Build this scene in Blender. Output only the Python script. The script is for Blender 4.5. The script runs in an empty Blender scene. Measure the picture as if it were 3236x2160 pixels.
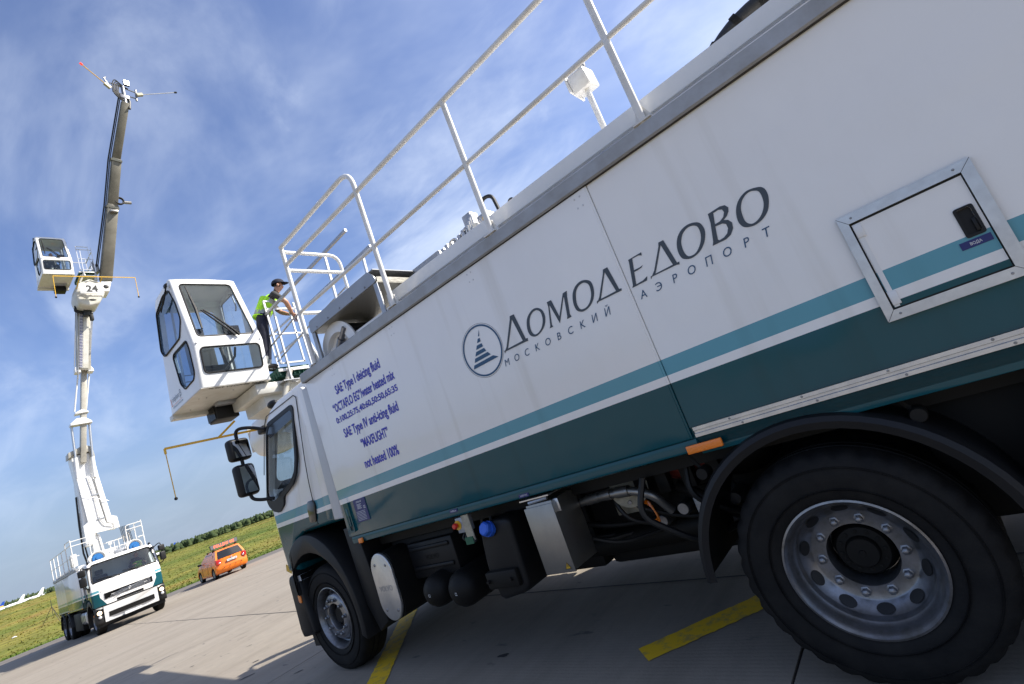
import bpy, bmesh, math, random
import numpy as np
from mathutils import Vector, Matrix, geometry, noise
random.seed(7)
SC = bpy.context.scene
COL = SC.collection
R = math.radians

# ------------------------------------------------------------------ camera, sky, sun, exposure
CAM_YAW, CAM_PITCH, CAM_ROLL = -0.64543, 0.17999, -0.35597
CAM_LOC = Vector((0.0, -2.5124, 1.5276))
cam = bpy.data.cameras.new('camera'); cam.sensor_width = 36.0; cam.lens = 1595.36 / 3236 * 36
cam.clip_start = 0.05; cam.clip_end = 6000
cam_o = bpy.data.objects.new('camera', cam); COL.objects.link(cam_o); SC.camera = cam_o
_f = Vector((math.sin(CAM_YAW) * math.cos(CAM_PITCH), math.cos(CAM_YAW) * math.cos(CAM_PITCH), math.sin(CAM_PITCH)))
_r = Vector((math.cos(CAM_YAW), -math.sin(CAM_YAW), 0)); _u = _r.cross(_f)
_r2 = _r * math.cos(CAM_ROLL) + _u * math.sin(CAM_ROLL); _u2 = -_r * math.sin(CAM_ROLL) + _u * math.cos(CAM_ROLL)
M = Matrix((_r2, _u2, -_f)).transposed().to_4x4(); M.translation = CAM_LOC
cam_o.matrix_world = M

SUN_EL = R(41.0); SUN_AZ = math.atan2(0.63, 0.775)          # azimuth from +Y towards +X
sun_dir = Vector((math.sin(SUN_AZ) * math.cos(SUN_EL), math.cos(SUN_AZ) * math.cos(SUN_EL), math.sin(SUN_EL)))
sl = bpy.data.lights.new('sun', 'SUN'); sl.energy = 4.8; sl.angle = R(0.53); sl.color = (1.0, 0.94, 0.84)
so = bpy.data.objects.new('sun', sl); COL.objects.link(so)
so.rotation_euler = sun_dir.to_track_quat('Z', 'Y').to_euler(); so.location = (20, 30, 60)

W = bpy.data.worlds.new('World'); SC.world = W; W.use_nodes = True
nt = W.node_tree; nt.nodes.clear()
def N(t, nt_=None, **kw):
    n = (nt_ or nt).nodes.new(t)
    for k, v in kw.items():
        if k.startswith('i_'):
            n.inputs[k[2:].replace('_', ' ')].default_value = v
        else: setattr(n, k, v)
    return n
sky = N('ShaderNodeTexSky', sky_type='NISHITA', sun_disc=False)
sky.sun_elevation = SUN_EL; sky.sun_rotation = SUN_AZ; sky.air_density = 1.0; sky.dust_density = 1.3; sky.ozone_density = 3.0
bg = N('ShaderNodeBackground'); bg.inputs['Strength'].default_value = 0.100
outw = N('ShaderNodeOutputWorld')
# thin cirrus: noise on a plane high above (direction divided by its height)
tc = N('ShaderNodeTexCoord'); sep = N('ShaderNodeSeparateXYZ'); nt.links.new(tc.outputs['Generated'], sep.inputs[0])
zc = N('ShaderNodeMath', operation='MAXIMUM'); zc.inputs[1].default_value = 0.02; nt.links.new(sep.outputs['Z'], zc.inputs[0])
za = N('ShaderNodeMath', operation='ADD'); za.inputs[1].default_value = 0.18; nt.links.new(zc.outputs[0], za.inputs[0])
dx = N('ShaderNodeMath', operation='DIVIDE'); nt.links.new(sep.outputs['X'], dx.inputs[0]); nt.links.new(za.outputs[0], dx.inputs[1])
dy = N('ShaderNodeMath', operation='DIVIDE'); nt.links.new(sep.outputs['Y'], dy.inputs[0]); nt.links.new(za.outputs[0], dy.inputs[1])
cmb = N('ShaderNodeCombineXYZ'); nt.links.new(dx.outputs[0], cmb.inputs[0]); nt.links.new(dy.outputs[0], cmb.inputs[1])
def cloud(scale, stretch, rot, lo, hi, det, dist, rough=0.6):
    mp = N('ShaderNodeMapping'); mp.inputs['Rotation'].default_value = (0, 0, rot); mp.inputs['Scale'].default_value = (scale, scale * stretch, 1)
    nt.links.new(cmb.outputs[0], mp.inputs[0])
    nz = N('ShaderNodeTexNoise'); nz.inputs['Scale'].default_value = 1.0; nz.inputs['Detail'].default_value = det
    nz.inputs['Roughness'].default_value = rough; nz.inputs['Distortion'].default_value = dist
    nt.links.new(mp.outputs[0], nz.inputs['Vector'])
    mr = N('ShaderNodeMapRange', interpolation_type='SMOOTHSTEP'); mr.inputs['From Min'].default_value = lo; mr.inputs['From Max'].default_value = hi
    nt.links.new(nz.outputs['Fac'], mr.inputs['Value']); return mr.outputs['Result']
c1 = cloud(1.2, 2.2, R(-50), 0.42, 0.76, 8, 0.6, 0.56)
c2 = cloud(0.6, 1.5, R(-35), 0.42, 0.68, 6, 0.4)
c3 = cloud(3.2, 1.0, R(0), 0.60, 0.74, 8, 0.3)
def mth(op, a, b):
    m = N('ShaderNodeMath', operation=op)
    for i, v in enumerate((a, b)):
        if isinstance(v, (int, float)): m.inputs[i].default_value = v
        else: nt.links.new(v, m.inputs[i])
    return m.outputs[0]
cs = mth('ADD', mth('MULTIPLY', c1, 0.46), mth('MULTIPLY', c2, 0.28))
cs = mth('ADD', cs, mth('MULTIPLY', mth('MULTIPLY', c3, c2), 0.30)); lowf = N('ShaderNodeMapRange', interpolation_type='SMOOTHSTEP'); lowf.inputs['From Min'].default_value = 0.05; lowf.inputs['From Max'].default_value = 0.42; lowf.inputs['To Min'].default_value = 0.15
nt.links.new(sep.outputs['Z'], lowf.inputs['Value'])      # cirrus thins out into the haze
cs = mth('MULTIPLY', cs, lowf.outputs['Result'])
cs = mth('MINIMUM', mth('ADD', cs, 0.06), 0.85)
mix = N('ShaderNodeMix', data_type='RGBA'); nt.links.new(cs, mix.inputs[0])
hs = N('ShaderNodeHueSaturation'); hs.inputs['Hue'].default_value = 0.512; hs.inputs['Saturation'].default_value = 1.16; hs.inputs['Value'].default_value = 1.06
nt.links.new(sky.outputs[0], hs.inputs['Color'])
hz = N('ShaderNodeMapRange', interpolation_type='SMOOTHSTEP'); hz.inputs['From Min'].default_value = 0.0; hz.inputs['From Max'].default_value = 0.34; hz.inputs['To Min'].default_value = 0.92; hz.inputs['To Max'].default_value = 0.0
nt.links.new(sep.outputs['Z'], hz.inputs['Value'])       # grey summer haze low above the horizon, the same all round
hm = N('ShaderNodeMix', data_type='RGBA'); nt.links.new(hz.outputs['Result'], hm.inputs[0]); nt.links.new(hs.outputs[0], hm.inputs[6]); hm.inputs[7].default_value = (1.75, 2.25, 3.15, 1)
nt.links.new(hm.outputs[2], mix.inputs[6]); mix.inputs[7].default_value = (5.6, 6.2, 7.2, 1)
nt.links.new(mix.outputs[2], bg.inputs['Color']); nt.links.new(bg.outputs[0], outw.inputs[0])

SC.view_settings.view_transform = 'Standard'; SC.view_settings.look = 'None'
SC.view_settings.exposure = 0.84; SC.view_settings.gamma = 1.0; SC.view_settings.use_curve_mapping = False
SC.cycles.max_bounces = 7; SC.cycles.transparent_max_bounces = 16; SC.cycles.glossy_bounces = 4; SC.cycles.caustics_reflective = False; SC.cycles.caustics_refractive = False; SC.cycles.blur_glossy = 0.3; SC.cycles.use_adaptive_sampling = False

# ------------------------------------------------------------------ materials
MATS = {}
def newmat(name):
    m = bpy.data.materials.new(name); m.use_nodes = True; MATS[name] = m
    return m, m.node_tree, m.node_tree.nodes['Principled BSDF']
def rgb(c): return (c[0], c[1], c[2], 1.0)
def mat(name, c, rough=0.5, metal=0.0, coat=0.0, var=0.0, vscale=3.0, bump=0.0, bscale=40.0, emis=None, dirt=None, spec=None):
    m, t, b = newmat(name)
    b.inputs['Roughness'].default_value = rough; b.inputs['Metallic'].default_value = metal
    b.inputs['Coat Weight'].default_value = coat; b.inputs['Coat Roughness'].default_value = 0.06
    if spec is not None: b.inputs['Specular IOR Level'].default_value = spec
    b.inputs['Base Color'].default_value = rgb(c)
    if var > 0:
        tcx = N('ShaderNodeTexCoord', t); nz = N('ShaderNodeTexNoise', t); nz.inputs['Scale'].default_value = vscale; nz.inputs['Detail'].default_value = 7
        nz.inputs['Roughness'].default_value = 0.65
        t.links.new(tcx.outputs['Object'], nz.inputs['Vector'])
        mr = N('ShaderNodeMapRange', t); mr.inputs['From Min'].default_value = 0.3; mr.inputs['From Max'].default_value = 0.7
        t.links.new(nz.outputs['Fac'], mr.inputs['Value'])
        mx = N('ShaderNodeMix', t, data_type='RGBA'); t.links.new(mr.outputs['Result'], mx.inputs[0])
        d = dirt or tuple(x * (1 - var) for x in c)
        mx.inputs[6].default_value = rgb(d); mx.inputs[7].default_value = rgb(tuple(min(1, x * (1 + var * 0.25)) for x in c))
        t.links.new(mx.outputs[2], b.inputs['Base Color'])
        mr2 = N('ShaderNodeMapRange', t); mr2.inputs['To Min'].default_value = min(1, rough + 0.12); mr2.inputs['To Max'].default_value = max(0.03, rough - 0.06)
        t.links.new(nz.outputs['Fac'], mr2.inputs['Value']); t.links.new(mr2.outputs['Result'], b.inputs['Roughness'])
    if bump > 0:
        tcx = N('ShaderNodeTexCoord', t); nz = N('ShaderNodeTexNoise', t); nz.inputs['Scale'].default_value = bscale; nz.inputs['Detail'].default_value = 4
        t.links.new(tcx.outputs['Object'], nz.inputs['Vector'])
        bp = N('ShaderNodeBump', t); bp.inputs['Strength'].default_value = bump; bp.inputs['Distance'].default_value = 0.01
        t.links.new(nz.outputs['Fac'], bp.inputs['Height']); t.links.new(bp.outputs[0], b.inputs['Normal'])
    if emis:
        b.inputs['Emission Color'].default_value = rgb(emis[0]); b.inputs['Emission Strength'].default_value = emis[1]
    return m

mat('white_paint', (0.80, 0.80, 0.79), 0.28, 0, 0.4, 0.05, 1.3, dirt=(0.73, 0.725, 0.70))
mat('rail_white', (0.78, 0.78, 0.77), 0.32, 0, 0.2, 0.10, 6, dirt=(0.62, 0.60, 0.55))
mat('cover_grey', (0.33, 0.345, 0.37), 0.35, 0.3, 0.1, 0.15, 4)
mat('galvanised', (0.44, 0.45, 0.47), 0.42, 0.75, 0, 0.25, 9)
mat('rail_grey', (0.40, 0.405, 0.415), 0.48, 0.35, 0, 0.2, 5, dirt=(0.30, 0.295, 0.285))
mat('fairing_grey', (0.52, 0.53, 0.54), 0.35, 0, 0.1, 0.08, 3)
mat('filter_red', (0.16, 0.018, 0.012), 0.5)
mat('gutter_dirt_shade', (0.055, 0.048, 0.038), 0.8, 0, 0, 0.4, 6)  # brown gutter dirt, with the shadow below the rail painted in
mat('aluminium', (0.62, 0.62, 0.62), 0.33, 0.9, 0, 0.18, 12)
mat('stainless', (0.33, 0.32, 0.30), 0.38, 0.9, 0, 0.15, 6)
mat('rim_silver', (0.31, 0.32, 0.35), 0.30, 0.85, 0.1, 0.2, 10, dirt=(0.15, 0.145, 0.135))
mat('nut_steel', (0.30, 0.30, 0.31), 0.4, 0.9, 0, 0.3, 30)
mat('black_plastic', (0.007, 0.0075, 0.009), 0.45, 0, 0, 0.4, 8, 0.05, 300, dirt=(0.011, 0.0105, 0.010), spec=0.3)
mat('black_gloss', (0.010, 0.011, 0.013), 0.18, 0, 0.3)
mat('chassis_black', (0.006, 0.006, 0.006), 0.55, 0.1, 0, 0.6, 5, dirt=(0.012, 0.011, 0.009), spec=0.25)
mat('rubber', (0.005, 0.005, 0.0054), 0.72, 0, 0, 0.5, 9, 0.2, 60, dirt=(0.017, 0.016, 0.0145), spec=0.22)
mat('hose_black', (0.012, 0.012, 0.012), 0.5)
mat('amber', (0.85, 0.21, 0.01), 0.25, 0, 0.5, bump=0.3, bscale=120)
mat('charcoal_print', (0.038, 0.045, 0.054), 0.35, 0, 0.2)
mat('logo_blue', (0.010, 0.065, 0.15), 0.35, 0, 0.2)
mat('text_blue', (0.028, 0.028, 0.42), 0.4)
mat('label_navy', (0.012, 0.018, 0.13), 0.4)
mat('label_white', (0.75, 0.75, 0.75), 0.5)
mat('text_black', (0.012, 0.012, 0.012), 0.5)
mat('yellow_paint', (0.72, 0.42, 0.02), 0.4, 0, 0.1, 0.2, 8)
mat('red_plastic', (0.62, 0.02, 0.015), 0.35, 0, 0.2)
mat('blue_plastic', (0.03, 0.13, 0.62), 0.45)
mat('reel_blue', (0.015, 0.13, 0.36), 0.4, 0, 0.2, 0.2, 5)
mat('grating_green', (0.008, 0.085, 0.055), 0.5, 0, 0, 0.3, 12)
mat('orange_paint', (0.88, 0.20, 0.010), 0.25, 0, 0.6, 0.05, 2)
mat('tail_red', (0.42, 0.012, 0.012), 0.2, 0, 0.5)
mat('lamp_clear', (0.75, 0.76, 0.78), 0.12, 0.5, 0.6, bump=0.35, bscale=70)
mat('mirror_glass', (0.62, 0.64, 0.66), 0.03, 1.0)
mat('skin', (0.50, 0.26, 0.17), 0.5, 0, 0, 0.15, 20)
mat('hair_dark', (0.02, 0.015, 0.012), 0.7)
mat('navy_cloth', (0.012, 0.014, 0.032), 0.85, 0, 0, 0.5, 14, 0.3, 40)
mat('shirt_grey', (0.055, 0.052, 0.05), 0.85, 0, 0, 0.3, 14)
mat('hivis', (0.42, 0.86, 0.035), 0.75, 0, 0, 0.15, 10, 0.3, 25)
mat('reflective_band', (0.33, 0.34, 0.33), 0.4, 0.3)
mat('boot_leather', (0.014, 0.013, 0.012), 0.5)
mat('seat_cloth', (0.03, 0.032, 0.036), 0.8)
mat('cream_under', (0.66, 0.655, 0.62), 0.4, 0, 0.1, 0.12, 3, dirt=(0.52, 0.50, 0.43))
mat('arm_shade_grey', (0.215, 0.20, 0.165), 0.5, 0.3, 0, 0.3, 1.5, dirt=(0.13, 0.12, 0.095))  # grey arm with the shade of its underside put into the colour
mat('boom_grey', (0.50, 0.48, 0.42), 0.45, 0.2, 0, 0.25, 2, dirt=(0.34, 0.32, 0.27))
mat('joint_dark', (0.035, 0.032, 0.029), 0.8)
mat('bark', (0.05, 0.035, 0.025), 0.9)
mat('plane_white', (0.78, 0.79, 0.80), 0.3, 0, 0.3)
mat('fin_blue', (0.01, 0.06, 0.33), 0.35)
mat('fin_yellow', (0.75, 0.42, 0.03), 0.35)
mat('flange_cream', (0.42, 0.39, 0.30), 0.5, 0.3, 0, 0.35, 20)
mat('pcb_green', (0.01, 0.10, 0.05), 0.5)
mat('dash_dark', (0.02, 0.021, 0.023), 0.6)
mat('lamp_lit', (1, 0.95, 0.85), 0.3, emis=((1.0, 0.93, 0.78), 9.0))
mat('headlamp_lit', (1, 0.9, 0.75), 0.2, emis=((1.0, 0.72, 0.38), 1.6))
mat('led_red', (0.8, 0.1, 0.02), 0.5, emis=((1.0, 0.13, 0.03), 1.5))
mat('lamp_red', (0.9, 0.06, 0.03), 0.4, emis=((1.0, 0.05, 0.02), 0.5))

def livery(name='livery', xlim=None):
    m, t, b = newmat(name)
    b.inputs['Roughness'].default_value = 0.16; b.inputs['Specular IOR Level'].default_value = 0.42
    tcx = N('ShaderNodeTexCoord', t); sp = N('ShaderNodeSeparateXYZ', t); t.links.new(tcx.outputs['Object'], sp.inputs[0])
    mr = N('ShaderNodeMapRange', t); mr.inputs['From Min'].default_value = 1.0; mr.inputs['From Max'].default_value = 2.0
    t.links.new(sp.outputs['Z'], mr.inputs['Value'])
    cr = N('ShaderNodeValToRGB', t); cr.color_ramp.interpolation = 'CONSTANT'
    e = cr.color_ramp.elements; e[0].position = 0.0; e[0].color = rgb((0.001, 0.072, 0.092)); e[1].position = 0.512; e[1].color = rgb((0.86, 0.845, 0.815))
    x = e.new(0.556); x.color = rgb((0.12, 0.34, 0.41)); x = e.new(0.6415); x.color = rgb((0.86, 0.845, 0.815))
    if xlim is not None:
        gt = N('ShaderNodeMath', t, operation='LESS_THAN'); gt.inputs[1].default_value = xlim; t.links.new(sp.outputs['X'], gt.inputs[0])
        ad = N('ShaderNodeMath', t, operation='ADD'); t.links.new(mr.outputs['Result'], ad.inputs[0]); t.links.new(gt.outputs[0], ad.inputs[1]); t.links.new(ad.outputs[0], cr.inputs[0])
    else: t.links.new(mr.outputs['Result'], cr.inputs[0])
    # grime: faint streaks and smears
    nz = N('ShaderNodeTexNoise', t); nz.inputs['Scale'].default_value = 1.1; nz.inputs['Detail'].default_value = 9; nz.inputs['Roughness'].default_value = 0.7
    mp = N('ShaderNodeMapping', t); mp.inputs['Scale'].default_value = (1.0, 1.0, 0.55); t.links.new(tcx.outputs['Object'], mp.inputs[0]); t.links.new(mp.outputs[0], nz.inputs['Vector'])
    mg = N('ShaderNodeMapRange', t); mg.inputs['From Min'].default_value = 0.45; mg.inputs['From Max'].default_value = 0.8; mg.inputs['To Max'].default_value = 0.22
    t.links.new(nz.outputs['Fac'], mg.inputs['Value'])
    mx = N('ShaderNodeMix', t, data_type='RGBA', blend_type='MULTIPLY'); t.links.new(mg.outputs['Result'], mx.inputs[0])
    t.links.new(cr.outputs[0], mx.inputs[6]); mx.inputs[7].default_value = rgb((0.72, 0.70, 0.66))
    # thin drip stains running down from the gutter
    mp3 = N('ShaderNodeMapping', t); mp3.inputs['Scale'].default_value = (7.0, 7.0, 0.35); t.links.new(tcx.outputs['Object'], mp3.inputs[0])
    n3 = N('ShaderNodeTexNoise', t); n3.inputs['Scale'].default_value = 1.0; n3.inputs['Detail'].default_value = 6; t.links.new(mp3.outputs[0], n3.inputs['Vector'])
    m3 = N('ShaderNodeMapRange', t); m3.inputs['From Min'].default_value = 0.56; m3.inputs['From Max'].default_value = 0.80; m3.inputs['To Max'].default_value = 0.40; t.links.new(n3.outputs['Fac'], m3.inputs['Value'])
    mx3 = N('ShaderNodeMix', t, data_type='RGBA', blend_type='MULTIPLY'); t.links.new(m3.outputs['Result'], mx3.inputs[0]); t.links.new(mx.outputs[2], mx3.inputs[6]); mx3.inputs[7].default_value = rgb((0.66, 0.62, 0.54)); t.links.new(mx3.outputs[2], b.inputs['Base Color'])
    mr2 = N('ShaderNodeMapRange', t); mr2.inputs['To Min'].default_value = 0.07; mr2.inputs['To Max'].default_value = 0.17
    t.links.new(nz.outputs['Fac'], mr2.inputs['Value']); t.links.new(mr2.outputs['Result'], b.inputs['Roughness'])
    n2 = N('ShaderNodeTexNoise', t); n2.inputs['Scale'].default_value = 2.2; n2.inputs['Detail'].default_value = 2
    t.links.new(tcx.outputs['Object'], n2.inputs['Vector'])
    bp = N('ShaderNodeBump', t); bp.inputs['Strength'].default_value = 0.30; bp.inputs['Distance'].default_value = 0.03
    t.links.new(n2.outputs['Fac'], bp.inputs['Height']); t.links.new(bp.outputs[0], b.inputs['Normal'])
livery(); livery('cab_livery', 0.062)

def glassmat(name, tint, refl=0.09, rough=0.02):
    m = bpy.data.materials.new(name); m.use_nodes = True; MATS[name] = m; t = m.node_tree; t.nodes.clear()
    o = N('ShaderNodeOutputMaterial', t); tr = N('ShaderNodeBsdfTransparent', t); tr.inputs[0].default_value = rgb(tint)
    gl = N('ShaderNodeBsdfGlossy', t); gl.inputs['Roughness'].default_value = rough; gl.inputs['Color'].default_value = (0.9, 0.95, 1, 1)
    fr = N('ShaderNodeLayerWeight', t); fr.inputs['Blend'].default_value = 0.5
    pw = N('ShaderNodeMath', t, operation='POWER'); pw.inputs[1].default_value = 5.0; t.links.new(fr.outputs['Facing'], pw.inputs[0])
    ad = N('ShaderNodeMath', t, operation='MULTIPLY_ADD'); ad.inputs[1].default_value = 0.9; ad.inputs[2].default_value = 0.05 + refl; t.links.new(pw.outputs[0], ad.inputs[0])
    mx = N('ShaderNodeMixShader', t); t.links.new(ad.outputs[0], mx.inputs[0]); t.links.new(tr.outputs[0], mx.inputs[1]); t.links.new(gl.outputs[0], mx.inputs[2])
    t.links.new(mx.outputs[0], o.inputs[0])
glassmat('glass', (0.80, 0.86, 0.88), 0.0)
glassmat('glass_tint', (0.20, 0.29, 0.43), 0.01)
glassmat('glass_shield', (0.62, 0.68, 0.70), 0.02)

def treadplate():
    m, t, b = newmat('treadplate'); b.inputs['Metallic'].default_value = 0.35; b.inputs['Roughness'].default_value = 0.5
    b.inputs['Base Color'].default_value = rgb((0.26, 0.25, 0.22))
    tcx = N('ShaderNodeTexCoord', t); mp = N('ShaderNodeMapping', t); mp.inputs['Rotation'].default_value = (R(45), R(45), R(45)); mp.inputs['Scale'].default_value = (26, 26, 26)
    t.links.new(tcx.outputs['Object'], mp.inputs[0])
    v = N('ShaderNodeTexVoronoi', t, distance='CHEBYCHEV'); v.inputs['Scale'].default_value = 1.0; v.inputs['Randomness'].default_value = 0.0
    t.links.new(mp.outputs[0], v.inputs['Vector'])
    bp = N('ShaderNodeBump', t); bp.inputs['Strength'].default_value = 0.5; bp.inputs['Distance'].default_value = 0.004
    t.links.new(v.outputs['Distance'], bp.inputs['Height']); t.links.new(bp.outputs[0], b.inputs['Normal'])
treadplate()

def concrete():
    m, t, b = newmat('concrete'); b.inputs['Roughness'].default_value = 0.88
    g = N('ShaderNodeNewGeometry', t); oi = N('ShaderNodeObjectInfo', t)
    def noi(sc, det, rough, scale=(1, 1, 1)):
        mp = N('ShaderNodeMapping', t); mp.inputs['Scale'].default_value = scale; t.links.new(g.outputs['Position'], mp.inputs[0])
        n = N('ShaderNodeTexNoise', t); n.inputs['Scale'].default_value = sc; n.inputs['Detail'].default_value = det; n.inputs['Roughness'].default_value = rough
        t.links.new(mp.outputs[0], n.inputs['Vector']); return n.outputs['Fac']
    def rng(v, a, b2, c=0.0, d=1.0):
        mr = N('ShaderNodeMapRange', t); mr.inputs['From Min'].default_value = a; mr.inputs['From Max'].default_value = b2
        mr.inputs['To Min'].default_value = c; mr.inputs['To Max'].default_value = d; t.links.new(v, mr.inputs['Value']); return mr.outputs['Result']
    def mixc(f, a, c2, bt='MIX'):
        mx = N('ShaderNodeMix', t, data_type='RGBA', blend_type=bt)
        for i, v in ((0, f), (6, a), (7, c2)):
            if isinstance(v, tuple): mx.inputs[i].default_value = rgb(v)
            elif isinstance(v, float): mx.inputs[i].default_value = v
            else: t.links.new(v, mx.inputs[i])
        return mx.outputs[2]
    base = mixc(rng(noi(0.22, 8, 0.6), 0.3, 0.7), (0.225, 0.190, 0.147), (0.292, 0.254, 0.204))
    base = mixc(rng(oi.outputs['Random'], 0, 1, 0, 0.4), base, (0.262, 0.232, 0.192))
    base = mixc(rng(noi(6.0, 8, 0.7), 0.35, 0.75, 0, 0.5), base, (0.18, 0.163, 0.14))
    base = mixc(rng(noi(0.9, 6, 0.75, (1.5, 0.16, 1)), 0.47, 0.75, 0, 0.75), base, (0.155, 0.13, 0.10))    # long tyre and dust streaks
    base = mixc(rng(noi(3.1, 4, 0.5, (1, 2.2, 1)), 0.67, 0.73, 0, 0.7), base, (0.075, 0.068, 0.062))       # oil specks
    t.links.new(base, b.inputs['Base Color'])
    w = N('ShaderNodeTexWave', t, wave_type='BANDS', bands_direction='Y'); w.inputs['Scale'].default_value = 9.0; w.inputs['Distortion'].default_value = 1.2; w.inputs['Detail'].default_value = 3
    w.inputs['Detail Scale'].default_value = 1.5
    t.links.new(g.outputs['Position'], w.inputs['Vector'])
    ad = N('ShaderNodeMath', t, operation='ADD'); t.links.new(noi(55, 5, 0.6), ad.inputs[0])
    mu = N('ShaderNodeMath', t, operation='MULTIPLY'); mu.inputs[1].default_value = 0.28; t.links.new(w.outputs['Fac'], mu.inputs[0]); t.links.new(mu.outputs[0], ad.inputs[1])
    bp = N('ShaderNodeBump', t); bp.inputs['Strength'].default_value = 0.35; bp.inputs['Distance'].default_value = 0.006
    t.links.new(ad.outputs[0], bp.inputs['Height']); t.links.new(bp.outputs[0], b.inputs['Normal'])
concrete()
mat('asphalt', (0.135, 0.12, 0.108), 0.92, 0, 0, 0.35, 0.6, 0.5, 30, dirt=(0.095, 0.083, 0.073))

def roadpaint():
    m, t, b = newmat('road_yellow'); b.inputs['Roughness'].default_value = 0.75
    g = N('ShaderNodeNewGeometry', t)
    n = N('ShaderNodeTexNoise', t); n.inputs['Scale'].default_value = 9; n.inputs['Detail'].default_value = 9; n.inputs['Roughness'].default_value = 0.7; t.links.new(g.outputs['Position'], n.inputs['Vector'])
    mr = N('ShaderNodeMapRange', t); mr.inputs['From Min'].default_value = 0.50; mr.inputs['From Max'].default_value = 0.64; t.links.new(n.outputs['Fac'], mr.inputs['Value'])
    mx = N('ShaderNodeMix', t, data_type='RGBA'); t.links.new(mr.outputs['Result'], mx.inputs[0])
    mx.inputs[6].default_value = rgb((0.80, 0.50, 0.008)); mx.inputs[7].default_value = rgb((0.42, 0.29, 0.075)); t.links.new(mx.outputs[2], b.inputs['Base Color'])
    bp = N('ShaderNodeBump', t); bp.inputs['Strength'].default_value = 0.4; bp.inputs['Distance'].default_value = 0.004
    t.links.new(n.outputs['Fac'], bp.inputs['Height']); t.links.new(bp.outputs[0], b.inputs['Normal'])
roadpaint()

def grassmat(name, blade):
    m, t, b = newmat(name); b.inputs['Roughness'].default_value = 0.9; b.inputs['Specular IOR Level'].default_value = 0.15
    g = N('ShaderNodeNewGeometry', t)
    def noi(sc, det, scale=(1, 1, 1)):
        mp = N('ShaderNodeMapping', t); mp.inputs['Scale'].default_value = scale; t.links.new(g.outputs['Position'], mp.inputs[0])
        n = N('ShaderNodeTexNoise', t); n.inputs['Scale'].default_value = sc; n.inputs['Detail'].default_value = det; n.inputs['Roughness'].default_value = 0.65
        t.links.new(mp.outputs[0], n.inputs['Vector']); return n.outputs['Fac']
    cr = N('ShaderNodeValToRGB', t); e = cr.color_ramp.elements
    e[0].position = 0.30; e[0].color = rgb((0.066, 0.105, 0.017)); e[1].position = 0.72; e[1].color = rgb((0.255, 0.165, 0.050))
    x = e.new(0.46); x.color = rgb((0.145, 0.160, 0.030)); x = e.new(0.58); x.color = rgb((0.205, 0.185, 0.040))
    t.links.new(noi(0.16, 9, (0.8, 0.35, 1)), cr.inputs[0])
    # fresher green right behind the pavement edge
    sp = N('ShaderNodeSeparateXYZ', t); t.links.new(g.outputs['Position'], sp.inputs[0])
    mr = N('ShaderNodeMapRange', t); mr.inputs['From Min'].default_value = -46.5; mr.inputs['From Max'].default_value = -42.0; mr.inputs['To Max'].default_value = 0.8; t.links.new(sp.outputs['X'], mr.inputs['Value'])
    mx = N('ShaderNodeMix', t, data_type='RGBA'); t.links.new(mr.outputs['Result'], mx.inputs[0]); t.links.new(cr.outputs[0], mx.inputs[6]); mx.inputs[7].default_value = rgb((0.085, 0.150, 0.022))
    n2 = noi(1.6, 6, (1, 0.5, 1)); mr2 = N('ShaderNodeMapRange', t); mr2.inputs['From Min'].default_value = 0.35; mr2.inputs['From Max'].default_value = 0.7; mr2.inputs['To Min'].default_value = 0.55; mr2.inputs['To Max'].default_value = 1.25
    t.links.new(n2, mr2.inputs['Value'])
    mv = N('ShaderNodeVectorMath', t, operation='SCALE'); t.links.new(mx.outputs[2], mv.inputs[0]); t.links.new(mr2.outputs['Result'], mv.inputs['Scale'])
    t.links.new(mv.outputs[0], b.inputs['Base Color'])
grassmat('grass', False)
def leafmat():
    m, t, b = newmat('forest_leaf'); b.inputs['Roughness'].default_value = 0.9; b.inputs['Specular IOR Level'].default_value = 0.1
    g = N('ShaderNodeNewGeometry', t); n = N('ShaderNodeTexNoise', t); n.inputs['Scale'].default_value = 0.12; n.inputs['Detail'].default_value = 6; t.links.new(g.outputs['Position'], n.inputs['Vector'])
    cr = N('ShaderNodeValToRGB', t); e = cr.color_ramp.elements; e[0].position = 0.35; e[0].color = rgb((0.030, 0.050, 0.026)); e[1].position = 0.68; e[1].color = rgb((0.075, 0.098, 0.038))
    t.links.new(n.outputs['Fac'], cr.inputs[0]); t.links.new(cr.outputs[0], b.inputs['Base Color'])
leafmat()

# ------------------------------------------------------------------ mesh helpers
def fillet(pts, r, n=5):
    out = []; P = [Vector(p) for p in pts]
    for i, p in enumerate(P):
        if i == 0 or i == len(P) - 1: out.append(p); continue
        a = (P[i-1] - p); b = (P[i+1] - p); d = min(r, a.length * 0.48, b.length * 0.48)
        a = p + a.normalized() * d; b = p + b.normalized() * d
        for k in range(n + 1):
            t = k / n; out.append(a * (1 - t) ** 2 + p * 2 * t * (1 - t) + b * t * t)
    return out
def roundpoly(pts, r, n=4):
    out = []; P = [Vector((p[0], p[1])) for p in pts]
    for i, p in enumerate(P):
        a = P[i-1] - p; b = P[(i+1) % len(P)] - p; d = min(r, a.length * 0.45, b.length * 0.45)
        a = p + a.normalized() * d; b = p + b.normalized() * d
        for k in range(n + 1):
            t = k / n; q = a * (1 - t) ** 2 + p * 2 * t * (1 - t) + b * t * t; out.append((q.x, q.y))
    return out
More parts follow.
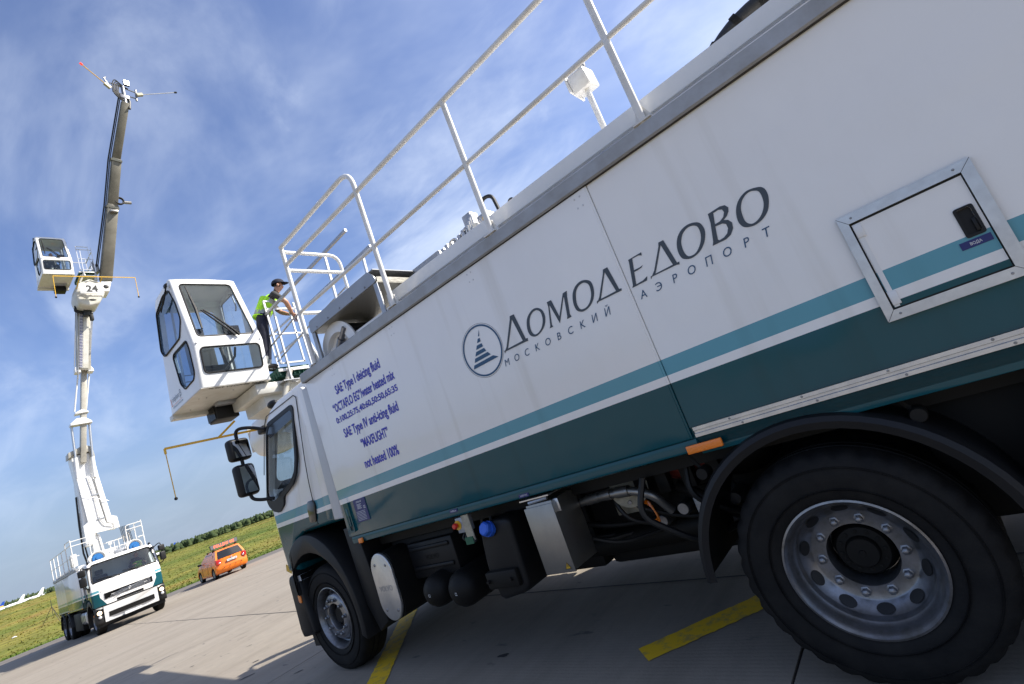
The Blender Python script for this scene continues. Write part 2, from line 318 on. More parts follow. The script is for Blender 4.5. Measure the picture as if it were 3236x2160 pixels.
def offpoly(pts, d):
    """grow (d>0) a polygon outwards along its corner bisectors"""
    P = [Vector(p) for p in pts]; area = sum(P[i].x * P[(i+1) % len(P)].y - P[(i+1) % len(P)].x * P[i].y for i in range(len(P)))
    s = 1 if area > 0 else -1; out = []
    for i, p in enumerate(P):
        e1 = (p - P[i-1]).normalized(); e2 = (P[(i+1) % len(P)] - p).normalized()
        n1 = Vector((e1.y, -e1.x)) * s; n2 = Vector((e2.y, -e2.x)) * s; nn = (n1 + n2)
        if nn.length < 1e-6: nn = n1
        nn.normalize(); c = max(0.5, nn.dot(n1)); q = p + nn * d / c; out.append((q.x, q.y))
    return out
AX = {'x': lambda a, b, c: Vector((c, a, b)), 'y': lambda a, b, c: Vector((a, c, b)), 'z': lambda a, b, c: Vector((a, b, c))}
class MB:
    def __init__(s): s.bm = bmesh.new()
    def box(s, x0, x1, y0, y1, z0, z1, bev=0.0, seg=2, rot=None, piv=None):
        c = Vector(((x0+x1)/2, (y0+y1)/2, (z0+z1)/2))
        mt = Matrix.Translation(c) @ Matrix.Diagonal((abs(x1-x0), abs(y1-y0), abs(z1-z0), 1))
        r = bmesh.ops.create_cube(s.bm, size=1.0, matrix=mt); vs = r['verts']
        if bev > 0:
            es = list({e for v in vs for e in v.link_edges})
            bb = bmesh.ops.bevel(s.bm, geom=es, offset=bev, segments=seg, affect='EDGES', profile=0.5)
            vs = list({v for f in bb['faces'] for v in f.verts} | {v for v in vs if v.is_valid})
            if rot is not None:
                seen = set(vs); st = list(vs)
                while st:
                    v = st.pop()
                    for e in v.link_edges:
                        o = e.other_vert(v)
                        if o not in seen: seen.add(o); st.append(o)
                vs = list(seen)
        if rot is not None:
            bmesh.ops.rotate(s.bm, verts=vs, cent=piv if piv is not None else c, matrix=rot)
        return s
    def prism(s, pts, ax, a, b, bev=0.0, seg=2):
        f = AX[ax]; v0 = [s.bm.verts.new(f(p[0], p[1], a)) for p in pts]; v1 = [s.bm.verts.new(f(p[0], p[1], b)) for p in pts]; n = len(pts)
        fs = [s.bm.faces.new(v0), s.bm.faces.new(list(reversed(v1)))]
        for i in range(n): fs.append(s.bm.faces.new((v0[i], v1[i], v1[(i+1) % n], v0[(i+1) % n])))
        bmesh.ops.recalc_face_normals(s.bm, faces=fs)
        if bev > 0:
            es = [e for f_ in fs[:2] for e in f_.edges]
            bmesh.ops.bevel(s.bm, geom=es, offset=bev, segments=seg, affect='EDGES', profile=0.5)
        return s
    def sheet(s, rings, ax, t0, t1):
        """flat plate with holes: rings[0] outline, rest holes, on axis ax between t0 and t1"""
        vv = [[Vector((p[0], p[1], 0)) for p in r] for r in rings]; tri = geometry.tessellate_polygon(vv)
        flat = [p for r in rings for p in r]; f = AX[ax]
        if abs(t1 - t0) < 1e-9:
            a = [s.bm.verts.new(f(p[0], p[1], t0)) for p in flat]
            for t in tri:
                try: s.bm.faces.new([a[i] for i in t])
                except ValueError: pass
            return s
        a = [s.bm.verts.new(f(p[0], p[1], t0)) for p in flat]; b = [s.bm.verts.new(f(p[0], p[1], t1)) for p in flat]; fs = []
        for t in tri:
            try:
                fs.append(s.bm.faces.new([a[i] for i in t])); fs.append(s.bm.faces.new([b[i] for i in reversed(t)]))
            except ValueError: pass
        k = 0
        for r in rings:
            n = len(r)
            for i in range(n):
                j = (i + 1) % n; fs.append(s.bm.faces.new((a[k+i], a[k+j], b[k+j], b[k+i])))
            k += n
        bmesh.ops.recalc_face_normals(s.bm, faces=fs); return s
    def tube(s, pts, r, n=8, closed=False):
        P = [Vector(p) for p in pts]
        if len(P) == 2 and (P[1] - P[0]).length > 0.6 and not isinstance(r, (list, tuple)):
            k = int((P[1] - P[0]).length / 0.3) + 1; P = [P[0].lerp(P[1], i / k) for i in range(k + 1)]
        m = len(P); rings = []
        t0 = (P[1] - P[0]).normalized(); up = Vector((0, 0, 1)) if abs(t0.z) < 0.9 else Vector((1, 0, 0)); nrm = t0.cross(up).normalized()
        for i in range(m):
            if closed: t = (P[(i+1) % m] - P[i-1]).normalized()
            elif i == 0: t = (P[1] - P[0]).normalized()
            elif i == m - 1: t = (P[-1] - P[-2]).normalized()
            else: t = ((P[i+1] - P[i]).normalized() + (P[i] - P[i-1]).normalized()).normalized()
            nrm = (nrm - t * nrm.dot(t)); nrm = nrm.normalized() if nrm.length > 1e-6 else t.orthogonal().normalized()
            bn = t.cross(nrm); rr = r[i] if isinstance(r, (list, tuple)) else r
            rings.append([s.bm.verts.new(P[i] + (nrm * math.cos(2*math.pi*k/n) + bn * math.sin(2*math.pi*k/n)) * rr) for k in range(n)])
        for i in range(m if closed else m - 1):
            A, B = rings[i], rings[(i+1) % m]
            for k in range(n): s.bm.faces.new((A[k], A[(k+1) % n], B[(k+1) % n], B[k]))
        if not closed: s.bm.faces.new(list(reversed(rings[0]))); s.bm.faces.new(rings[-1])
        return s
    def beam(s, p0, p1, w, h, up=(0, 0, 1), w1=None, h1=None, bev=0.0):
        p0, p1 = Vector(p0), Vector(p1); t = (p1 - p0).normalized(); u = Vector(up); u = (u - t * u.dot(t)).normalized(); l = t.cross(u); vs = []
        for p, ww, hh in ((p0, w, h), (p1, w1 or w, h1 or h)):
            vs.append([s.bm.verts.new(p + l * a * ww / 2 + u * b * hh / 2) for a, b in ((-1, -1), (1, -1), (1, 1), (-1, 1))])
        A, B = vs; fs = [s.bm.faces.new(list(reversed(A))), s.bm.faces.new(B)]
        for k in range(4): fs.append(s.bm.faces.new((A[k], A[(k+1) % 4], B[(k+1) % 4], B[k])))
        bmesh.ops.recalc_face_normals(s.bm, faces=fs)
        if bev > 0: bmesh.ops.bevel(s.bm, geom=list({e for f in fs for e in f.edges}), offset=bev, segments=2, affect='EDGES', profile=0.5)
        return s
    def lathe(s, prof, org, ax, n=32, mod=None, closed=False):
        o = Vector(org); f = {'y': lambda r, a, h: Vector((r*math.cos(a), h, r*math.sin(a))), 'x': lambda r, a, h: Vector((h, r*math.cos(a), r*math.sin(a))), 'z': lambda r, a, h: Vector((r*math.cos(a), r*math.sin(a), h))}[ax]
        rings = []
        for i, (r, h) in enumerate(prof):
            if r < 1e-6: rings.append([s.bm.verts.new(o + f(0, 0, h))])
            else: rings.append([s.bm.verts.new(o + f(r + (mod(i, k) if mod else 0), 2*math.pi*k/n, h)) for k in range(n)])
        m = len(rings); fs = []
        for i in range(m if closed else m - 1):
            A, B = rings[i], rings[(i+1) % m]
            for k in range(n):
                q = (k + 1) % n
                if len(A) == 1 and len(B) == 1: continue
                if len(A) == 1: fs.append(s.bm.faces.new((A[0], B[q], B[k])))
                elif len(B) == 1: fs.append(s.bm.faces.new((A[k], A[q], B[0])))
                else: fs.append(s.bm.faces.new((A[k], A[q], B[q], B[k])))
        bmesh.ops.recalc_face_normals(s.bm, faces=fs); return s
    def ell(s, c, r, sub=2, rot=None):
        x = bmesh.ops.create_icosphere(s.bm, subdivisions=sub, radius=1.0, matrix=Matrix.Translation(c) @ (rot.to_4x4() if rot is not None else Matrix.Identity(4)) @ Matrix.Diagonal((r[0], r[1], r[2], 1)))
        return s
    def quad(s, a, b, c, d): s.bm.faces.new([s.bm.verts.new(v) for v in (a, b, c, d)]); return s
    def mesh(s, me):
        s.bm.from_mesh(me); return s
    def xf(s, mtx): bmesh.ops.transform(s.bm, matrix=mtx, verts=s.bm.verts); return s
    def build(s, name, m, parent=None, smooth=35, label=None, xf=None, kind=None):
        if xf is not None: s.xf(xf)
        me = bpy.data.meshes.new(name); s.bm.to_mesh(me); s.bm.free()
        for x in (m if isinstance(m, (list, tuple)) else [m]): me.materials.append(MATS[x])
        if smooth: me.shade_smooth(); me.set_sharp_from_angle(angle=R(smooth))
        o = bpy.data.objects.new(name, me); COL.objects.link(o)
        if parent: o.parent = parent
        if label: o['label'] = label
        if kind: o['kind'] = kind
        return o
def empty(name, loc, rz=0.0, label=None, cat=None, group=None):
    o = bpy.data.objects.new(name, None); o.empty_display_size = 0.3; COL.objects.link(o); o.location = loc; o.rotation_euler = (0, 0, rz)
    if label: o['label'] = label
    if cat: o['category'] = cat
    if group: o['group'] = group
    return o
def copy_tree(o, parent):
    c = o.copy(); COL.objects.link(c); c.parent = parent
    for ch in list(o.children): copy_tree(ch, c)
    return c
def boolean(base, cutters):
    """base, cutters: MB; returns a mesh datablock"""
    def tmp(mb):
        me = bpy.data.meshes.new('tmp'); bmesh.ops.recalc_face_normals(mb.bm, faces=mb.bm.faces); mb.bm.to_mesh(me); mb.bm.free()
        o = bpy.data.objects.new('tmp', me); COL.objects.link(o); return o
    b = tmp(base); cs = [tmp(c) for c in cutters]
    for c in cs:
        md = b.modifiers.new('b', 'BOOLEAN'); md.operation = 'DIFFERENCE'; md.object = c; md.solver = 'EXACT'
    dg = bpy.context.evaluated_depsgraph_get(); dg.update(); me = bpy.data.meshes.new_from_object(b.evaluated_get(dg))
    for o in cs + [b]: bpy.data.objects.remove(o, do_unlink=True)
    return me
def textmesh(body, size, sx=1.0, shear=0.0, offset=0.0, align='LEFT', spacing=1.0):
    c = bpy.data.curves.new('t', 'FONT'); c.body = body; c.size = size; c.shear = shear; c.offset = offset; c.align_x = align; c.space_character = spacing; c.resolution_u = 3
    o = bpy.data.objects.new('t', c); COL.objects.link(o); dg = bpy.context.evaluated_depsgraph_get(); dg.update()
    me = bpy.data.meshes.new_from_object(o.evaluated_get(dg)); bpy.data.objects.remove(o, do_unlink=True)
    for v in me.vertices: v.co.x *= sx
    return me
def textfit(body, width, height, shear=0.0, offset=0.0, spacing=1.0):
    """text scaled so that its box is width x height with the lower left corner at 0,0"""
    me = textmesh(body, 1.0, 1.0, shear, offset, 'LEFT', spacing); xs = [v.co.x for v in me.vertices]; ys = [v.co.y for v in me.vertices]
    x0, x1, y0, y1 = min(xs), max(xs), min(ys), max(ys)
    for v in me.vertices:
        v.co.x = (v.co.x - x0) / (x1 - x0) * width; v.co.y = (v.co.y - (0 if height[1] else y0)) / ((y1 - (0 if height[1] else y0))) * height[0]
    return me
def frame_mtx(o, ex, ey): 
    ex = Vector(ex).normalized(); ey = Vector(ey).normalized(); ez = ex.cross(ey); m = Matrix((ex, ey, ez)).transposed().to_4x4(); m.translation = Vector(o); return m

LETTERS=[
 (0, [[(4113, 2254), (4148, 2252), (4169, 2077), (4184, 2076), (4180, 2057), (4169, 2060), (3987, 2064), (3974, 2054), (3977, 2072), (3987, 2072), (4006, 2089), (4105, 2235)], [(4120, 2229), (4142, 2075), (4012, 2074)]]),
 (1, [[(4330, 2212), (4354, 2190), (4361, 2157), (4353, 2125), (4330, 2093), (4294, 2070), (4257, 2060), (4230, 2065), (4210, 2083), (4204, 2116), (4214, 2155), (4234, 2188), (4267, 2210), (4300, 2219)], [(4321, 2201), (4338, 2183), (4340, 2154), (4331, 2124), (4308, 2093), (4277, 2075), (4250, 2072), (4234, 2085), (4229, 2116), (4238, 2154), (4256, 2183), (4282, 2201), (4304, 2205)]]),
 (0, [[(4406, 2214), (4439, 2213), (4452, 2102), (4529, 2213), (4560, 2215), (4548, 2183), (4523, 2084), (4527, 2066), (4493, 2065), (4501, 2079), (4527, 2189), (4524, 2190), (4438, 2063), (4417, 2188), (4413, 2185), (4383, 2078), (4386, 2064), (4359, 2064), (4369, 2076), (4404, 2184)]]),
 (1, [[(4700, 2214), (4722, 2194), (4725, 2161), (4714, 2123), (4690, 2090), (4655, 2068), (4618, 2061), (4593, 2067), (4573, 2086), (4569, 2123), (4579, 2163), (4598, 2194), (4628, 2216), (4666, 2224)], [(4687, 2204), (4703, 2184), (4703, 2155), (4692, 2121), (4668, 2091), (4639, 2075), (4606, 2076), (4593, 2092), (4591, 2123), (4601, 2157), (4616, 2185), (4639, 2203), (4665, 2209)]]),
 (0, [[(4817, 2218), (4846, 2218), (4861, 2080), (4875, 2077), (4871, 2065), (4863, 2066), (4719, 2070), (4707, 2062), (4711, 2076), (4721, 2078), (4736, 2093), (4807, 2197)], [(4821, 2201), (4840, 2078), (4740, 2078)]]),
 (0, [[(4965, 2199), (5047, 2201), (5043, 2184), (5028, 2193), (4989, 2194), (4973, 2135), (5006, 2133), (5029, 2137), (5016, 2128), (4995, 2125), (4970, 2125), (4954, 2061), (4996, 2063), (5016, 2070), (5026, 2073), (5016, 2053), (4926, 2053), (4935, 2065), (4965, 2188)]]),
 (0, [[(5148, 2201), (5176, 2200), (5193, 2063), (5205, 2063), (5201, 2049), (5187, 2054), (5048, 2058), (5038, 2048), (5041, 2062), (5050, 2063), (5071, 2082), (5141, 2183)], [(5154, 2184), (5170, 2064), (5071, 2064)]]),
 (1, [[(5353, 2198), (5371, 2180), (5376, 2148), (5368, 2119), (5346, 2085), (5310, 2058), (5269, 2049), (5239, 2058), (5223, 2074), (5219, 2108), (5228, 2146), (5248, 2179), (5279, 2201), (5317, 2208)], [(5335, 2190), (5351, 2175), (5353, 2146), (5343, 2113), (5321, 2083), (5294, 2063), (5267, 2061), (5252, 2070), (5245, 2098), (5249, 2135), (5260, 2160), (5278, 2181), (5307, 2194)]]),
 (0, [[(5418, 2204), (5480, 2208), (5501, 2202), (5511, 2184), (5505, 2167), (5489, 2150), (5470, 2141), (5488, 2131), (5498, 2111), (5492, 2086), (5472, 2063), (5444, 2053), (5378, 2055), (5388, 2072), (5412, 2158), (5417, 2193)], [(5442, 2195), (5468, 2197), (5483, 2190), (5486, 2174), (5474, 2155), (5452, 2144), (5428, 2143)], [(5425, 2133), (5459, 2129), (5472, 2119), (5472, 2096), (5459, 2076), (5439, 2066), (5415, 2064), (5411, 2071)]]),
 (1, [[(5659, 2198), (5676, 2180), (5679, 2151), (5670, 2117), (5650, 2082), (5617, 2058), (5579, 2050), (5544, 2059), (5528, 2077), (5523, 2107), (5532, 2146), (5550, 2177), (5578, 2200), (5615, 2210)], [(5637, 2193), (5651, 2180), (5654, 2152), (5647, 2117), (5629, 2088), (5606, 2069), (5580, 2061), (5561, 2068), (5550, 2089), (5551, 2124), (5558, 2153), (5575, 2180), (5599, 2196), (5620, 2199)]]),
]
EMBLEM=[[(3837, 2282), (3822, 2243), (3808, 2241)], [(3800, 2229), (3819, 2229), (3817, 2205), (3782, 2204)], [(3772, 2191), (3819, 2190), (3822, 2167), (3755, 2166)], [(3747, 2154), (3825, 2154), (3835, 2130), (3729, 2129)], [(3719, 2117), (3843, 2118), (3862, 2094), (3703, 2092)], [(3692, 2078), (3877, 2081), (3917, 2057), (3676, 2054)]]

# ------------------------------------------------------------------ ground, apron, grass, wood
GRASS_X = -41.0
def ground_h(x, y):
    if x > GRASS_X - 0.2: return -0.06
    d = GRASS_X - x
    a = min(1.0, d / 62.0); s = a * a * (3 - 2 * a)
    b = min(1.0, max(0.0, (d - 70) / 70.0)); b = b * b * (3 - 2 * b)
    ridge = 2.55 + 0.55 * math.sin(y * 0.021 + 0.9) * (1 if y < 60 else 0.6) - 0.006 * min(max(y, 0), 100)
    n = noise.noise(Vector((x * 0.06, y * 0.05, 0))) * 0.35 + noise.noise(Vector((x * 0.3, y * 0.18, 3))) * 0.10
    c = min(1.0, max(0.0, (d - 90) / 750.0)); c = c * c * (3 - 2 * c)
    return -0.03 + 1.28 * s * ridge * (1 - b) + (n * min(1, d / 6.0)) * (1 - 0.7 * b) + 19.0 * c
def make_ground():
    xs = list(np.concatenate([np.linspace(-3500, -700, 9), np.linspace(-650, -200, 12), np.linspace(-190, -112, 14), np.linspace(-110, -41.3, 105), [-41.05, -40.8, -30, 0, 60, 400, 1500, 3500]]))
    ys = list(np.concatenate([np.linspace(-3500, -150, 12), np.linspace(-130, -30, 16), np.linspace(-28, 90, 150), np.linspace(95, 240, 18), np.linspace(300, 3500, 12)]))
    v = [(x, y, ground_h(x, y)) for x in xs for y in ys]; ny = len(ys)
    f = [(i*ny+j, (i+1)*ny+j, (i+1)*ny+j+1, i*ny+j+1) for i in range(len(xs)-1) for j in range(ny-1)]
    me = bpy.data.meshes.new('ground'); me.from_pydata(v, [], f); me.materials.append(MATS['grass']); me.shade_smooth()
    o = bpy.data.objects.new('ground', me); COL.objects.link(o); o['kind'] = 'structure'; return o
make_ground()
def make_grass():
    rng = np.random.default_rng(3); n = 34000
    u = rng.random(n) ** 1.7; x = GRASS_X - 0.15 - u * 68; y = rng.uniform(-22, 62, n)
    # keep to the wedge around the view plus a margin
    keep = (y < 9 + (-x) * 0.62) & (y > -4 - (-x - 41) * 0.30); x = x[keep]; y = y[keep]; n = len(x)
    z = np.array([ground_h(a, b) for a, b in zip(x, y)]) - 0.02
    hgt = rng.uniform(0.03, 0.09, n) * (1 + 1.0 * (rng.random(n) > 0.95)); ang = rng.uniform(0, math.pi, n); lean = rng.uniform(-0.6, 0.6, (n, 2)); wid = rng.uniform(0.05, 0.14, n)
    V = np.zeros((n * 6, 3), np.float32); ca, sa = np.cos(ang), np.sin(ang)
    for k, (da, lx) in enumerate(((0, 1.0), (1.2, -0.8))):
        c2, s2 = np.cos(ang + da), np.sin(ang + da)
        V[k*3::6] = np.stack([x - c2 * wid, y - s2 * wid, z], -1); V[k*3+1::6] = np.stack([x + c2 * wid, y + s2 * wid, z], -1)
        V[k*3+2::6] = np.stack([x + lean[:, 0] * hgt * lx, y + lean[:, 1] * hgt * lx, z + hgt], -1)
    me = bpy.data.meshes.new('grass'); nf = n * 2
    me.vertices.add(len(V)); me.vertices.foreach_set('co', V.ravel()); me.loops.add(nf * 3); me.loops.foreach_set('vertex_index', np.arange(nf * 3, dtype=np.int32))
    me.polygons.add(nf); me.polygons.foreach_set('loop_start', np.arange(0, nf * 3, 3, dtype=np.int32)); me.polygons.foreach_set('loop_total', np.full(nf, 3, dtype=np.int32)); me.update(); me.validate()
    me.materials.append(MATS['grass']); o = bpy.data.objects.new('grass', me); COL.objects.link(o)
    o['kind'] = 'stuff'; o['label'] = 'dry yellow green meadow grass on the bank behind the apron'; o['category'] = 'grass'
make_grass()

# apron: a dark joint bed with concrete slabs on it
bed = MB(); bed.box(-36.05, 60, -80, 120, -0.30, -0.012); apron = bed.build('apron', 'joint_dark', smooth=0); apron['kind'] = 'structure'
XJ = [4.4, -1.09, -6.52, -12.35, -18.1, -23.9, -29.7, -36.0]
YJ = [-26.1, -20.6, -15.1, -9.6, -4.1, 6.9, 12.4, 17.9, 23.4, 28.9]
cub = MB(); cub.box(-0.5, 0.5, -0.5, 0.5, -1, 0); 
slab0 = None
for i in range(len(XJ) - 1):
    for j in range(len(YJ) - 1):
        if slab0 is None: o = cub.build('slab', 'concrete', apron, smooth=0); slab0 = o
        else: o = slab0.copy(); COL.objects.link(o)
        g = 0.016; o.location = ((XJ[i] + XJ[i+1]) / 2, (YJ[j] + YJ[j+1]) / 2, 0.0)
        o.scale = (abs(XJ[i] - XJ[i+1]) - g, abs(YJ[j+1] - YJ[j]) - g, 0.25)
out = MB(); out.box(4.41, 60, -80, 120, -0.2, 0.0); out.box(-36.0, 4.39, 28.91, 120, -0.2, 0.0); out.box(-36.0, 4.39, -80, -26.11, -0.2, 0.0)
out.build('outer_pavement', 'concrete', apron, smooth=0)
sh = MB(); sh.box(-41.1, -36.07, -300, 400, -0.25, -0.006); o = sh.build('shoulder_road', 'asphalt', smooth=0); o['kind'] = 'structure'
# crack sealed with bitumen, running askew over the slabs
rr = random.Random(5); pts = []
for k in range(80):
    t = k / 79; pts.append((-27.5 + t * 30.0, 3.06 - t * 1.95 + rr.uniform(-0.02, 0.02) * (1 - t)))
ck = MB()
for a, b in zip(pts[:-1], pts[1:]):
    w = 0.010; ck.quad((a[0], a[1]-w, 0.003), (b[0], b[1]-w, 0.003), (b[0], b[1]+w, 0.003), (a[0], a[1]+w, 0.003))
o = ck.build('crack_seal', 'joint_dark', smooth=0); o['kind'] = 'structure'
def stain(name, segs, m='joint_dark'):
    b = MB()
    for (x, y, l, w, a) in segs:
        c, s = math.cos(a), math.sin(a); P = []
        for k in range(10):
            t = 2 * math.pi * k / 10; rr_ = rr.uniform(0.6, 1.1); px, py = l * math.cos(t) * rr_, w * math.sin(t) * rr_; P.append((x + px*c - py*s, y + px*s + py*c))
        b.sheet([P], 'z', 0.004, 0.004)
    q = b.build(name, m, smooth=0); q['kind'] = 'structure'
stain('oil_stain', [(-7.35, -0.02, 0.10, 0.03, 1.0), (-8.6, -0.25, 0.06, 0.02, 0.8), (-6.25, 0.10, 0.05, 0.02, 1.0), (-9.2, 0.75, 0.05, 0.012, 1.1), (-10.2, 1.05, 0.07, 0.008, 1.1), (-10.6, 1.2, 0.16, 0.008, 1.1), (-7.9, 0.32, 0.05, 0.02, 1.0), (-10.0, 0.2, 0.04, 0.015, 0.9), (-11.3, 1.9, 0.10, 0.012, 1.1)])
stain('oil_stain', [(-2.6, -0.9, 0.05, 0.03, 0.5), (-3.3, 0.35, 0.06, 0.03, 0.2), (-1.9, -0.4, 0.03, 0.02, 0.5)])
def painted(name, quads):
    b = MB()
    for (p0, p1, w) in quads:
        a = Vector((p0[0], p0[1], 0)); c = Vector((p1[0], p1[1], 0)); d = (c - a).normalized(); nrm = Vector((-d.y, d.x, 0)); n = int((c - a).length / 0.03); L_, R_ = [], []
        for k in range(n + 1):
            p = a + (c - a) * k / n; e1 = w / 2 + rr.uniform(-0.006, 0.006); e2 = w / 2 + rr.uniform(-0.006, 0.006)
            L_.append((p.x + nrm.x * e1, p.y + nrm.y * e1)); R_.append((p.x - nrm.x * e2, p.y - nrm.y * e2))
        b.sheet([L_ + R_[::-1]], 'z', 0.005, 0.005)
    q = b.build(name, 'road_yellow', smooth=0); q['kind'] = 'structure'; return q
painted('yellow_marking', [((-2.03, 0.33), (-0.75, 1.62), 0.20)])
painted('yellow_marking', [((-3.95, -0.62), (-6.20, 1.72), 0.20)])

# far wood behind the airfield: reads as one dark band
def make_wood():
    rng = random.Random(11); bm = bmesh.new()
    pro = bmesh.new(); bmesh.ops.create_icosphere(pro, subdivisions=2, radius=1.0)
    pv = [v.co.copy() for v in pro.verts]; pf = [[v.index for v in f.verts] for f in pro.faces]; pro.free()
    V, F = [], []
    def clump(c, r, seed):
        k = len(V)
        for p in pv:
            d = 1 + 0.42 * noise.noise(p * 2.3 + Vector((seed, 0, 0))) + 0.18 * noise.noise(p * 6 + Vector((0, seed, 0))); V.append((c[0] + p.x * r[0] * d, c[1] + p.y * r[1] * d, c[2] + p.z * r[2] * d))
        F.extend([[k + i for i in f] for f in pf])
    for i in range(2900):
        b = R(rng.uniform(-104, -46)); row = rng.random(); dist = 1010 + 130 * row + 60 * noise.noise(Vector((b * 6, 0, 0)))
        if math.degrees(b) > -75: dist *= 0.86
        x, y = dist * math.sin(b), dist * math.cos(b) - 2.5
        top = dist * math.tan(R(1.73 + (0.10 if b > R(-75) else 0.06) * rng.uniform(-1, 1) + (0.08 if rng.random() > 0.93 else 0))) + 1.5; w = rng.uniform(1.8, 3.2); g = ground_h(x, y); h = top - g
        if rng.random() < 0.35:      # spruce: stacked narrowing clumps
            for k in range(4): clump((x, y, g + h * (0.16 + 0.235 * k)), (w * (0.95 - 0.22 * k), w * (0.95 - 0.22 * k), h * 0.19), rng.uniform(0, 90))
        else:
            clump((x, y, g + h * 0.45), (w * 1.2, w * 1.2, h * 0.52), rng.uniform(0, 90)); clump((x + rng.uniform(-w, w), y + rng.uniform(-w, w), g + h * 0.15), (w * 1.6, w * 1.6, h * 0.3), rng.uniform(0, 90))
            for k in range(2): clump((x + rng.uniform(-w, w), y + rng.uniform(-w, w), g + h * rng.uniform(0.5, 0.75)), (w * 0.8, w * 0.8, h * 0.24), rng.uniform(0, 90))
    me = bpy.data.meshes.new('wood'); me.from_pydata(V, [], F); me.materials.append(MATS['forest_leaf']); me.shade_smooth(); o = bpy.data.objects.new('wood', me); COL.objects.link(o)
    o['kind'] = 'stuff'; o['label'] = 'dark green mixed wood along the horizon behind the grass'; o['category'] = 'forest'
make_wood()
# ------------------------------------------------------------------ the de-icing truck: x from the front (0) to the rear, y -1.25 (its left side) .. 1.25, z up
YS = -1.25
def mirror_y(fn):
    for s in (-1, 1): fn(s)

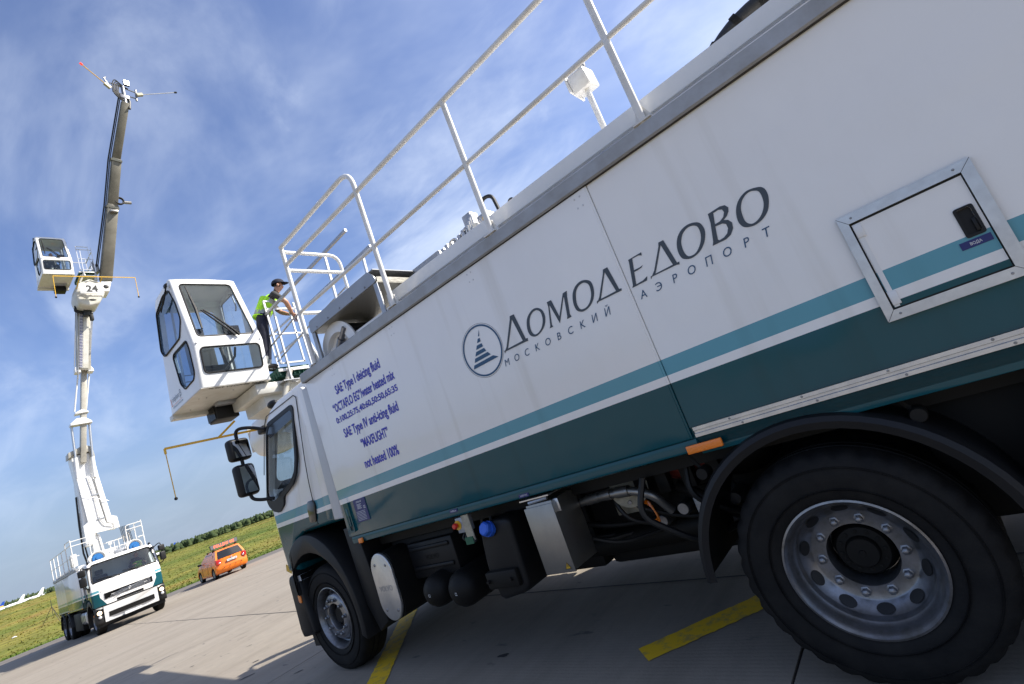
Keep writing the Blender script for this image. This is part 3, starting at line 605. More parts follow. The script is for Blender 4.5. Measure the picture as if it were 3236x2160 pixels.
def make_wheel(parent, u, side, kind):
    """kind 'front' single wheel, 'rear' twin wheel with a dished rim"""
    yo = (YS + 0.03) if kind == 'rear' else (YS + 0.137)      # outer flange plane on the left side
    s = 1 if side < 0 else -1
    F = lambda d: (yo + d) if side < 0 else (-yo - d)          # depth inwards from the flange
    z = 0.505; org = (u, 0, z); n = 96
    w = MB()
    prof = [(0.290, F(0.012)), (0.304, F(-0.002)), (0.335, F(-0.012)), (0.40, F(-0.020)), (0.455, F(-0.016)), (0.487, F(0.000)), (0.499, F(0.018)), (0.508, F(0.045)),
            (0.512, F(0.085)), (0.500, F(0.088)), (0.500, F(0.098)), (0.513, F(0.101)), (0.513, F(0.145)), (0.500, F(0.148)), (0.500, F(0.158)), (0.513, F(0.161)), (0.512, F(0.205)), (0.506, F(0.25)), (0.48, F(0.275)), (0.40, F(0.285)), (0.30, F(0.27))]
    lug = (lambda i, k: -0.012 if (i in (5, 6, 7) and k % 3 == 0) else 0.0) if kind == 'rear' else None
    w.lathe(prof, org, 'y', n, lug)
    if kind == 'rear':
        p2 = [(r, (h + 0.33) if side < 0 else (h - 0.33)) for r, h in prof]; w.lathe(p2, org, 'y', n, lug)
    # raised rings on the sidewall
    for rr_ in (0.345, 0.352, 0.44, 0.447):
        w.lathe([(rr_ - 0.002, F(-0.010)), (rr_, F(-0.0215)), (rr_ + 0.002, F(-0.010))], org, 'y', 72)
    wheel = w.build('wheel', 'rubber', parent, 40)
    r = MB()
    if kind == 'rear':
        r.lathe([(0.300, F(0.012)), (0.300, F(-0.006)), (0.291, F(-0.008)), (0.285, F(0.002)), (0.274, F(0.018)), (0.270, F(0.05)), (0.258, F(0.068)), (0.253, F(0.075)), (0.251, F(0.098)), (0.247, F(0.106)), (0.207, F(0.153)), (0.199, F(0.157)), (0.141, F(0.157)), (0.138, F(0.163)), (0.138, F(0.30))], org, 'y', 72)
        nd, nr, hd, hole_r, hole_d, sr, sd_ = 0.157, 0.1675, 0.028, 0.227, 0.1295, -0.648, 0.762
    else:
        r.lathe([(0.300, F(0.02)), (0.300, F(-0.006)), (0.291, F(-0.008)), (0.284, F(0.004)), (0.270, F(0.03)), (0.262, F(0.085)), (0.250, F(0.090)), (0.225, F(0.045)), (0.212, F(0.028)), (0.205, F(0.024)), (0.130, F(0.022)), (0.125, F(0.03)), (0.125, F(0.09))], org, 'y', 72)
        nd, nr, hd, hole_r, hole_d, sr, sd_ = 0.022, 0.1675, 0.026, 0.236, 0.0665, 0.50, 0.87
    rim = r.build('rim', 'rim_silver', wheel, 35)
    nut0 = None; hole0 = None
    for k in range(10):
        a = 2 * math.pi * (k + 0.5) / 10
        c = Vector((u + hole_r * math.cos(a), F(hole_d - 0.002), z + hole_r * math.sin(a)))
        tn = Vector((-math.sin(a), 0, math.cos(a))); rd = Vector((math.cos(a), 0, math.sin(a))); sl_ = (rd * sr + Vector((0, (1 if side < 0 else -1) * sd_, 0))).normalized(); nm = (rd * (sd_ if sr > 0 else -sd_) + Vector((0, (-1 if side < 0 else 1) * abs(sr), 0))).normalized() * 0.004
        h = MB(); h.bm.faces.new([h.bm.verts.new(c + tn * 0.036 * math.cos(t) + sl_ * 0.026 * math.sin(t) + nm) for t in [2 * math.pi * q / 16 for q in range(16)]]); h.build('hand_hole', 'text_black', wheel, 0)
        b = 2 * math.pi * k / 10; o2 = (u + nr * math.cos(b), 0, z + nr * math.sin(b))
        nu = MB(); nu.lathe([(0.0, F(nd - hd - 0.006)), (0.010, F(nd - hd - 0.004)), (0.0155, F(nd - hd)), (0.0165, F(nd - 0.006)), (0.023, F(nd - 0.003)), (0.024, F(nd + 0.004))], (0, 0, 0), 'y', 6)
        if nut0 is None: nut0 = nu.build('wheel_nut', 'nut_steel', wheel, 30); no_ = nut0
        else: nu.bm.free(); no_ = nut0.copy(); COL.objects.link(no_)
        no_.location = o2
    hb = MB()
    if kind == 'rear':
        hb.lathe([(0.0, F(0.165)), (0.012, F(0.165)), (0.014, F(0.170)), (0.062, F(0.172)), (0.068, F(0.180)), (0.070, F(0.20)), (0.105, F(0.205)), (0.112, F(0.215)), (0.137, F(0.30))], org, 'y', 40)
        for k in range(12):
            a = 2 * math.pi * k / 12; hb.lathe([(0, F(0.196)), (0.009, F(0.198)), (0.009, F(0.21))], (u + 0.088 * math.cos(a), 0, z + 0.088 * math.sin(a)), 'y', 6)
    else:
        hb.lathe([(0.0, F(0.055)), (0.07, F(0.055)), (0.08, F(0.062)), (0.085, F(0.085)), (0.126, F(0.10))], org, 'y', 40)
    hb.build('hub', 'chassis_black', wheel, 35)
    return wheel

def make_cab(root):
    def shape(prof, hw, bev, bulge=True, nsl=10):
        mb = MB(); vs = [-hw + 2 * hw * k / nsl for k in range(nsl + 1)]; rings = []
        for v in vs:
            ring = []
            for (x, z) in prof:
                k = 1 - 0.062 * max(0, (z - 1.93)) / 0.9
                xx = x + (0.13 * abs(v / hw) ** 3.2 * max(0, 1 - x / 0.7) if bulge else 0)
                zz = z - (0.05 * abs(v / hw) ** 3 if z > 2.7 else 0)
                ring.append(mb.bm.verts.new((xx, v * k, zz)))
            rings.append(ring)
        n = len(prof); f0 = mb.bm.faces.new(rings[0]); f1 = mb.bm.faces.new(list(reversed(rings[-1])))
        for a, b in zip(rings[:-1], rings[1:]):
            for i in range(n): mb.bm.faces.new((a[i], b[i], b[(i+1) % n], a[(i+1) % n]))
        bmesh.ops.recalc_face_normals(mb.bm, faces=mb.bm.faces)
        if bev: bmesh.ops.bevel(mb.bm, geom=list(f0.edges) + list(f1.edges), offset=bev, segments=3, affect='EDGES', profile=0.5)
        return mb
    prof = [(0.03, 1.03), (0.0, 1.35), (0.0, 1.90), (0.03, 1.95), (0.31, 2.64), (0.37, 2.735), (0.47, 2.79), (0.70, 2.835), (1.38, 2.86), (1.46, 2.82), (1.48, 2.74), (1.48, 1.40), (1.42, 1.38), (0.66, 1.38), (0.46, 1.33), (0.36, 1.24), (0.32, 1.03)]
    inner = [(0.12, 1.44), (0.12, 1.90), (0.40, 2.62), (0.50, 2.72), (0.72, 2.76), (1.36, 2.79), (1.42, 2.75), (1.42, 1.44)]
    body = shape(prof, 1.19, 0.055)
    cav = shape(inner, 1.115, 0.0, False, 4)
    win = [(0.155, 1.885), (0.40, 2.50), (0.47, 2.565), (0.98, 2.60), (1.02, 2.56), (0.905, 2.12), (0.84, 1.99), (0.72, 1.91), (0.30, 1.80), (0.20, 1.81)]
    win = roundpoly(win, 0.03, 3)
    wc = MB(); wc.prism(win, 'y', -1.5, 1.5)
    ws = [(-1.07, 1.99), (1.07, 1.99), (0.985, 2.66), (-0.985, 2.66)]
    wsc = MB(); wsc.prism(roundpoly(ws, 0.09, 4), 'x', -0.4, 0.60)
    me = boolean(body, [cav, wc, wsc]); cab = MB().mesh(me).build('cab', 'cab_livery', root, 35)
    # windscreen
    g = MB(); nx, nz = 14, 6; grid = []
    for j in range(nz + 1):
        t = j / nz; z = 1.96 + 0.72 * t; row = []
        for i in range(nx + 1):
            hw = 1.10 - 0.085 * t; v = -hw + 2 * hw * i / nx; x = 0.033 + (z - 1.95) * 0.4058 + 0.13 * abs(v / 1.19) ** 3.2 * 0.8 + 0.016
            row.append(g.bm.verts.new((x, v, z)))
        grid.append(row)
    for j in range(nz):
        for i in range(nx): g.bm.faces.new((grid[j][i], grid[j][i+1], grid[j+1][i+1], grid[j+1][i]))
    wsg = g.build('windscreen', 'glass_shield', cab, 60)
    # black seal round the screen
    def ws_pt(v, z, d=0.0): return (0.033 + (z - 1.95) * 0.4058 + 0.13 * abs(v / 1.19) ** 3.2 * max(0, 1 - (0.03 + (z - 1.95) * 0.4) / 0.7) - d, v, z)
    ring = roundpoly([(-1.085, 1.975), (1.085, 1.975), (1.0, 2.675), (-1.0, 2.675)], 0.10, 5); dense = []
    for a, b in zip(ring, ring[1:] + ring[:1]):
        for k in range(4): t = k / 4; dense.append(ws_pt(a[0] + (b[0]-a[0]) * t, a[1] + (b[1]-a[1]) * t, 0.004))
    MB().tube(dense, 0.022, 6, True).build('screen_seal', 'black_plastic', wsg, 60)
    sc = MB()     # scuttle panel under the screen, black
    a = [ws_pt(-1.08 + 2.16 * i / 16, 1.985, 0.010) for i in range(17)]; b_ = [(ws_pt(-1.08 + 2.16 * i / 16, 1.95)[0] - 0.012, -1.08 + 2.16 * i / 16, 1.905 + 0.02 * abs(i - 8) / 8) for i in range(17)]
    va = [sc.bm.verts.new(p) for p in a]; vb = [sc.bm.verts.new(p) for p in b_]
    for i in range(16): sc.bm.faces.new((vb[i], vb[i+1], va[i+1], va[i]))
    sc.build('scuttle_panel', 'black_plastic', cab, 50)
    for v0 in (-0.62, 0.22):
        wp = MB(); p0 = Vector(ws_pt(v0, 1.94, 0.05)); p1 = Vector(ws_pt(v0 + 0.42, 2.03, 0.035))
        wp.tube([p0, (p0 + p1) / 2 + Vector((-0.02, 0, 0)), p1], 0.012, 6); wp.tube([ws_pt(v0 + 0.08, 2.01, 0.03), ws_pt(v0 + 0.72, 2.07, 0.03)], 0.010, 6)
        wp.build('wiper', 'black_plastic', cab, 40)
    # doors: seam, window, trim, handle (both sides)
    for s in (-1, 1):
        Yk = lambda z: s * (1.19 * (1 - 0.062 * max(0, (z - 1.93)) / 0.9))
        def sidepts(poly, d): return [(x, Yk(z) + s * d, z) for x, z in poly]
        gl = MB(); P = sidepts(win, -0.02); gl.bm.faces.new([gl.bm.verts.new(p) for p in P]); glo = gl.build('side_window', 'glass', cab, 0)
        tr = MB(); outer = roundpoly([(0.105, 1.83), (0.375, 2.52), (0.46, 2.615), (1.02, 2.645), (1.06, 2.60), (0.945, 2.10), (0.87, 1.96), (0.76, 1.88), (0.50, 1.80), (0.46, 1.72), (0.33, 1.66), (0.20, 1.70), (0.13, 1.76)], 0.03, 3)
        tri = geometry.tessellate_polygon([[Vector((p[0], p[1], 0)) for p in outer], [Vector((p[0], p[1], 0)) for p in win]]); fl = outer + win
        va = [tr.bm.verts.new((x, Yk(z) + s * 0.008, z)) for x, z in fl]; vb = [tr.bm.verts.new((x, Yk(z) - s * 0.015, z)) for x, z in fl]
        for t in tri: tr.bm.faces.new([va[i] for i in t])
        for k0, ln in ((0, len(outer)), (len(outer), len(win))):
            for i in range(ln): j = (i + 1) % ln; tr.bm.faces.new((va[k0+i], va[k0+j], vb[k0+j], vb[k0+i]))
        bmesh.ops.recalc_face_normals(tr.bm, faces=tr.bm.faces); tr.build('window_trim', 'black_plastic', cab, 30)
        vis = MB(); q = [(0.40, 2.50), (0.47, 2.565), (0.98, 2.60), (1.02, 2.565), (0.99, 2.50), (0.46, 2.44)]
        vis.bm.faces.new([vis.bm.verts.new(p) for p in sidepts(q, 0.004)]); vis.build('rain_guard', 'black_gloss', cab, 0)
        sm = MB(); seam = [(0.06, 1.20), (0.03, 1.50), (0.05, 1.86), (0.36, 2.60), (0.45, 2.69), (1.10, 2.715), (1.15, 2.68), (1.02, 1.42), (0.66, 1.40)]
        pts = []
        for a, b in zip(seam[:-1], seam[1:]):
            for k in range(6): t = k / 6; pts.append((a[0] + (b[0]-a[0]) * t, a[1] + (b[1]-a[1]) * t))
        pts = [p for p in pts if p[0] > 0.16 or p[1] > 2.0]
        MBs = sm.tube([(x, Yk(z) - s * 0.0005, z) for x, z in pts], 0.0045, 5); MBs.build('door_seam', 'text_black', cab, 0)
        hd = MB(); hd.prism(roundpoly([(0.90, 1.455), (1.02, 1.445), (1.075, 1.60), (1.05, 1.655), (0.95, 1.66), (0.915, 1.60)], 0.025, 3), 'y', s * 1.180, s * 1.203, 0.006); hd.build('door_handle', 'black_gloss', cab, 30)
        if s < 0:
            tm = textfit('108812', 0.15, (0.048, True), 0, 0.0); m_ = frame_mtx((0.21, YS + 0.0545, 1.685), (1, 0, 0), (0, 0, 1)); MB().mesh(tm).xf(m_).build('lettering', 'text_black', cab, 0)
        # corner panel and step box under the door, wheel arch
        if s < 0: MB().prism([(0.12, 1.13), (0.22, 1.09), (0.20, 1.02), (0.10, 1.06)], 'y', -1.1765, -1.179).build('reflector', 'yellow_paint', cab, 0)
        fd = MB(); c = (0.69, 0.505); n = 22; ro, ri = 0.74, 0.665; A, B = [], []
        outl = []; inl = []
        for k in range(n + 1):
            a = R(-12 + (168) * k / n); kx = 1.0; o_ = Vector((c[0] + ro * math.cos(a) * 0.93, c[1] + ro * math.sin(a) * 1.16)); i_ = Vector((c[0] + ri * math.cos(a) * 0.92, c[1] + ri * math.sin(a) * 1.02)); o_.y = min(o_.y, 1.395); outl.append(o_); inl.append(i_)
        ring_ = [(p.x, p.y) for p in outl] + [(p.x, p.y) for p in reversed(inl)]
        ring_ = [(max(0.30, x), z) for x, z in ring_]
        fd.prism(ring_, 'y', s * 1.215, s * 0.72, 0.012)
        fd.build('front_mudguard', 'black_plastic', cab, 35)
    # back wing between cab and body
        fr = MB(); fr.prism(roundpoly([(1.27, 1.42), (1.49, 1.40), (1.535, 1.46), (1.535, 2.60), (1.46, 2.70), (1.36, 2.70)], 0.03, 3), 'y', s * 1.185, s * 1.225, 0.012); fr.build('side_fairing', 'livery', cab, 35)
        mk = MB(); mk.prism([(1.405, 1.405), (1.575, 1.395), (1.588, 2.665), (1.475, 2.665)], 'y', s * 1.10, s * 1.236, 0.018, 3); mk.build('fairing_edge', 'fairing_grey', cab, 35)
    # grille, emblem, bumper, lamps
    fx = lambda v, z=1.4: 0.13 * abs(v / 1.19) ** 3.2 + max(0.0, (1.35 - z) * 0.094)
    def frontpanel(name, poly, m, d0, d1, parent=cab, sm=30):
        mb = MB(); tri = geometry.tessellate_polygon([[Vector((p[0], p[1], 0)) for p in poly]]); va = [mb.bm.verts.new((fx(p[0], p[1]) - d1, p[0], p[1])) for p in poly]; vb = [mb.bm.verts.new((fx(p[0], p[1]) - d0, p[0], p[1])) for p in poly]
        for t in tri: mb.bm.faces.new([va[i] for i in t])
        for i in range(len(poly)): j = (i + 1) % len(poly); mb.bm.faces.new((va[i], va[j], vb[j], vb[i]))
        bmesh.ops.recalc_face_normals(mb.bm, faces=mb.bm.faces); return mb.build(name, m, parent, sm)
    def strip(v0, v1, z0, z1, r=0.03, n=12):
        top = [(v0 + (v1 - v0) * k / n, z1) for k in range(n, -1, -1)]; bot = [(v0 + (v1 - v0) * k / n, z0) for k in range(n + 1)]
        return bot + top
    gr = frontpanel('grille', strip(-0.81, 0.81, 1.235, 1.455), 'black_plastic', -0.03, 0.012)
    for k in range(4): frontpanel('slat', strip(-0.80, 0.80, 1.255 + 0.052 * k, 1.277 + 0.052 * k), 'black_plastic', 0.01, 0.026, gr)
    db = MB(); db.beam((-0.034, 0.50, 1.235), (-0.034, -0.50, 1.45), 0.012, 0.016, (0, 0, 1)); db.build('diagonal_bar', 'aluminium', gr, 30)
    em = MB(); em.lathe([(0.052, -0.012), (0.052, -0.052), (0.040, -0.056), (0.034, -0.052), (0.034, -0.04), (0, -0.04)], (0, 0, 1.345), 'x', 24); em.build('emblem', 'aluminium', gr, 30)
    frontpanel('lower_slot', strip(-0.45, 0.45, 1.04, 1.13), 'black_plastic', -0.02, 0.006)
    for v in (-0.55, 0.55): frontpanel('grille_lamp', strip(v - 0.05, v + 0.05, 1.325, 1.355, n=2), 'lamp_clear', 0.02, 0.03, gr)
    m_ = frame_mtx((fx(0.9) - 0.006, 0.92, 1.535), (0, -1, 0), (0, 0, 1)); MB().mesh(textfit('VOLVO', 0.36, (0.062, True), 0, 0.012)).xf(m_).build('lettering', 'galvanised', cab, 0)
    m_ = frame_mtx((fx(0.75) - 0.006, -0.72, 1.54), (0, -1, 0), (0, 0, 1)); MB().mesh(textfit('FE', 0.12, (0.05, True), 0.2, 0.006)).xf(m_).build('lettering', 'galvanised', cab, 0)
    frontpanel('cab_gap', strip(-1.14, 1.14, 0.985, 1.025), 'text_black', -0.03, -0.002)
    bp = frontpanel('bumper', strip(-0.90, 0.90, 0.40, 0.985, n=14), 'white_paint', -0.20, 0.045)
    frontpanel('bumper_slot', strip(-0.76, 0.76, 0.55, 0.73), 'black_plastic', 0.03, 0.050, bp)
    frontpanel('number_plate', strip(-0.29, 0.29, 0.40, 0.50, n=4), 'label_white', 0.03, 0.058, bp)
    frontpanel('valance', strip(-1.12, 1.12, 0.25, 0.40), 'black_plastic', -0.22, 0.030, bp)
    for s in (-1, 1):
        v0, v1 = sorted((s * 0.925, s * 1.175)); frontpanel('bumper_end', strip(v0, v1, 0.93, 0.985, n=6), 'white_paint', -0.20, 0.040, bp)
        cb = MB(); cb.prism(roundpoly([(0.10, 0.36), (0.38, 0.39), (0.36, 0.58), (0.33, 0.75), (0.31, 0.96), (0.24, 1.0), (0.12, 1.0), (0.075, 0.95), (0.07, 0.44)], 0.03, 3), 'y', s * 0.93, s * 1.185, 0.03); cb.build('bumper_corner', 'black_plastic', bp, 35)
        MB().box(0.16, 0.40, s * 0.99 - 0.12, s * 0.99 + 0.12, 0.29, 0.37, 0.015).build('step', 'black_plastic', bp, 35)
        v0, v1 = sorted((s * 0.945, s * 1.155)); hl = frontpanel('headlamp', strip(v0, v1, 0.56, 0.92, n=6), 'black_gloss', -0.10, 0.046, bp)
        for q, (zz, mm, rr_) in enumerate(((0.80, 'headlamp_lit', 0.075), (0.64, 'lamp_clear', 0.055))):
            MB().lathe([(0, -0.010), (rr_ * 0.6, -0.006), (rr_, 0.006), (rr_, 0.05)], (fx(1.03) - 0.05, s * 1.045, zz), 'x', 20).build('lamp_lens', mm if q else ('headlamp_lit' if True else ''), hl, 40)
        am = MB(); am.prism(roundpoly([(0.225, 0.725), (0.285, 0.71), (0.29, 0.79), (0.235, 0.805)], 0.02, 3), 'y', s * 1.18, s * 1.196, 0.004); am.build('side_marker', 'amber', bp, 30)
        # mirrors
        mo = MB(); yo = s * 1.345
        arm = [(0.36, s * 1.14, 2.57), (0.25, s * 1.25, 2.65), (0.125, yo, 2.68), (0.12, yo, 2.50), (0.12, yo, 2.2), (0.12, yo, 1.90), (0.17, s * 1.28, 1.86), (0.27, s * 1.185, 1.83)]
        mo.tube(fillet([Vector(p) for p in arm], 0.09), 0.019, 8); ma = mo.build('mirror_arm', 'black_plastic', cab, 40)
        MB().box(0.19, 0.34, s * 1.10 - 0.05, s * 1.10 + 0.085, 2.545, 2.625, 0.02).build('arm_bracket', 'black_plastic', ma, 40)
        for (zc, hh, ww) in ((2.455, 0.245, 0.245), (2.115, 0.345, 0.225)):
            mr = MB(); yaw = Matrix.Rotation(s * R(-14), 3, 'Z'); cx = (0.095, yo, zc)
            mr.box(0.035, 0.155, yo - ww / 2, yo + ww / 2, zc - hh / 2, zc + hh / 2, 0.045, 4, yaw, Vector(cx)); mh = mr.build('mirror', 'black_plastic', cab, 50)
            gq = MB(); gq.box(0.1555, 0.1575, yo - ww / 2 + 0.03, yo + ww / 2 - 0.03, zc - hh / 2 + 0.03, zc + hh / 2 - 0.03, 0, 1, yaw, Vector(cx)); gq.build('mirror_glass', 'mirror_glass', mh, 0)
    # horn / lamp lump at the roof corner, roof marker
    MB().ell((0.50, -1.05, 2.80), (0.09, 0.05, 0.045), 2).build('roof_lamp', 'black_plastic', cab, 60)
    MB().ell((0.50, 1.05, 2.80), (0.09, 0.05, 0.045), 2).build('roof_lamp', 'black_plastic', cab, 60)
    # interior
    it = MB(); it.prism([(0.14, 1.46), (0.14, 1.93), (0.30, 1.98), (0.48, 1.90), (0.50, 1.60), (0.40, 1.46)], 'y', -1.08, 1.08, 0.03); it.build('dashboard', 'dash_dark', cab, 40)
    for v in (-0.62, 0.62):
        se = MB(); se.box(0.72, 1.20, v - 0.25, v + 0.25, 1.50, 1.72, 0.06, 3); se.box(1.14, 1.30, v - 0.25, v + 0.25, 1.62, 2.22, 0.06, 3, Matrix.Rotation(R(10), 3, 'Y')); se.box(1.24, 1.33, v - 0.13, v + 0.13, 2.24, 2.44, 0.04, 3); se.build('seat', 'seat_cloth', cab, 50)
    sw = MB(); ct = Vector((0.60, -0.62, 1.98)); sw.tube([ct + Vector((0.09 * math.cos(a) , 0.225 * math.sin(a), 0.20 * math.cos(a))) for a in [2 * math.pi * k / 28 for k in range(28)]], 0.016, 6, True)
    sw.tube([ct, ct + Vector((-0.16, 0, -0.10))], 0.03, 8); sw.tube([ct + Vector((0, -0.22, 0)), ct, ct + Vector((0, 0.22, 0))], 0.015, 6); sw.build('steering_wheel', 'black_plastic', cab, 50)
    return cab

def make_body(root):
    X0, X1, XS = 1.60, 7.45, 4.90
    bx = MB(); bx.box(X0 + 0.012, X1, YS + 0.022, -YS - 0.022, 1.16, 2.70, 0.004); bx.box(X0 + 0.08, X1 - 0.02, YS + 0.10, -YS - 0.10, 2.70, 2.86)
    body = bx.build('tank_body', 'livery', root, 30)
    for s in (-1, 1):
        yo, yi = s * 1.25, s * 1.226
        ap = MB(); ap.box(X0, XS, *sorted((yo, yi)), 1.222, 2.688, 0.006, 2); pn = ap.build('side_panel', 'livery', body, 30)
        rp = MB()
        if s < 0:      # access opening in the rear panel
            rp.sheet([[(XS + 0.014, 1.275), (X1, 1.275), (X1, 2.69), (XS + 0.014, 2.69)], [(5.888, 1.484), (5.888, 1.870), (6.262, 1.870), (6.262, 1.484)]], 'y', yo + 0.012, yo + 0.028)
        else: rp.box(XS + 0.014, X1, *sorted((yo - 0.012, yo - 0.028)), 1.275, 2.69)
        rp.build('side_panel', 'livery', body, 0)
        MB().box(XS - 0.004, XS + 0.010, *sorted((yo - s * 0.004, yo - s * 0.02)), 1.222, 2.688, 0.003).build('panel_edge', 'livery', body, 30)
        sl_ = MB(); sl_.prism([(s * 1.205, 1.150), (s * 1.237, 1.160), (s * 1.243, 1.19), (s * 1.237, 1.216), (s * 1.205, 1.218)], 'x', X0 + 0.02, XS + 0.02, 0.0); sl_.build('sill', 'livery', body, 30)
        sk = MB(); sk.box(XS + 0.02, X1, *sorted((s * 1.228, s * 1.20)), 1.135, 1.228, 0.004); sk.build('skirt', 'livery', body, 30)
        # bumper rail: two lips and a groove
        r = MB(); yy = s * 1.252
        r.prism([(s * 1.224, 1.224), (yy, 1.224), (yy, 1.2405), (s * 1.243, 1.2435), (s * 1.243, 1.2545), (yy, 1.2575), (yy, 1.274), (s * 1.224, 1.274)], 'x', XS + 0.03, X1, 0.0015); rl = r.build('rub_rail', 'aluminium', body, 30)
        sc = MB()
        for k in range(7):
            x = XS + 0.22 + 0.33 * k
            for z in (1.266, 1.232): sc.lathe([(0.0, yy + s * 0.003), (0.0045, yy + s * 0.0025), (0.0055, yy)], (x + (0.05 if z < 1.25 else 0), 0, z), 'y', 10)
        sc.build('screws', 'nut_steel', rl, 40)
        # top rail with gutter, coaming, deck
        t = MB(); t.prism([(s * 1.20, 2.692), (s * 1.262, 2.692), (s * 1.272, 2.700), (s * 1.272, 2.775), (s * 1.262, 2.785), (s * 1.20, 2.785)], 'x', X0 - 0.02, X1, 0.002); t.build('top_rail', 'rail_grey', body, 30)
        MB().box(X0, X1, *sorted((s * 1.20, s * 1.2545)), 2.6885, 2.6945).build('gutter_shade_strip', 'gutter_dirt_shade', body, 0)  # dark strip that paints the gutter's shadow and dirt under the rail
        if s < 0:
            for x in (6.78,): MB().box(x, x + 0.006, YS - 0.0235, YS - 0.02, 2.696, 2.782).build('rail_joint', 'joint_dark', body, 0)
        cm = MB(); cm.box(2.95, X1, *sorted((s * 1.150, s * 1.120)), 2.785, 2.958, 0.006); cm.build('coaming', 'white_paint', body, 30)
        for (x0_, x1_) in ((0.16, 0.245), (3.09, 3.27)) if False else ((1.74, 1.80), (4.86, 5.045)):
            z0 = 1.172; rf = MB(); rf.box(x0_, x1_, *sorted((s * 1.243, s * 1.262)), z0 - 0.02, z0 + 0.022, 0.005); rf.build('side_marker', 'amber', body, 30)
        # rivets near the panel top
        rv = MB()
        for x in (2.06, 2.98, 3.90, 4.82):
            for z in (2.655, 2.60):
                for d in (0, 0.036): rv.lathe([(0, s * 1.253), (0.004, s * 1.252), (0.006, s * 1.2495)], (x + d, 0, z), 'y', 8)
        rv.build('rivets', 'aluminium', pn, 40)
        if s > 0: continue
        # lettering and emblem on the left side
        Ly = YS - 0.0025
        def catmull(P, n=4):
            out = []; m = len(P)
            for i in range(m):
                p0, p1, p2, p3 = [Vector(P[(i + k) % m]) for k in (-1, 0, 1, 2)]
                for q in range(n):
                    t_ = q / n; out.append(tuple(0.5 * ((2*p1) + (-p0+p2)*t_ + (2*p0-5*p1+4*p2-p3)*t_*t_ + (-p0+3*p1-3*p2+p3)*t_**3)))
            return out
        for q, (cv, rings) in enumerate(LETTERS):
            y = Ly if q < 5 else YS + 0.0098
            rr_ = [[(a / 1000, b / 1000) for a, b in r_] for r_ in rings]
            if cv: rr_ = [catmull(r_) for r_ in rr_]
            MB().sheet(rr_, 'y', y, y).build('letter', 'charcoal_print', body, 0)
        e = MB()
        for P in EMBLEM: e.sheet([[(a / 1000, b / 1000) for a, b in P]], 'y', Ly, Ly)
        cc = (3.802, 2.145)
        def ringp(r): return [(cc[0] + r * math.cos(2*math.pi*k/64), cc[1] + r * math.sin(2*math.pi*k/64)) for k in range(64)]
        e.sheet([ringp(0.174), ringp(0.162)], 'y', Ly, Ly); e.build('emblem', 'logo_blue', body, 0)
        MB().sheet([ringp(0.1825), ringp(0.1805)], 'y', Ly, Ly).build('emblem_ring', 'charcoal_print', body, 0)
        # spaced-out subtitle: one glyph at a time
        sub = 'МОСКОВСКИЙ АЭРОПОРТ'; x0_, x1_ = 3.962, 5.603; n_ = len(sub)
        for k, ch in enumerate(sub):
            if ch == ' ': continue
            la = {'М': 'M', 'О': 'O', 'С': 'C', 'К': 'K', 'В': 'B', 'А': 'A', 'Р': 'P', 'Т': 'T', 'Э': 'C'}.get(ch, ch); me = textmesh(la, 1.0, 0.92, 0.0, 0.0, 'CENTER')
            if ch == 'Э':      # a mirrored C with a bar
                for v_ in me.vertices: v_.co.x *= -1
                tmpb = MB().mesh(me); tmpb.quad((-0.16, 0.325, 0), (0.26, 0.325, 0), (0.26, 0.405, 0), (-0.16, 0.405, 0)); tmpb.bm.to_mesh(me); tmpb.bm.free()
            me.transform(Matrix(((0.062, 0.0136, 0, 0), (0, 0.062, 0, 0), (0, 0, 0.062, 0), (0, 0, 0, 1)))); x = x0_ + (x1_ - x0_) * (k + 0.0) / (n_ - 1)
            x = x - 0.045 * (1 if k < 10 else 0) * (k / 10) ; onp = x < XS - 0.01
            me.transform(frame_mtx((x, Ly if onp else YS + 0.0098, 1.976), (1, 0, 0), (0, 0, 1))); MB().mesh(me).build('letter', 'logo_blue', body, 0)
        # fluid notice, six lines
        for (txt, a, b, z, h) in (('SAE Type I deicing fluid', 2.046, 2.738, 2.427, 0.078), ('“OCTAFLO EG”/water heated mix', 1.930, 2.868, 2.286, 0.078), ('0:100,25:75,40:60,50:50,65:35', 1.925, 2.860, 2.190, 0.052),
                                  ('SAE Type IV anti-icing fluid', 1.985, 2.795, 2.046, 0.078), ('“MAXFLIGHT”', 2.185, 2.585, 1.898, 0.078), ('not heated 100%', 2.150, 2.640, 1.732, 0.078)):
            MB().mesh(textfit(txt, b - a, (h, True), 0, 0.026)).xf(frame_mtx((a, Ly, z), (1, 0, 0), (0, 0, 1))).build('lettering', 'text_blue', pn, 0)
        # rating plate
        pl = MB(); pl.box(1.817, 2.001, YS - 0.004, YS, 1.322, 1.515, 0.001); rp_ = pl.build('rating_plate', 'label_navy', body, 0)
        tx = MB()
        for me, ox, oz in ((textfit('VESTERGAARD', 0.085, (0.014, True), 0, 0.01), 1.86, 1.485), (textfit('CE', 0.030, (0.024, True), 0, 0.01), 1.955, 1.425)):
            me.transform(frame_mtx((ox, YS - 0.0055, oz), (1, 0, 0), (0, 0, 1))); tx.mesh(me)
        for k in range(5): tx.quad((1.862, YS - 0.0055, 1.472 - 0.009 * k), (1.862 + 0.07 - 0.01 * (k % 2), YS - 0.0055, 1.472 - 0.009 * k), (1.862 + 0.07 - 0.01 * (k % 2), YS - 0.0055, 1.469 - 0.009 * k), (1.862, YS - 0.0055, 1.469 - 0.009 * k))
        for k in range(7): tx.quad((1.83, YS - 0.0055, 1.41 - 0.012 * k), (1.965, YS - 0.0055, 1.41 - 0.012 * k), (1.965, YS - 0.0055, 1.4075 - 0.012 * k), (1.83, YS - 0.0055, 1.4075 - 0.012 * k))
        tx.build('lettering', 'label_white', rp_, 0)
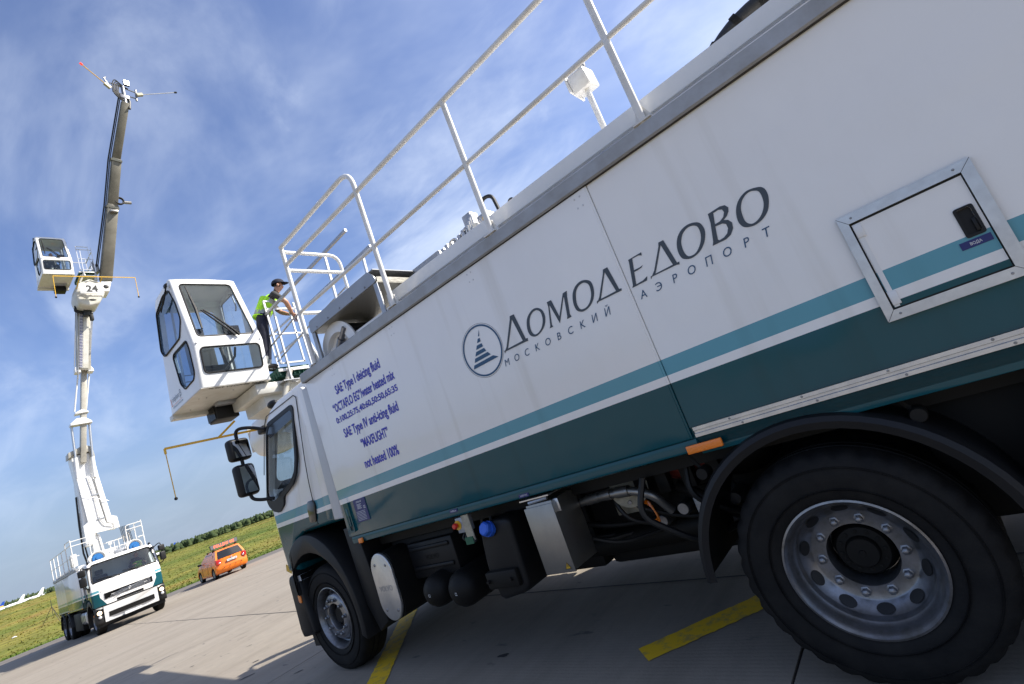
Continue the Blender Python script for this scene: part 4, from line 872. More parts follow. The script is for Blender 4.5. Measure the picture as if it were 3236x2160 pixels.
        # recessed latch at the front end of the panel
        lt = MB(); lt.sheet([roundpoly([(1.655, 1.255), (1.735, 1.255), (1.735, 1.56), (1.655, 1.56)], 0.01, 2), roundpoly([(1.672, 1.272), (1.718, 1.272), (1.718, 1.40), (1.672, 1.40)], 0.012, 2)], 'y', YS - 0.008, YS + 0.001); lo = lt.build('latch', 'livery', body, 30)
        MB().box(1.672, 1.718, YS - 0.001, YS + 0.0005, 1.272, 1.40).build('latch_recess', 'text_black', lo, 0)
        MB().box(1.684, 1.706, YS - 0.012, YS - 0.002, 1.31, 1.47, 0.004).build('latch_lever', 'livery', lo, 30)
        # access door with frame
        F = MB(); F.sheet([[(5.856, 1.444), (6.300, 1.444), (6.300, 1.907), (5.856, 1.907)], [(5.889, 1.484), (6.261, 1.484), (6.261, 1.869), (5.889, 1.869)]], 'y', YS - 0.004, YS + 0.012); fr_ = F.build('hatch_frame', 'aluminium', body, 0)
        ml = MB()
        for (a, b) in (((5.856, 1.444), (5.889, 1.484)), ((6.300, 1.444), (6.261, 1.484)), ((6.300, 1.907), (6.261, 1.869)), ((5.856, 1.907), (5.889, 1.869))): ml.tube([(a[0], YS - 0.004, a[1]), (b[0], YS - 0.004, b[1])], 0.0009, 4)
        ml.build('mitre_joint', 'joint_dark', fr_, 0)
        sc2 = MB()
        for (x, z) in ((5.905, 1.889), (6.245, 1.889), (5.905, 1.464), (6.245, 1.464)): sc2.lathe([(0, YS - 0.007), (0.004, YS - 0.0065), (0.005, YS - 0.004)], (x, 0, z), 'y', 10)
        sc2.build('screws', 'nut_steel', fr_, 40)
        D = MB(); D.sheet([[(5.895, 1.490), (6.257, 1.490), (6.257, 1.860), (5.895, 1.860)], roundpoly([(6.195, 1.645), (6.236, 1.645), (6.236, 1.745), (6.195, 1.745)], 0.008, 3)], 'y', YS + 0.006, YS + 0.02); dr = D.build('hatch_door', 'livery', body, 0)
        bk = MB(); bk.box(5.885, 6.265, YS + 0.0205, YS + 0.0215, 1.478, 1.874); bk.build('hatch_gap', 'text_black', dr, 0)
        rc = MB(); rc.sheet([roundpoly([(6.186, 1.635), (6.245, 1.635), (6.245, 1.752), (6.186, 1.752)], 0.010, 3), roundpoly([(6.195, 1.645), (6.236, 1.645), (6.236, 1.745), (6.195, 1.745)], 0.008, 3)], 'y', YS + 0.001, YS + 0.008)
        rc.box(6.19, 6.24, YS + 0.019, YS + 0.0195, 1.64, 1.75); rc.box(6.222, 6.233, YS + 0.003, YS + 0.019, 1.65, 1.70, 0.002); rc.build('recess_handle', 'black_plastic', dr, 30)
        MB().box(6.158, 6.250, YS + 0.0035, YS + 0.0062, 1.600, 1.628, 0.001).build('label_strip', 'label_navy', dr, 0)
        MB().mesh(textfit('ВОДА', 0.034, (0.011, True), 0, 0.008)).xf(frame_mtx((6.186, YS + 0.0025, 1.6085), (1, 0, 0), (0, 0, 1))).build('lettering', 'label_white', dr, 0)
        hg = MB(); hg.box(5.898, 5.916, YS + 0.002, YS + 0.007, 1.492, 1.858)
        for z in (1.80, 1.50): hg.box(5.896, 5.925, YS - 0.002, YS + 0.007, z, z + 0.055, 0.002)
        hg.build('hinge', 'white_paint', dr, 30)
        # blue tags on the sill
        for (x, z, t_) in ((3.67, 1.162, '3x400V+N+E'), (2.98, 1.188, 'AdBlue')):
            MB().box(x, x + 0.085, YS + 0.0055, YS + 0.009, z, z + 0.022).build('tag', 'label_navy', body, 0)
            MB().mesh(textfit(t_, 0.06, (0.012, True))).xf(frame_mtx((x + 0.012, YS + 0.0045, z + 0.006), (1, 0, 0), (0, 0, 1))).build('lettering', 'label_white', body, 0)
    return body

def make_rails(root):
    for s in (-1, 1):
        y = s * 1.248; P = [1.85, 3.11, 4.21, 5.33, 6.38, 7.36]; r = 0.0205
        h = MB(); h.tube([(P[0], y, 3.80), (P[-1], y, 3.80)], r * 0.95, 10); h.tube([(P[0], y, 3.305), (P[-1], y, 3.305)], r * 0.80, 10); hr = h.build('guard_rail', 'rail_white', root, 50)
        for k, x in enumerate(P):
            p = MB()
            if k == 0: p.tube([(x, y, 2.78), (x, y, 3.99)], r, 10)
            elif k == 1: p.tube(fillet([(x, y, 2.78), (x, y, 4.01), (P[0] - 0.01, y, 3.99)], 0.16, 6), r, 10)
            else: p.tube([(x, y, 2.78), (x, y, 3.80)], r, 10)
            p.box(x - 0.05, x + 0.05, y - 0.03, y + 0.03, 2.785, 2.793); p.prism([(x - 0.055, 2.79), (x + 0.055, 2.79), (x + 0.02, 2.88), (x - 0.02, 2.88)], 'y', y + s * -0.019, y - s * 0.023)
            p.build('post', 'rail_white', hr, 50)
        g = MB(); yi = y - s * 0.60
        g.tube(fillet([(1.85, y, 3.94), (1.85, yi, 3.94), (1.85, yi, 3.30), (1.85, yi, 3.18)], 0.12, 6), r * 0.9, 10); g.tube([(1.85, y, 3.745), (1.85, yi, 3.745)], r * 0.9, 10)
        g.tube([(1.85, y, 3.30), (1.85, y - s * 0.22, 3.30)], r * 0.9, 10)
        g.build('end_rail', 'rail_white', hr, 50)

def make_hood(root):
    """chequer plate housing of the hose reel on the left front of the deck"""
    x0, x1, y0, y1 = 1.93, 3.00, YS + 0.02, YS + 0.74
    c = MB(); c.prism(roundpoly([(x0, 3.055), (x0, 3.14), (x0 + 0.03, 3.17), (x1 - 0.06, 3.17), (x1, 3.10), (x1, 3.055)], 0.02, 3), 'y', y0 - 0.02, y0 - 0.012); c.box(x0, x1, y0 - 0.012, y1, 3.160, 3.168)
    ho = c.build('reel_hood', 'cover_grey', root, 30)
    t = MB(); t.box(x0, x1, y0 - 0.01, y1, 3.050, 3.058); t.build('hood_floor', 'treadplate', ho, 0)
    t = MB(); t.box(x1 - 0.006, x1 + 0.0, y0, y1, 3.06, 3.10); t.build('hood_end', 'treadplate', ho, 0)
    for x in (x0, x1 - 0.05):
        for y in (y0 - 0.012, y1 - 0.05):
            l = MB(); l.box(x, x + 0.05, y, y + 0.006, 2.785, 3.05); l.box(x, x + 0.006, y + 0.006, y + 0.05, 2.785, 3.05); l.build('upright', 'galvanised', ho, 0)
    b = MB()
    for k in range(5): b.lathe([(0, y0 - 0.026), (0.008, y0 - 0.025), (0.008, y0 - 0.020)], (x0 + 0.12 + 0.2 * k, 0, 3.075), 'y', 6)
    b.build('bolts', 'nut_steel', ho, 30)
    r = MB(); o = (2.17, 0, 2.765); r.lathe([(0.285, y0 + 0.07), (0.285, y0 + 0.055), (0.19, y0 + 0.05), (0.185, y0 + 0.10), (0.10, y0 + 0.16), (0.05, y0 + 0.165), (0.05, y0 + 0.455), (0.285, y0 + 0.455), (0.285, y0 + 0.47)], o, 'y', 48)
    rl = r.build('hose_reel', 'white_paint', root, 40)
    MB().lathe([(0.245, y0 + 0.10), (0.262, y0 + 0.12), (0.262, y0 + 0.43), (0.245, y0 + 0.45)], o, 'y', 40).build('hose_coil', 'hose_black', rl, 40)
    k = MB(); k.tube([(2.17, y0 + 0.16, 2.80), (2.17, y0 + 0.06, 2.82), (2.25, y0 + 0.05, 2.87)], 0.035, 10); k.tube([(2.25, y0 + 0.05, 2.87), (2.34, y0 + 0.05, 2.94)], 0.024, 8); k.build('swivel_joint', 'nut_steel', rl, 40)

def make_deck_gear(root):
    # control valves and pipes that peep over the coaming
    v = MB(); rg = random.Random(4)
    for k in range(7):
        x = 3.33 + 0.052 * k; h = 0.03 + 0.03 * rg.random(); v.box(x, x + 0.036, YS + 0.42, YS + 0.52, 3.00, 3.125 + h, 0.005)
    v.box(3.70, 3.79, YS + 0.42, YS + 0.52, 3.0, 3.27, 0.008); v.box(3.82, 3.93, YS + 0.44, YS + 0.55, 3.0, 3.20, 0.008)
    vb = v.build('valve_block', 'galvanised', root, 30)
    p = MB(); p.tube(fillet([(3.62, YS + 0.45, 3.05), (3.62, YS + 0.45, 3.17), (3.70, YS + 0.42, 3.17)], 0.05), 0.014, 8)
    for q in range(5): p.tube([(3.72 + 0.022 * q, YS + 0.39, 3.0 + 0.02 * q), (3.735 + 0.022 * q, YS + 0.385, 3.14 + 0.02 * q)], 0.008, 6)
    p.tube(fillet([(3.50, YS + 0.4, 3.02), (3.51, YS + 0.4, 3.15), (3.60, YS + 0.4, 3.15), (3.61, YS + 0.4, 3.02)], 0.05), 0.009, 8); p.build('pipes', 'aluminium', vb, 40)
    h = MB(); h.tube(fillet([(3.91, YS + 0.45, 3.18), (3.91, YS + 0.45, 3.30), (4.02, YS + 0.45, 3.28), (4.05, YS + 0.45, 3.0)], 0.08), 0.015, 8); h.tube(fillet([(4.12, YS + 0.45, 3.0), (4.14, YS + 0.45, 3.15), (4.18, YS + 0.45, 3.15), (4.2, YS + 0.45, 3.0)], 0.03), 0.010, 6); h.build('hose', 'hose_black', vb, 40)
    MB().lathe([(0.03, 3.06), (0.03, 3.125), (0.016, 3.135), (0.014, 3.2)], (3.95, YS + 0.38, 0), 'z', 14).build('yellow_cap', 'yellow_paint', vb, 40)
    MB().lathe([(0.0, -0.03), (0.035, -0.03), (0.035, 0.06), (0, 0.06)], (3.86, YS + 0.37, 3.08), 'y', 14).build('gauge', 'cream_under', vb, 40)
    b = MB(); b.box(2.75, 3.34, YS + 0.44, YS + 1.4, 2.9, 3.185, 0.012); b.build('deck_box', 'cover_grey', root, 30)
    # work lamp on a pole
    l = MB(); q = Vector((4.974, YS + 0.50, 0)); l.tube([q + Vector((0, 0, 2.9)), q + Vector((0, 0, 3.47))], 0.019, 10); lp = l.build('lamp_pole', 'rail_white', root, 40)
    a = MB(); a.box(4.90, 5.03, YS + 0.43, YS + 0.60, 3.475, 3.60, 0.012, 2, Matrix.Rotation(R(12), 3, 'X')); a.box(4.885, 4.90, YS + 0.42, YS + 0.61, 3.48, 3.61, 0.004, 2); a.build('lamp_housing', 'rail_white', lp, 35)
    MB().lathe([(0.028, 0.02), (0.03, 0.0), (0.018, -0.03), (0, -0.03)], (5.0, YS + 0.50, 3.625), 'z', 10).xf(Matrix.Identity(4)).build('lamp_knob', 'nut_steel', lp, 40)
    # big loop of suction hose near the rear
    t = MB(); ct = Vector((5.99, YS + 1.0, 2.98)); t.tube([ct + Vector((0.55 * math.cos(a), 0.1 * math.sin(a), 0.55 * math.sin(a))) for a in [R(10 + 160 * k / 24) for k in range(25)]], 0.055, 12); ths = t.build('suction_hose', 'hose_black', root, 50)
    rb = MB()
    for k in range(5): a = R(70 + 18 * k); c = ct + Vector((0.55 * math.cos(a), 0.1 * math.sin(a), 0.55 * math.sin(a))); d = Vector((-math.sin(a), 0, math.cos(a))); rb.tube([c - d * 0.02, c + d * 0.02], 0.063, 12)
    rb.build('hose_clamp', 'rubber', ths, 40)

def make_underside(root):
    c = MB()
    for s in (-1, 1): c.box(0.35, 7.35, s * 0.43 - 0.04, s * 0.43 + 0.04, 0.74, 1.02, 0.005)
    for x in (1.5, 2.9, 4.2, 6.0, 7.2): c.box(x, x + 0.12, -0.40, 0.40, 0.78, 0.98)
    ch = c.build('chassis_frame', 'chassis_black', root, 30)
    a = MB(); a.tube([(0.69, -0.95, 0.50), (0.69, 0.95, 0.50)], 0.075, 12); a.box(0.2, 1.35, -0.42, 0.42, 0.55, 1.15, 0.08); a.tube([(1.3, 0, 0.75), (5.2, 0, 0.62)], 0.06, 12)
    for x in (5.36, 6.70): a.tube([(x, -0.95, 0.505), (x, 0.95, 0.505)], 0.10, 14); a.ell((x, 0, 0.52), (0.26, 0.30, 0.24), 2)
    a.build('axles_and_drive', 'chassis_black', root, 40)
    u = MB(); u.box(1.62, 7.4, -0.98, 0.98, 1.05, 1.16); u.box(1.72, 2.6, -0.95, 0.9, 0.75, 1.05, 0.03); u.build('subframe', 'chassis_black', root, 30)
    # elliptical aluminium cover behind the front wheel
    e = MB(); st = []
    for k in range(20): aa = math.pi * k / 19; st.append((1.838 + 0.148 * math.cos(aa), 0.86 + 0.165 * math.sin(aa)))
    for k in range(20): aa = math.pi + math.pi * k / 19; st.append((1.838 + 0.148 * math.cos(aa), 0.62 + 0.165 * math.sin(aa)))
    e.prism(st, 'y', YS + 0.055, YS + 0.085, 0.008, 3); tc_ = e.build('tank_cover', 'aluminium', root, 35)
    MB().mesh(textfit('VOLVO', 0.19, (0.045, True), 0, 0.008)).xf(frame_mtx((1.743, YS + 0.0535, 0.705), (1, 0, 0), (0, 0, 1))).build('lettering', 'galvanised', tc_, 0)
    b = MB()
    for (x, z) in ((1.765, 0.93), (1.92, 0.915), (1.76, 0.55), (1.92, 0.54)): b.lathe([(0.0, YS + 0.05), (0.010, YS + 0.05), (0.014, YS + 0.055)], (x, 0, z), 'y', 10)
    b.build('screws', 'nut_steel', tc_, 30)
    fm = MB(); fm.prism(roundpoly([(1.70, 0.46), (1.99, 0.46), (1.985, 1.02), (1.70, 1.02)], 0.13, 5), 'y', YS + 0.087, YS + 0.60, 0.0); fm.build('fuel_tank', 'chassis_black', root, 35)
    # mud flap behind the front wheel
    for y0_, y1_ in ((YS + 0.10, YS + 0.42), (-YS - 0.42, -YS - 0.10)): MB().prism([(1.36, 1.30), (1.56, 1.30), (1.66, 0.44), (1.50, 0.36), (1.40, 0.60)], 'y', y0_, y1_, 0.01).build('mud_flap', 'black_plastic', root, 30)
    # battery box with ribs
    bb = MB(); bb.box(2.02, 2.62, YS + 0.24, YS + 0.75, 0.70, 1.00, 0.02); bo = bb.build('battery_box', 'black_plastic', root, 30)
    rb = MB()
    for z in (0.93, 0.77): rb.box(2.06, 2.58, YS + 0.222, YS + 0.245, z, z + 0.035, 0.012)
    rb.build('ribs', 'black_plastic', bo, 30)
    MB().mesh(textfit('VOLVO', 0.17, (0.04, True), 0, 0.008)).xf(frame_mtx((2.24, YS + 0.237, 0.845), (1, 0, 0), (0, 0, 1))).build('lettering', 'chassis_black', bo, 0)
    for (x, r, z) in ((2.385, 0.128, 0.625), (2.70, 0.137, 0.612)):
        t = MB(); t.lathe([(0.0, YS + 0.045), (r * 0.35, YS + 0.052), (r * 0.7, YS + 0.075), (r * 0.93, YS + 0.115), (r, YS + 0.16), (r, YS + 0.75), (r * 0.6, YS + 0.84), (0, YS + 0.85)], (x, 0, z), 'y', 32); tk = t.build('air_tank', 'chassis_black', root, 50)
        MB().mesh(textfit('C1' if r < 0.13 else 'C2', 0.022, (0.022, True), 0, 0.01)).xf(frame_mtx((x + 0.005, YS + 0.044, z - 0.012), (1, 0, 0), (0, 0, 1))).build('lettering', 'label_white', tk, 0)
    # emergency stop box
    s = MB(); s.box(2.975, 3.085, YS + 0.03, YS + 0.10, 1.03, 1.14, 0.006); sb = s.build('switch_box', 'cover_grey', root, 30)
    MB().lathe([(0, YS + 0.026), (0.034, YS + 0.026), (0.034, YS + 0.031)], (2.995, 0, 1.09), 'y', 20).build('stop_plate', 'yellow_paint', sb, 30)
    MB().lathe([(0, YS - 0.012), (0.017, YS - 0.010), (0.022, YS + 0.002), (0.020, YS + 0.012), (0.012, YS + 0.028)], (2.99, 0, 1.092), 'y', 18).build('stop_button', 'red_plastic', sb, 40)
    MB().box(3.05, 3.125, YS + 0.028, YS + 0.036, 0.965, 1.15).build('bracket_plate', 'flange_cream', sb, 0)
    MB().box(3.03, 3.11, YS + 0.020, YS + 0.027, 0.945, 0.995).build('green_label', 'pcb_green', sb, 0)
    w = MB(); 
    for k in range(5): w.tube(fillet([(3.02 + 0.02 * k, YS + 0.05, 1.03), (3.00 + 0.03 * k, YS + 0.02, 0.99 - 0.01 * k), (3.04 + 0.02 * k, YS + 0.05, 0.96)], 0.03), 0.005, 5)
    w.build('cables', 'hose_black', sb, 30)
    # urea tank with blue cap
    d = MB(); d.prism(roundpoly([(3.06, 0.74), (3.10, 0.98), (3.22, 1.06), (3.42, 1.05), (3.40, 0.55), (3.10, 0.50)], 0.06, 4), 'y', YS + 0.10, YS + 0.62, 0.03, 3); dt = d.build('urea_tank', 'black_plastic', root, 35)
    cp = MB(); cp.lathe([(0, -0.045), (0.036, -0.045), (0.046, -0.035), (0.048, 0.0), (0.055, 0.0), (0.055, 0.03)], (0, 0, 0), 'y', 12, lambda i, k: 0.003 if (k % 2 and i in (1, 2, 3)) else 0); cp.xf(Matrix.Translation((3.225, YS + 0.075, 1.01)) @ Matrix.Rotation(R(-20), 4, 'X')); cp.build('filler_cap', 'blue_plastic', dt, 30)
    pd = MB(); pd.box(3.06, 3.36, YS + 0.06, YS + 0.12, 0.60, 0.72, 0.015); pd.lathe([(0, YS + 0.04), (0.012, YS + 0.04), (0.014, YS + 0.06)], (3.09, 0, 0.66), 'y', 8); pd.lathe([(0, YS + 0.04), (0.012, YS + 0.04), (0.014, YS + 0.06)], (3.31, 0, 0.66), 'y', 8); pd.build('tank_bracket', 'chassis_black', dt, 30)
    # stainless socket box with warning triangle
    x0, x1 = 3.672, 3.890; k = MB(); k.box(x0, x1, YS + 0.03, YS + 0.30, 0.668, 1.100, 0.004); kb = k.build('socket_box', 'stainless', root, 30)
    li = MB(); li.box(x0 - 0.012, x1 + 0.005, YS + 0.018, YS + 0.032, 0.662, 1.085, 0.003); li.build('box_lid', 'stainless', kb, 30)
    to = MB(); to.box(x0 - 0.03, x1 + 0.0, YS + 0.02, YS + 0.25, 1.132, 1.140); to.tube([(x0 + 0.02, YS + 0.05, 1.112), (x1 - 0.04, YS + 0.05, 1.118)], 0.012, 8); to.build('lid_stay', 'aluminium', kb, 30)
    tg = MB(); tg.box(x1 + 0.0, x1 + 0.035, YS + 0.05, YS + 0.058, 1.02, 1.10, 0.002); tg.build('tab', 'aluminium', kb, 30)
    MB().sheet([[(3.825, 0.683), (3.872, 0.683), (3.8485, 0.724)]], 'y', YS + 0.0165, YS + 0.0165).build('warning_sign', 'yellow_paint', kb, 0)
    bz = MB(); bz.sheet([[(3.825, 0.683), (3.872, 0.683), (3.8485, 0.724)], [(3.830, 0.686), (3.867, 0.686), (3.8485, 0.7185)]], 'y', YS + 0.0155, YS + 0.0155); bz.sheet([[(3.851, 0.711), (3.843, 0.699), (3.848, 0.700), (3.845, 0.689), (3.855, 0.702), (3.850, 0.701)]], 'y', YS + 0.0155, YS + 0.0155); bz.build('warning_mark', 'text_black', kb, 0)
    g = MB(); g.box(1.75, 3.0, YS + 0.85, YS + 1.75, 0.42, 1.04, 0.06); g.build('gearbox', 'chassis_black', root, 35)
    g = MB(); g.box(2.95, 3.62, YS + 0.72, YS + 1.7, 0.42, 1.04, 0.04); g.box(3.62, 4.88, YS + 0.80, YS + 1.65, 0.40, 1.04, 0.05); g.tube([(3.0, YS + 0.78, 0.56), (4.7, YS + 0.78, 0.60)], 0.09, 14); g.build('heater_tank', 'chassis_black', root, 35)
    g = MB(); g.box(2.85, 4.55, YS + 1.78, YS + 2.42, 0.30, 1.04, 0.04); g.build('equipment_box', 'chassis_black', root, 35)
    g = MB(); g.box(5.75, 6.35, YS + 0.40, YS + 2.1, 0.50, 1.08, 0.04); g.build('suspension_box', 'chassis_black', root, 35)
    rg = random.Random(9)
    for k in range(9):
        x = 2.9 + 0.22 * k; y0_ = YS + rg.uniform(0.22, 0.55); MB().tube(fillet([(x, y0_, 1.06), (x + rg.uniform(-0.1, 0.1), y0_ - 0.06, 0.86 + rg.uniform(-0.08, 0.08)), (x + rg.uniform(0.15, 0.4), y0_ + 0.10, 0.66 + rg.uniform(-0.06, 0.1)), (x + rg.uniform(0.3, 0.6), YS + 0.82, 0.62)], 0.12), rg.uniform(0.011, 0.020), 7).build('hose', 'hose_black', root, 40)
    for k in range(4):
        x = 4.25 + 0.17 * k; MB().lathe([(0, YS + 0.60), (0.035, YS + 0.60), (0.045, YS + 0.62), (0.045, YS + 0.80)], (x, 0, 0.70 + 0.05 * (k % 2)), 'y', 14).build('pump_fitting', 'nut_steel', root, 40)
        MB().box(x - 0.03, x + 0.05, YS + 0.45, YS + 0.52, 0.90, 1.04, 0.006).build('bracket', 'chassis_black', root, 30)
    # pipe and flange
    pf = MB(); pf.lathe([(0, -0.012), (0.118, -0.012), (0.122, -0.008), (0.122, 0.012), (0, 0.012)], (0, 0, 0), 'x', 36); pf.xf(Matrix.Translation((4.20, YS + 0.44, 0.985)) @ Matrix.Rotation(R(-58), 4, 'Z')); fo = pf.build('pipe_flange', 'flange_cream', root, 35)
    bl = MB()
    for q in range(6): aa = 2 * math.pi * (q + 0.2) / 6; bl.lathe([(0, 0.028), (0.013, 0.028), (0.015, 0.010)], (0, 0.09 * math.cos(aa), 0.09 * math.sin(aa)), 'x', 6)
    bl.xf(Matrix.Translation((4.20, YS + 0.44, 0.985)) @ Matrix.Rotation(R(-58), 4, 'Z')); bl.build('bolts', 'nut_steel', fo, 30)
    pp = MB(); pp.tube(fillet([(3.86, YS + 0.33, 0.985), (4.03, YS + 0.33, 0.995), (4.28, YS + 0.33, 0.988), (4.40, YS + 0.34, 0.93), (4.44, YS + 0.42, 0.80)], 0.09), 0.027, 14); pp.tube([(3.93, YS + 0.33, 0.990), (4.04, YS + 0.33, 0.995)], 0.033, 14); pp.tube([(4.04, YS + 0.33, 0.995), (4.13, YS + 0.33, 0.995)], [0.031, 0.036], 14); pp.tube([(4.17, YS + 0.33, 0.993), (4.26, YS + 0.33, 0.989)], 0.035, 14); pp.build('drain_pipe', 'stainless', root, 40)
    jb = MB(); jb.box(3.98, 4.16, YS + 0.55, YS + 0.62, 0.80, 0.93, 0.008); jb.build('junction_box', 'flange_cream', root, 30)
    oc = MB(); 
    for q in range(3): oc.tube(fillet([(4.12, YS + 0.55, 0.86 - 0.01 * q), (4.26, YS + 0.50, 0.86 + 0.015 * q), (4.30, YS + 0.5, 0.74 - 0.015 * q), (4.18, YS + 0.55, 0.73)], 0.06), 0.007, 6)
    oc.build('orange_cable', 'amber', root, 40)
    ft = MB(); ft.lathe([(0, -0.20), (0.06, -0.20), (0.09, -0.17), (0.10, -0.1), (0.10, 0.1)], (0, 0, 0), 'x', 24); ft.xf(Matrix.Translation((4.62, YS + 0.62, 1.03))); ft.build('filter', 'filter_red', root, 40)
    pu = MB(); pu.box(4.25, 4.75, YS + 0.75, YS + 1.3, 0.50, 0.85, 0.06); pu.tube(fillet([(4.45, YS + 0.60, 0.90), (4.62, YS + 0.55, 0.80), (4.78, YS + 0.55, 0.66), (4.95, YS + 0.7, 0.62)], 0.1), 0.035, 10); pu.ell((4.9, YS + 0.62, 1.0), (0.22, 0.16, 0.13), 2); pu.tube(fillet([(3.0, YS + 0.5, 1.1), (3.5, YS + 0.35, 0.95), (3.9, YS + 0.5, 0.75), (4.4, YS + 0.7, 0.7)], 0.2), 0.018, 8); pu.build('pump_unit', 'chassis_black', root, 40)
    pt = MB(); pt.box(4.50, 4.62, YS + 0.62, YS + 0.64, 0.60, 0.80, 0.003); pt.build('pump_plate', 'cover_grey', root, 30)
    # rear mudguards
    for s in (-1, 1):
        for q, cx in enumerate((5.36, 6.72)):
            A = []; n = 30; a0, a1 = (-2, 176) if q else (3, 178)
            f = MB(); secs = []
            for k in range(n + 1):
                aa = R(a0 + (a1 - a0) * k / n); d = Vector((math.cos(aa), 0, math.sin(aa))); row = []
                for (rr_, yy) in ((0.628, 1.262), (0.618, 1.275), (0.650, 1.282), (0.672, 1.270), (0.684, 1.235), (0.688, 0.66), (0.674, 0.66), (0.672, 1.225), (0.655, 1.245)):
                    row.append(f.bm.verts.new(Vector((cx, 0, 0.505)) + d * rr_ + Vector((0, s * (yy - 0.015), 0))))
                secs.append(row)
            for ra, rb_ in zip(secs[:-1], secs[1:]):
                for i in range(len(ra)): f.bm.faces.new((ra[i], ra[(i+1) % len(ra)], rb_[(i+1) % len(ra)], rb_[i]))
            f.bm.faces.new(secs[0]); f.bm.faces.new(list(reversed(secs[-1]))); bmesh.ops.recalc_face_normals(f.bm, faces=f.bm.faces)
            f.build('rear_mudguard', 'black_plastic', root, 40)
            for (x, z) in ((cx - 0.50, 1.035), (cx + 0.44, 1.06)):
                t = MB(); t.lathe([(0, s * 1.20), (0.028, s * 1.20), (0.032, s * 1.19), (0.032, s * 1.12)], (x, 0, z), 'y', 16); t.tube([(x, s * 1.15, z), (x - 0.06, s * 1.16, 1.16)], 0.010, 6); t.build('mudguard_stay', 'chassis_black', root, 40)
    # silver fuel tank with straps on the other side
    t = MB(); t.prism(roundpoly([(0.62, 0.50), (1.20, 0.50), (1.20, 1.02), (0.62, 1.02)], 0.16, 5), 'x', 1.75, 2.75, 0.02, 2); st_ = t.build('side_tank', 'aluminium', root, 40)
    for x in (1.95, 2.25, 2.55): MB().prism(roundpoly([(0.61, 0.492), (1.208, 0.492), (1.208, 1.028), (0.61, 1.028)], 0.16, 5), 'x', x, x + 0.04).build('tank_strap', 'black_plastic', st_, 40)
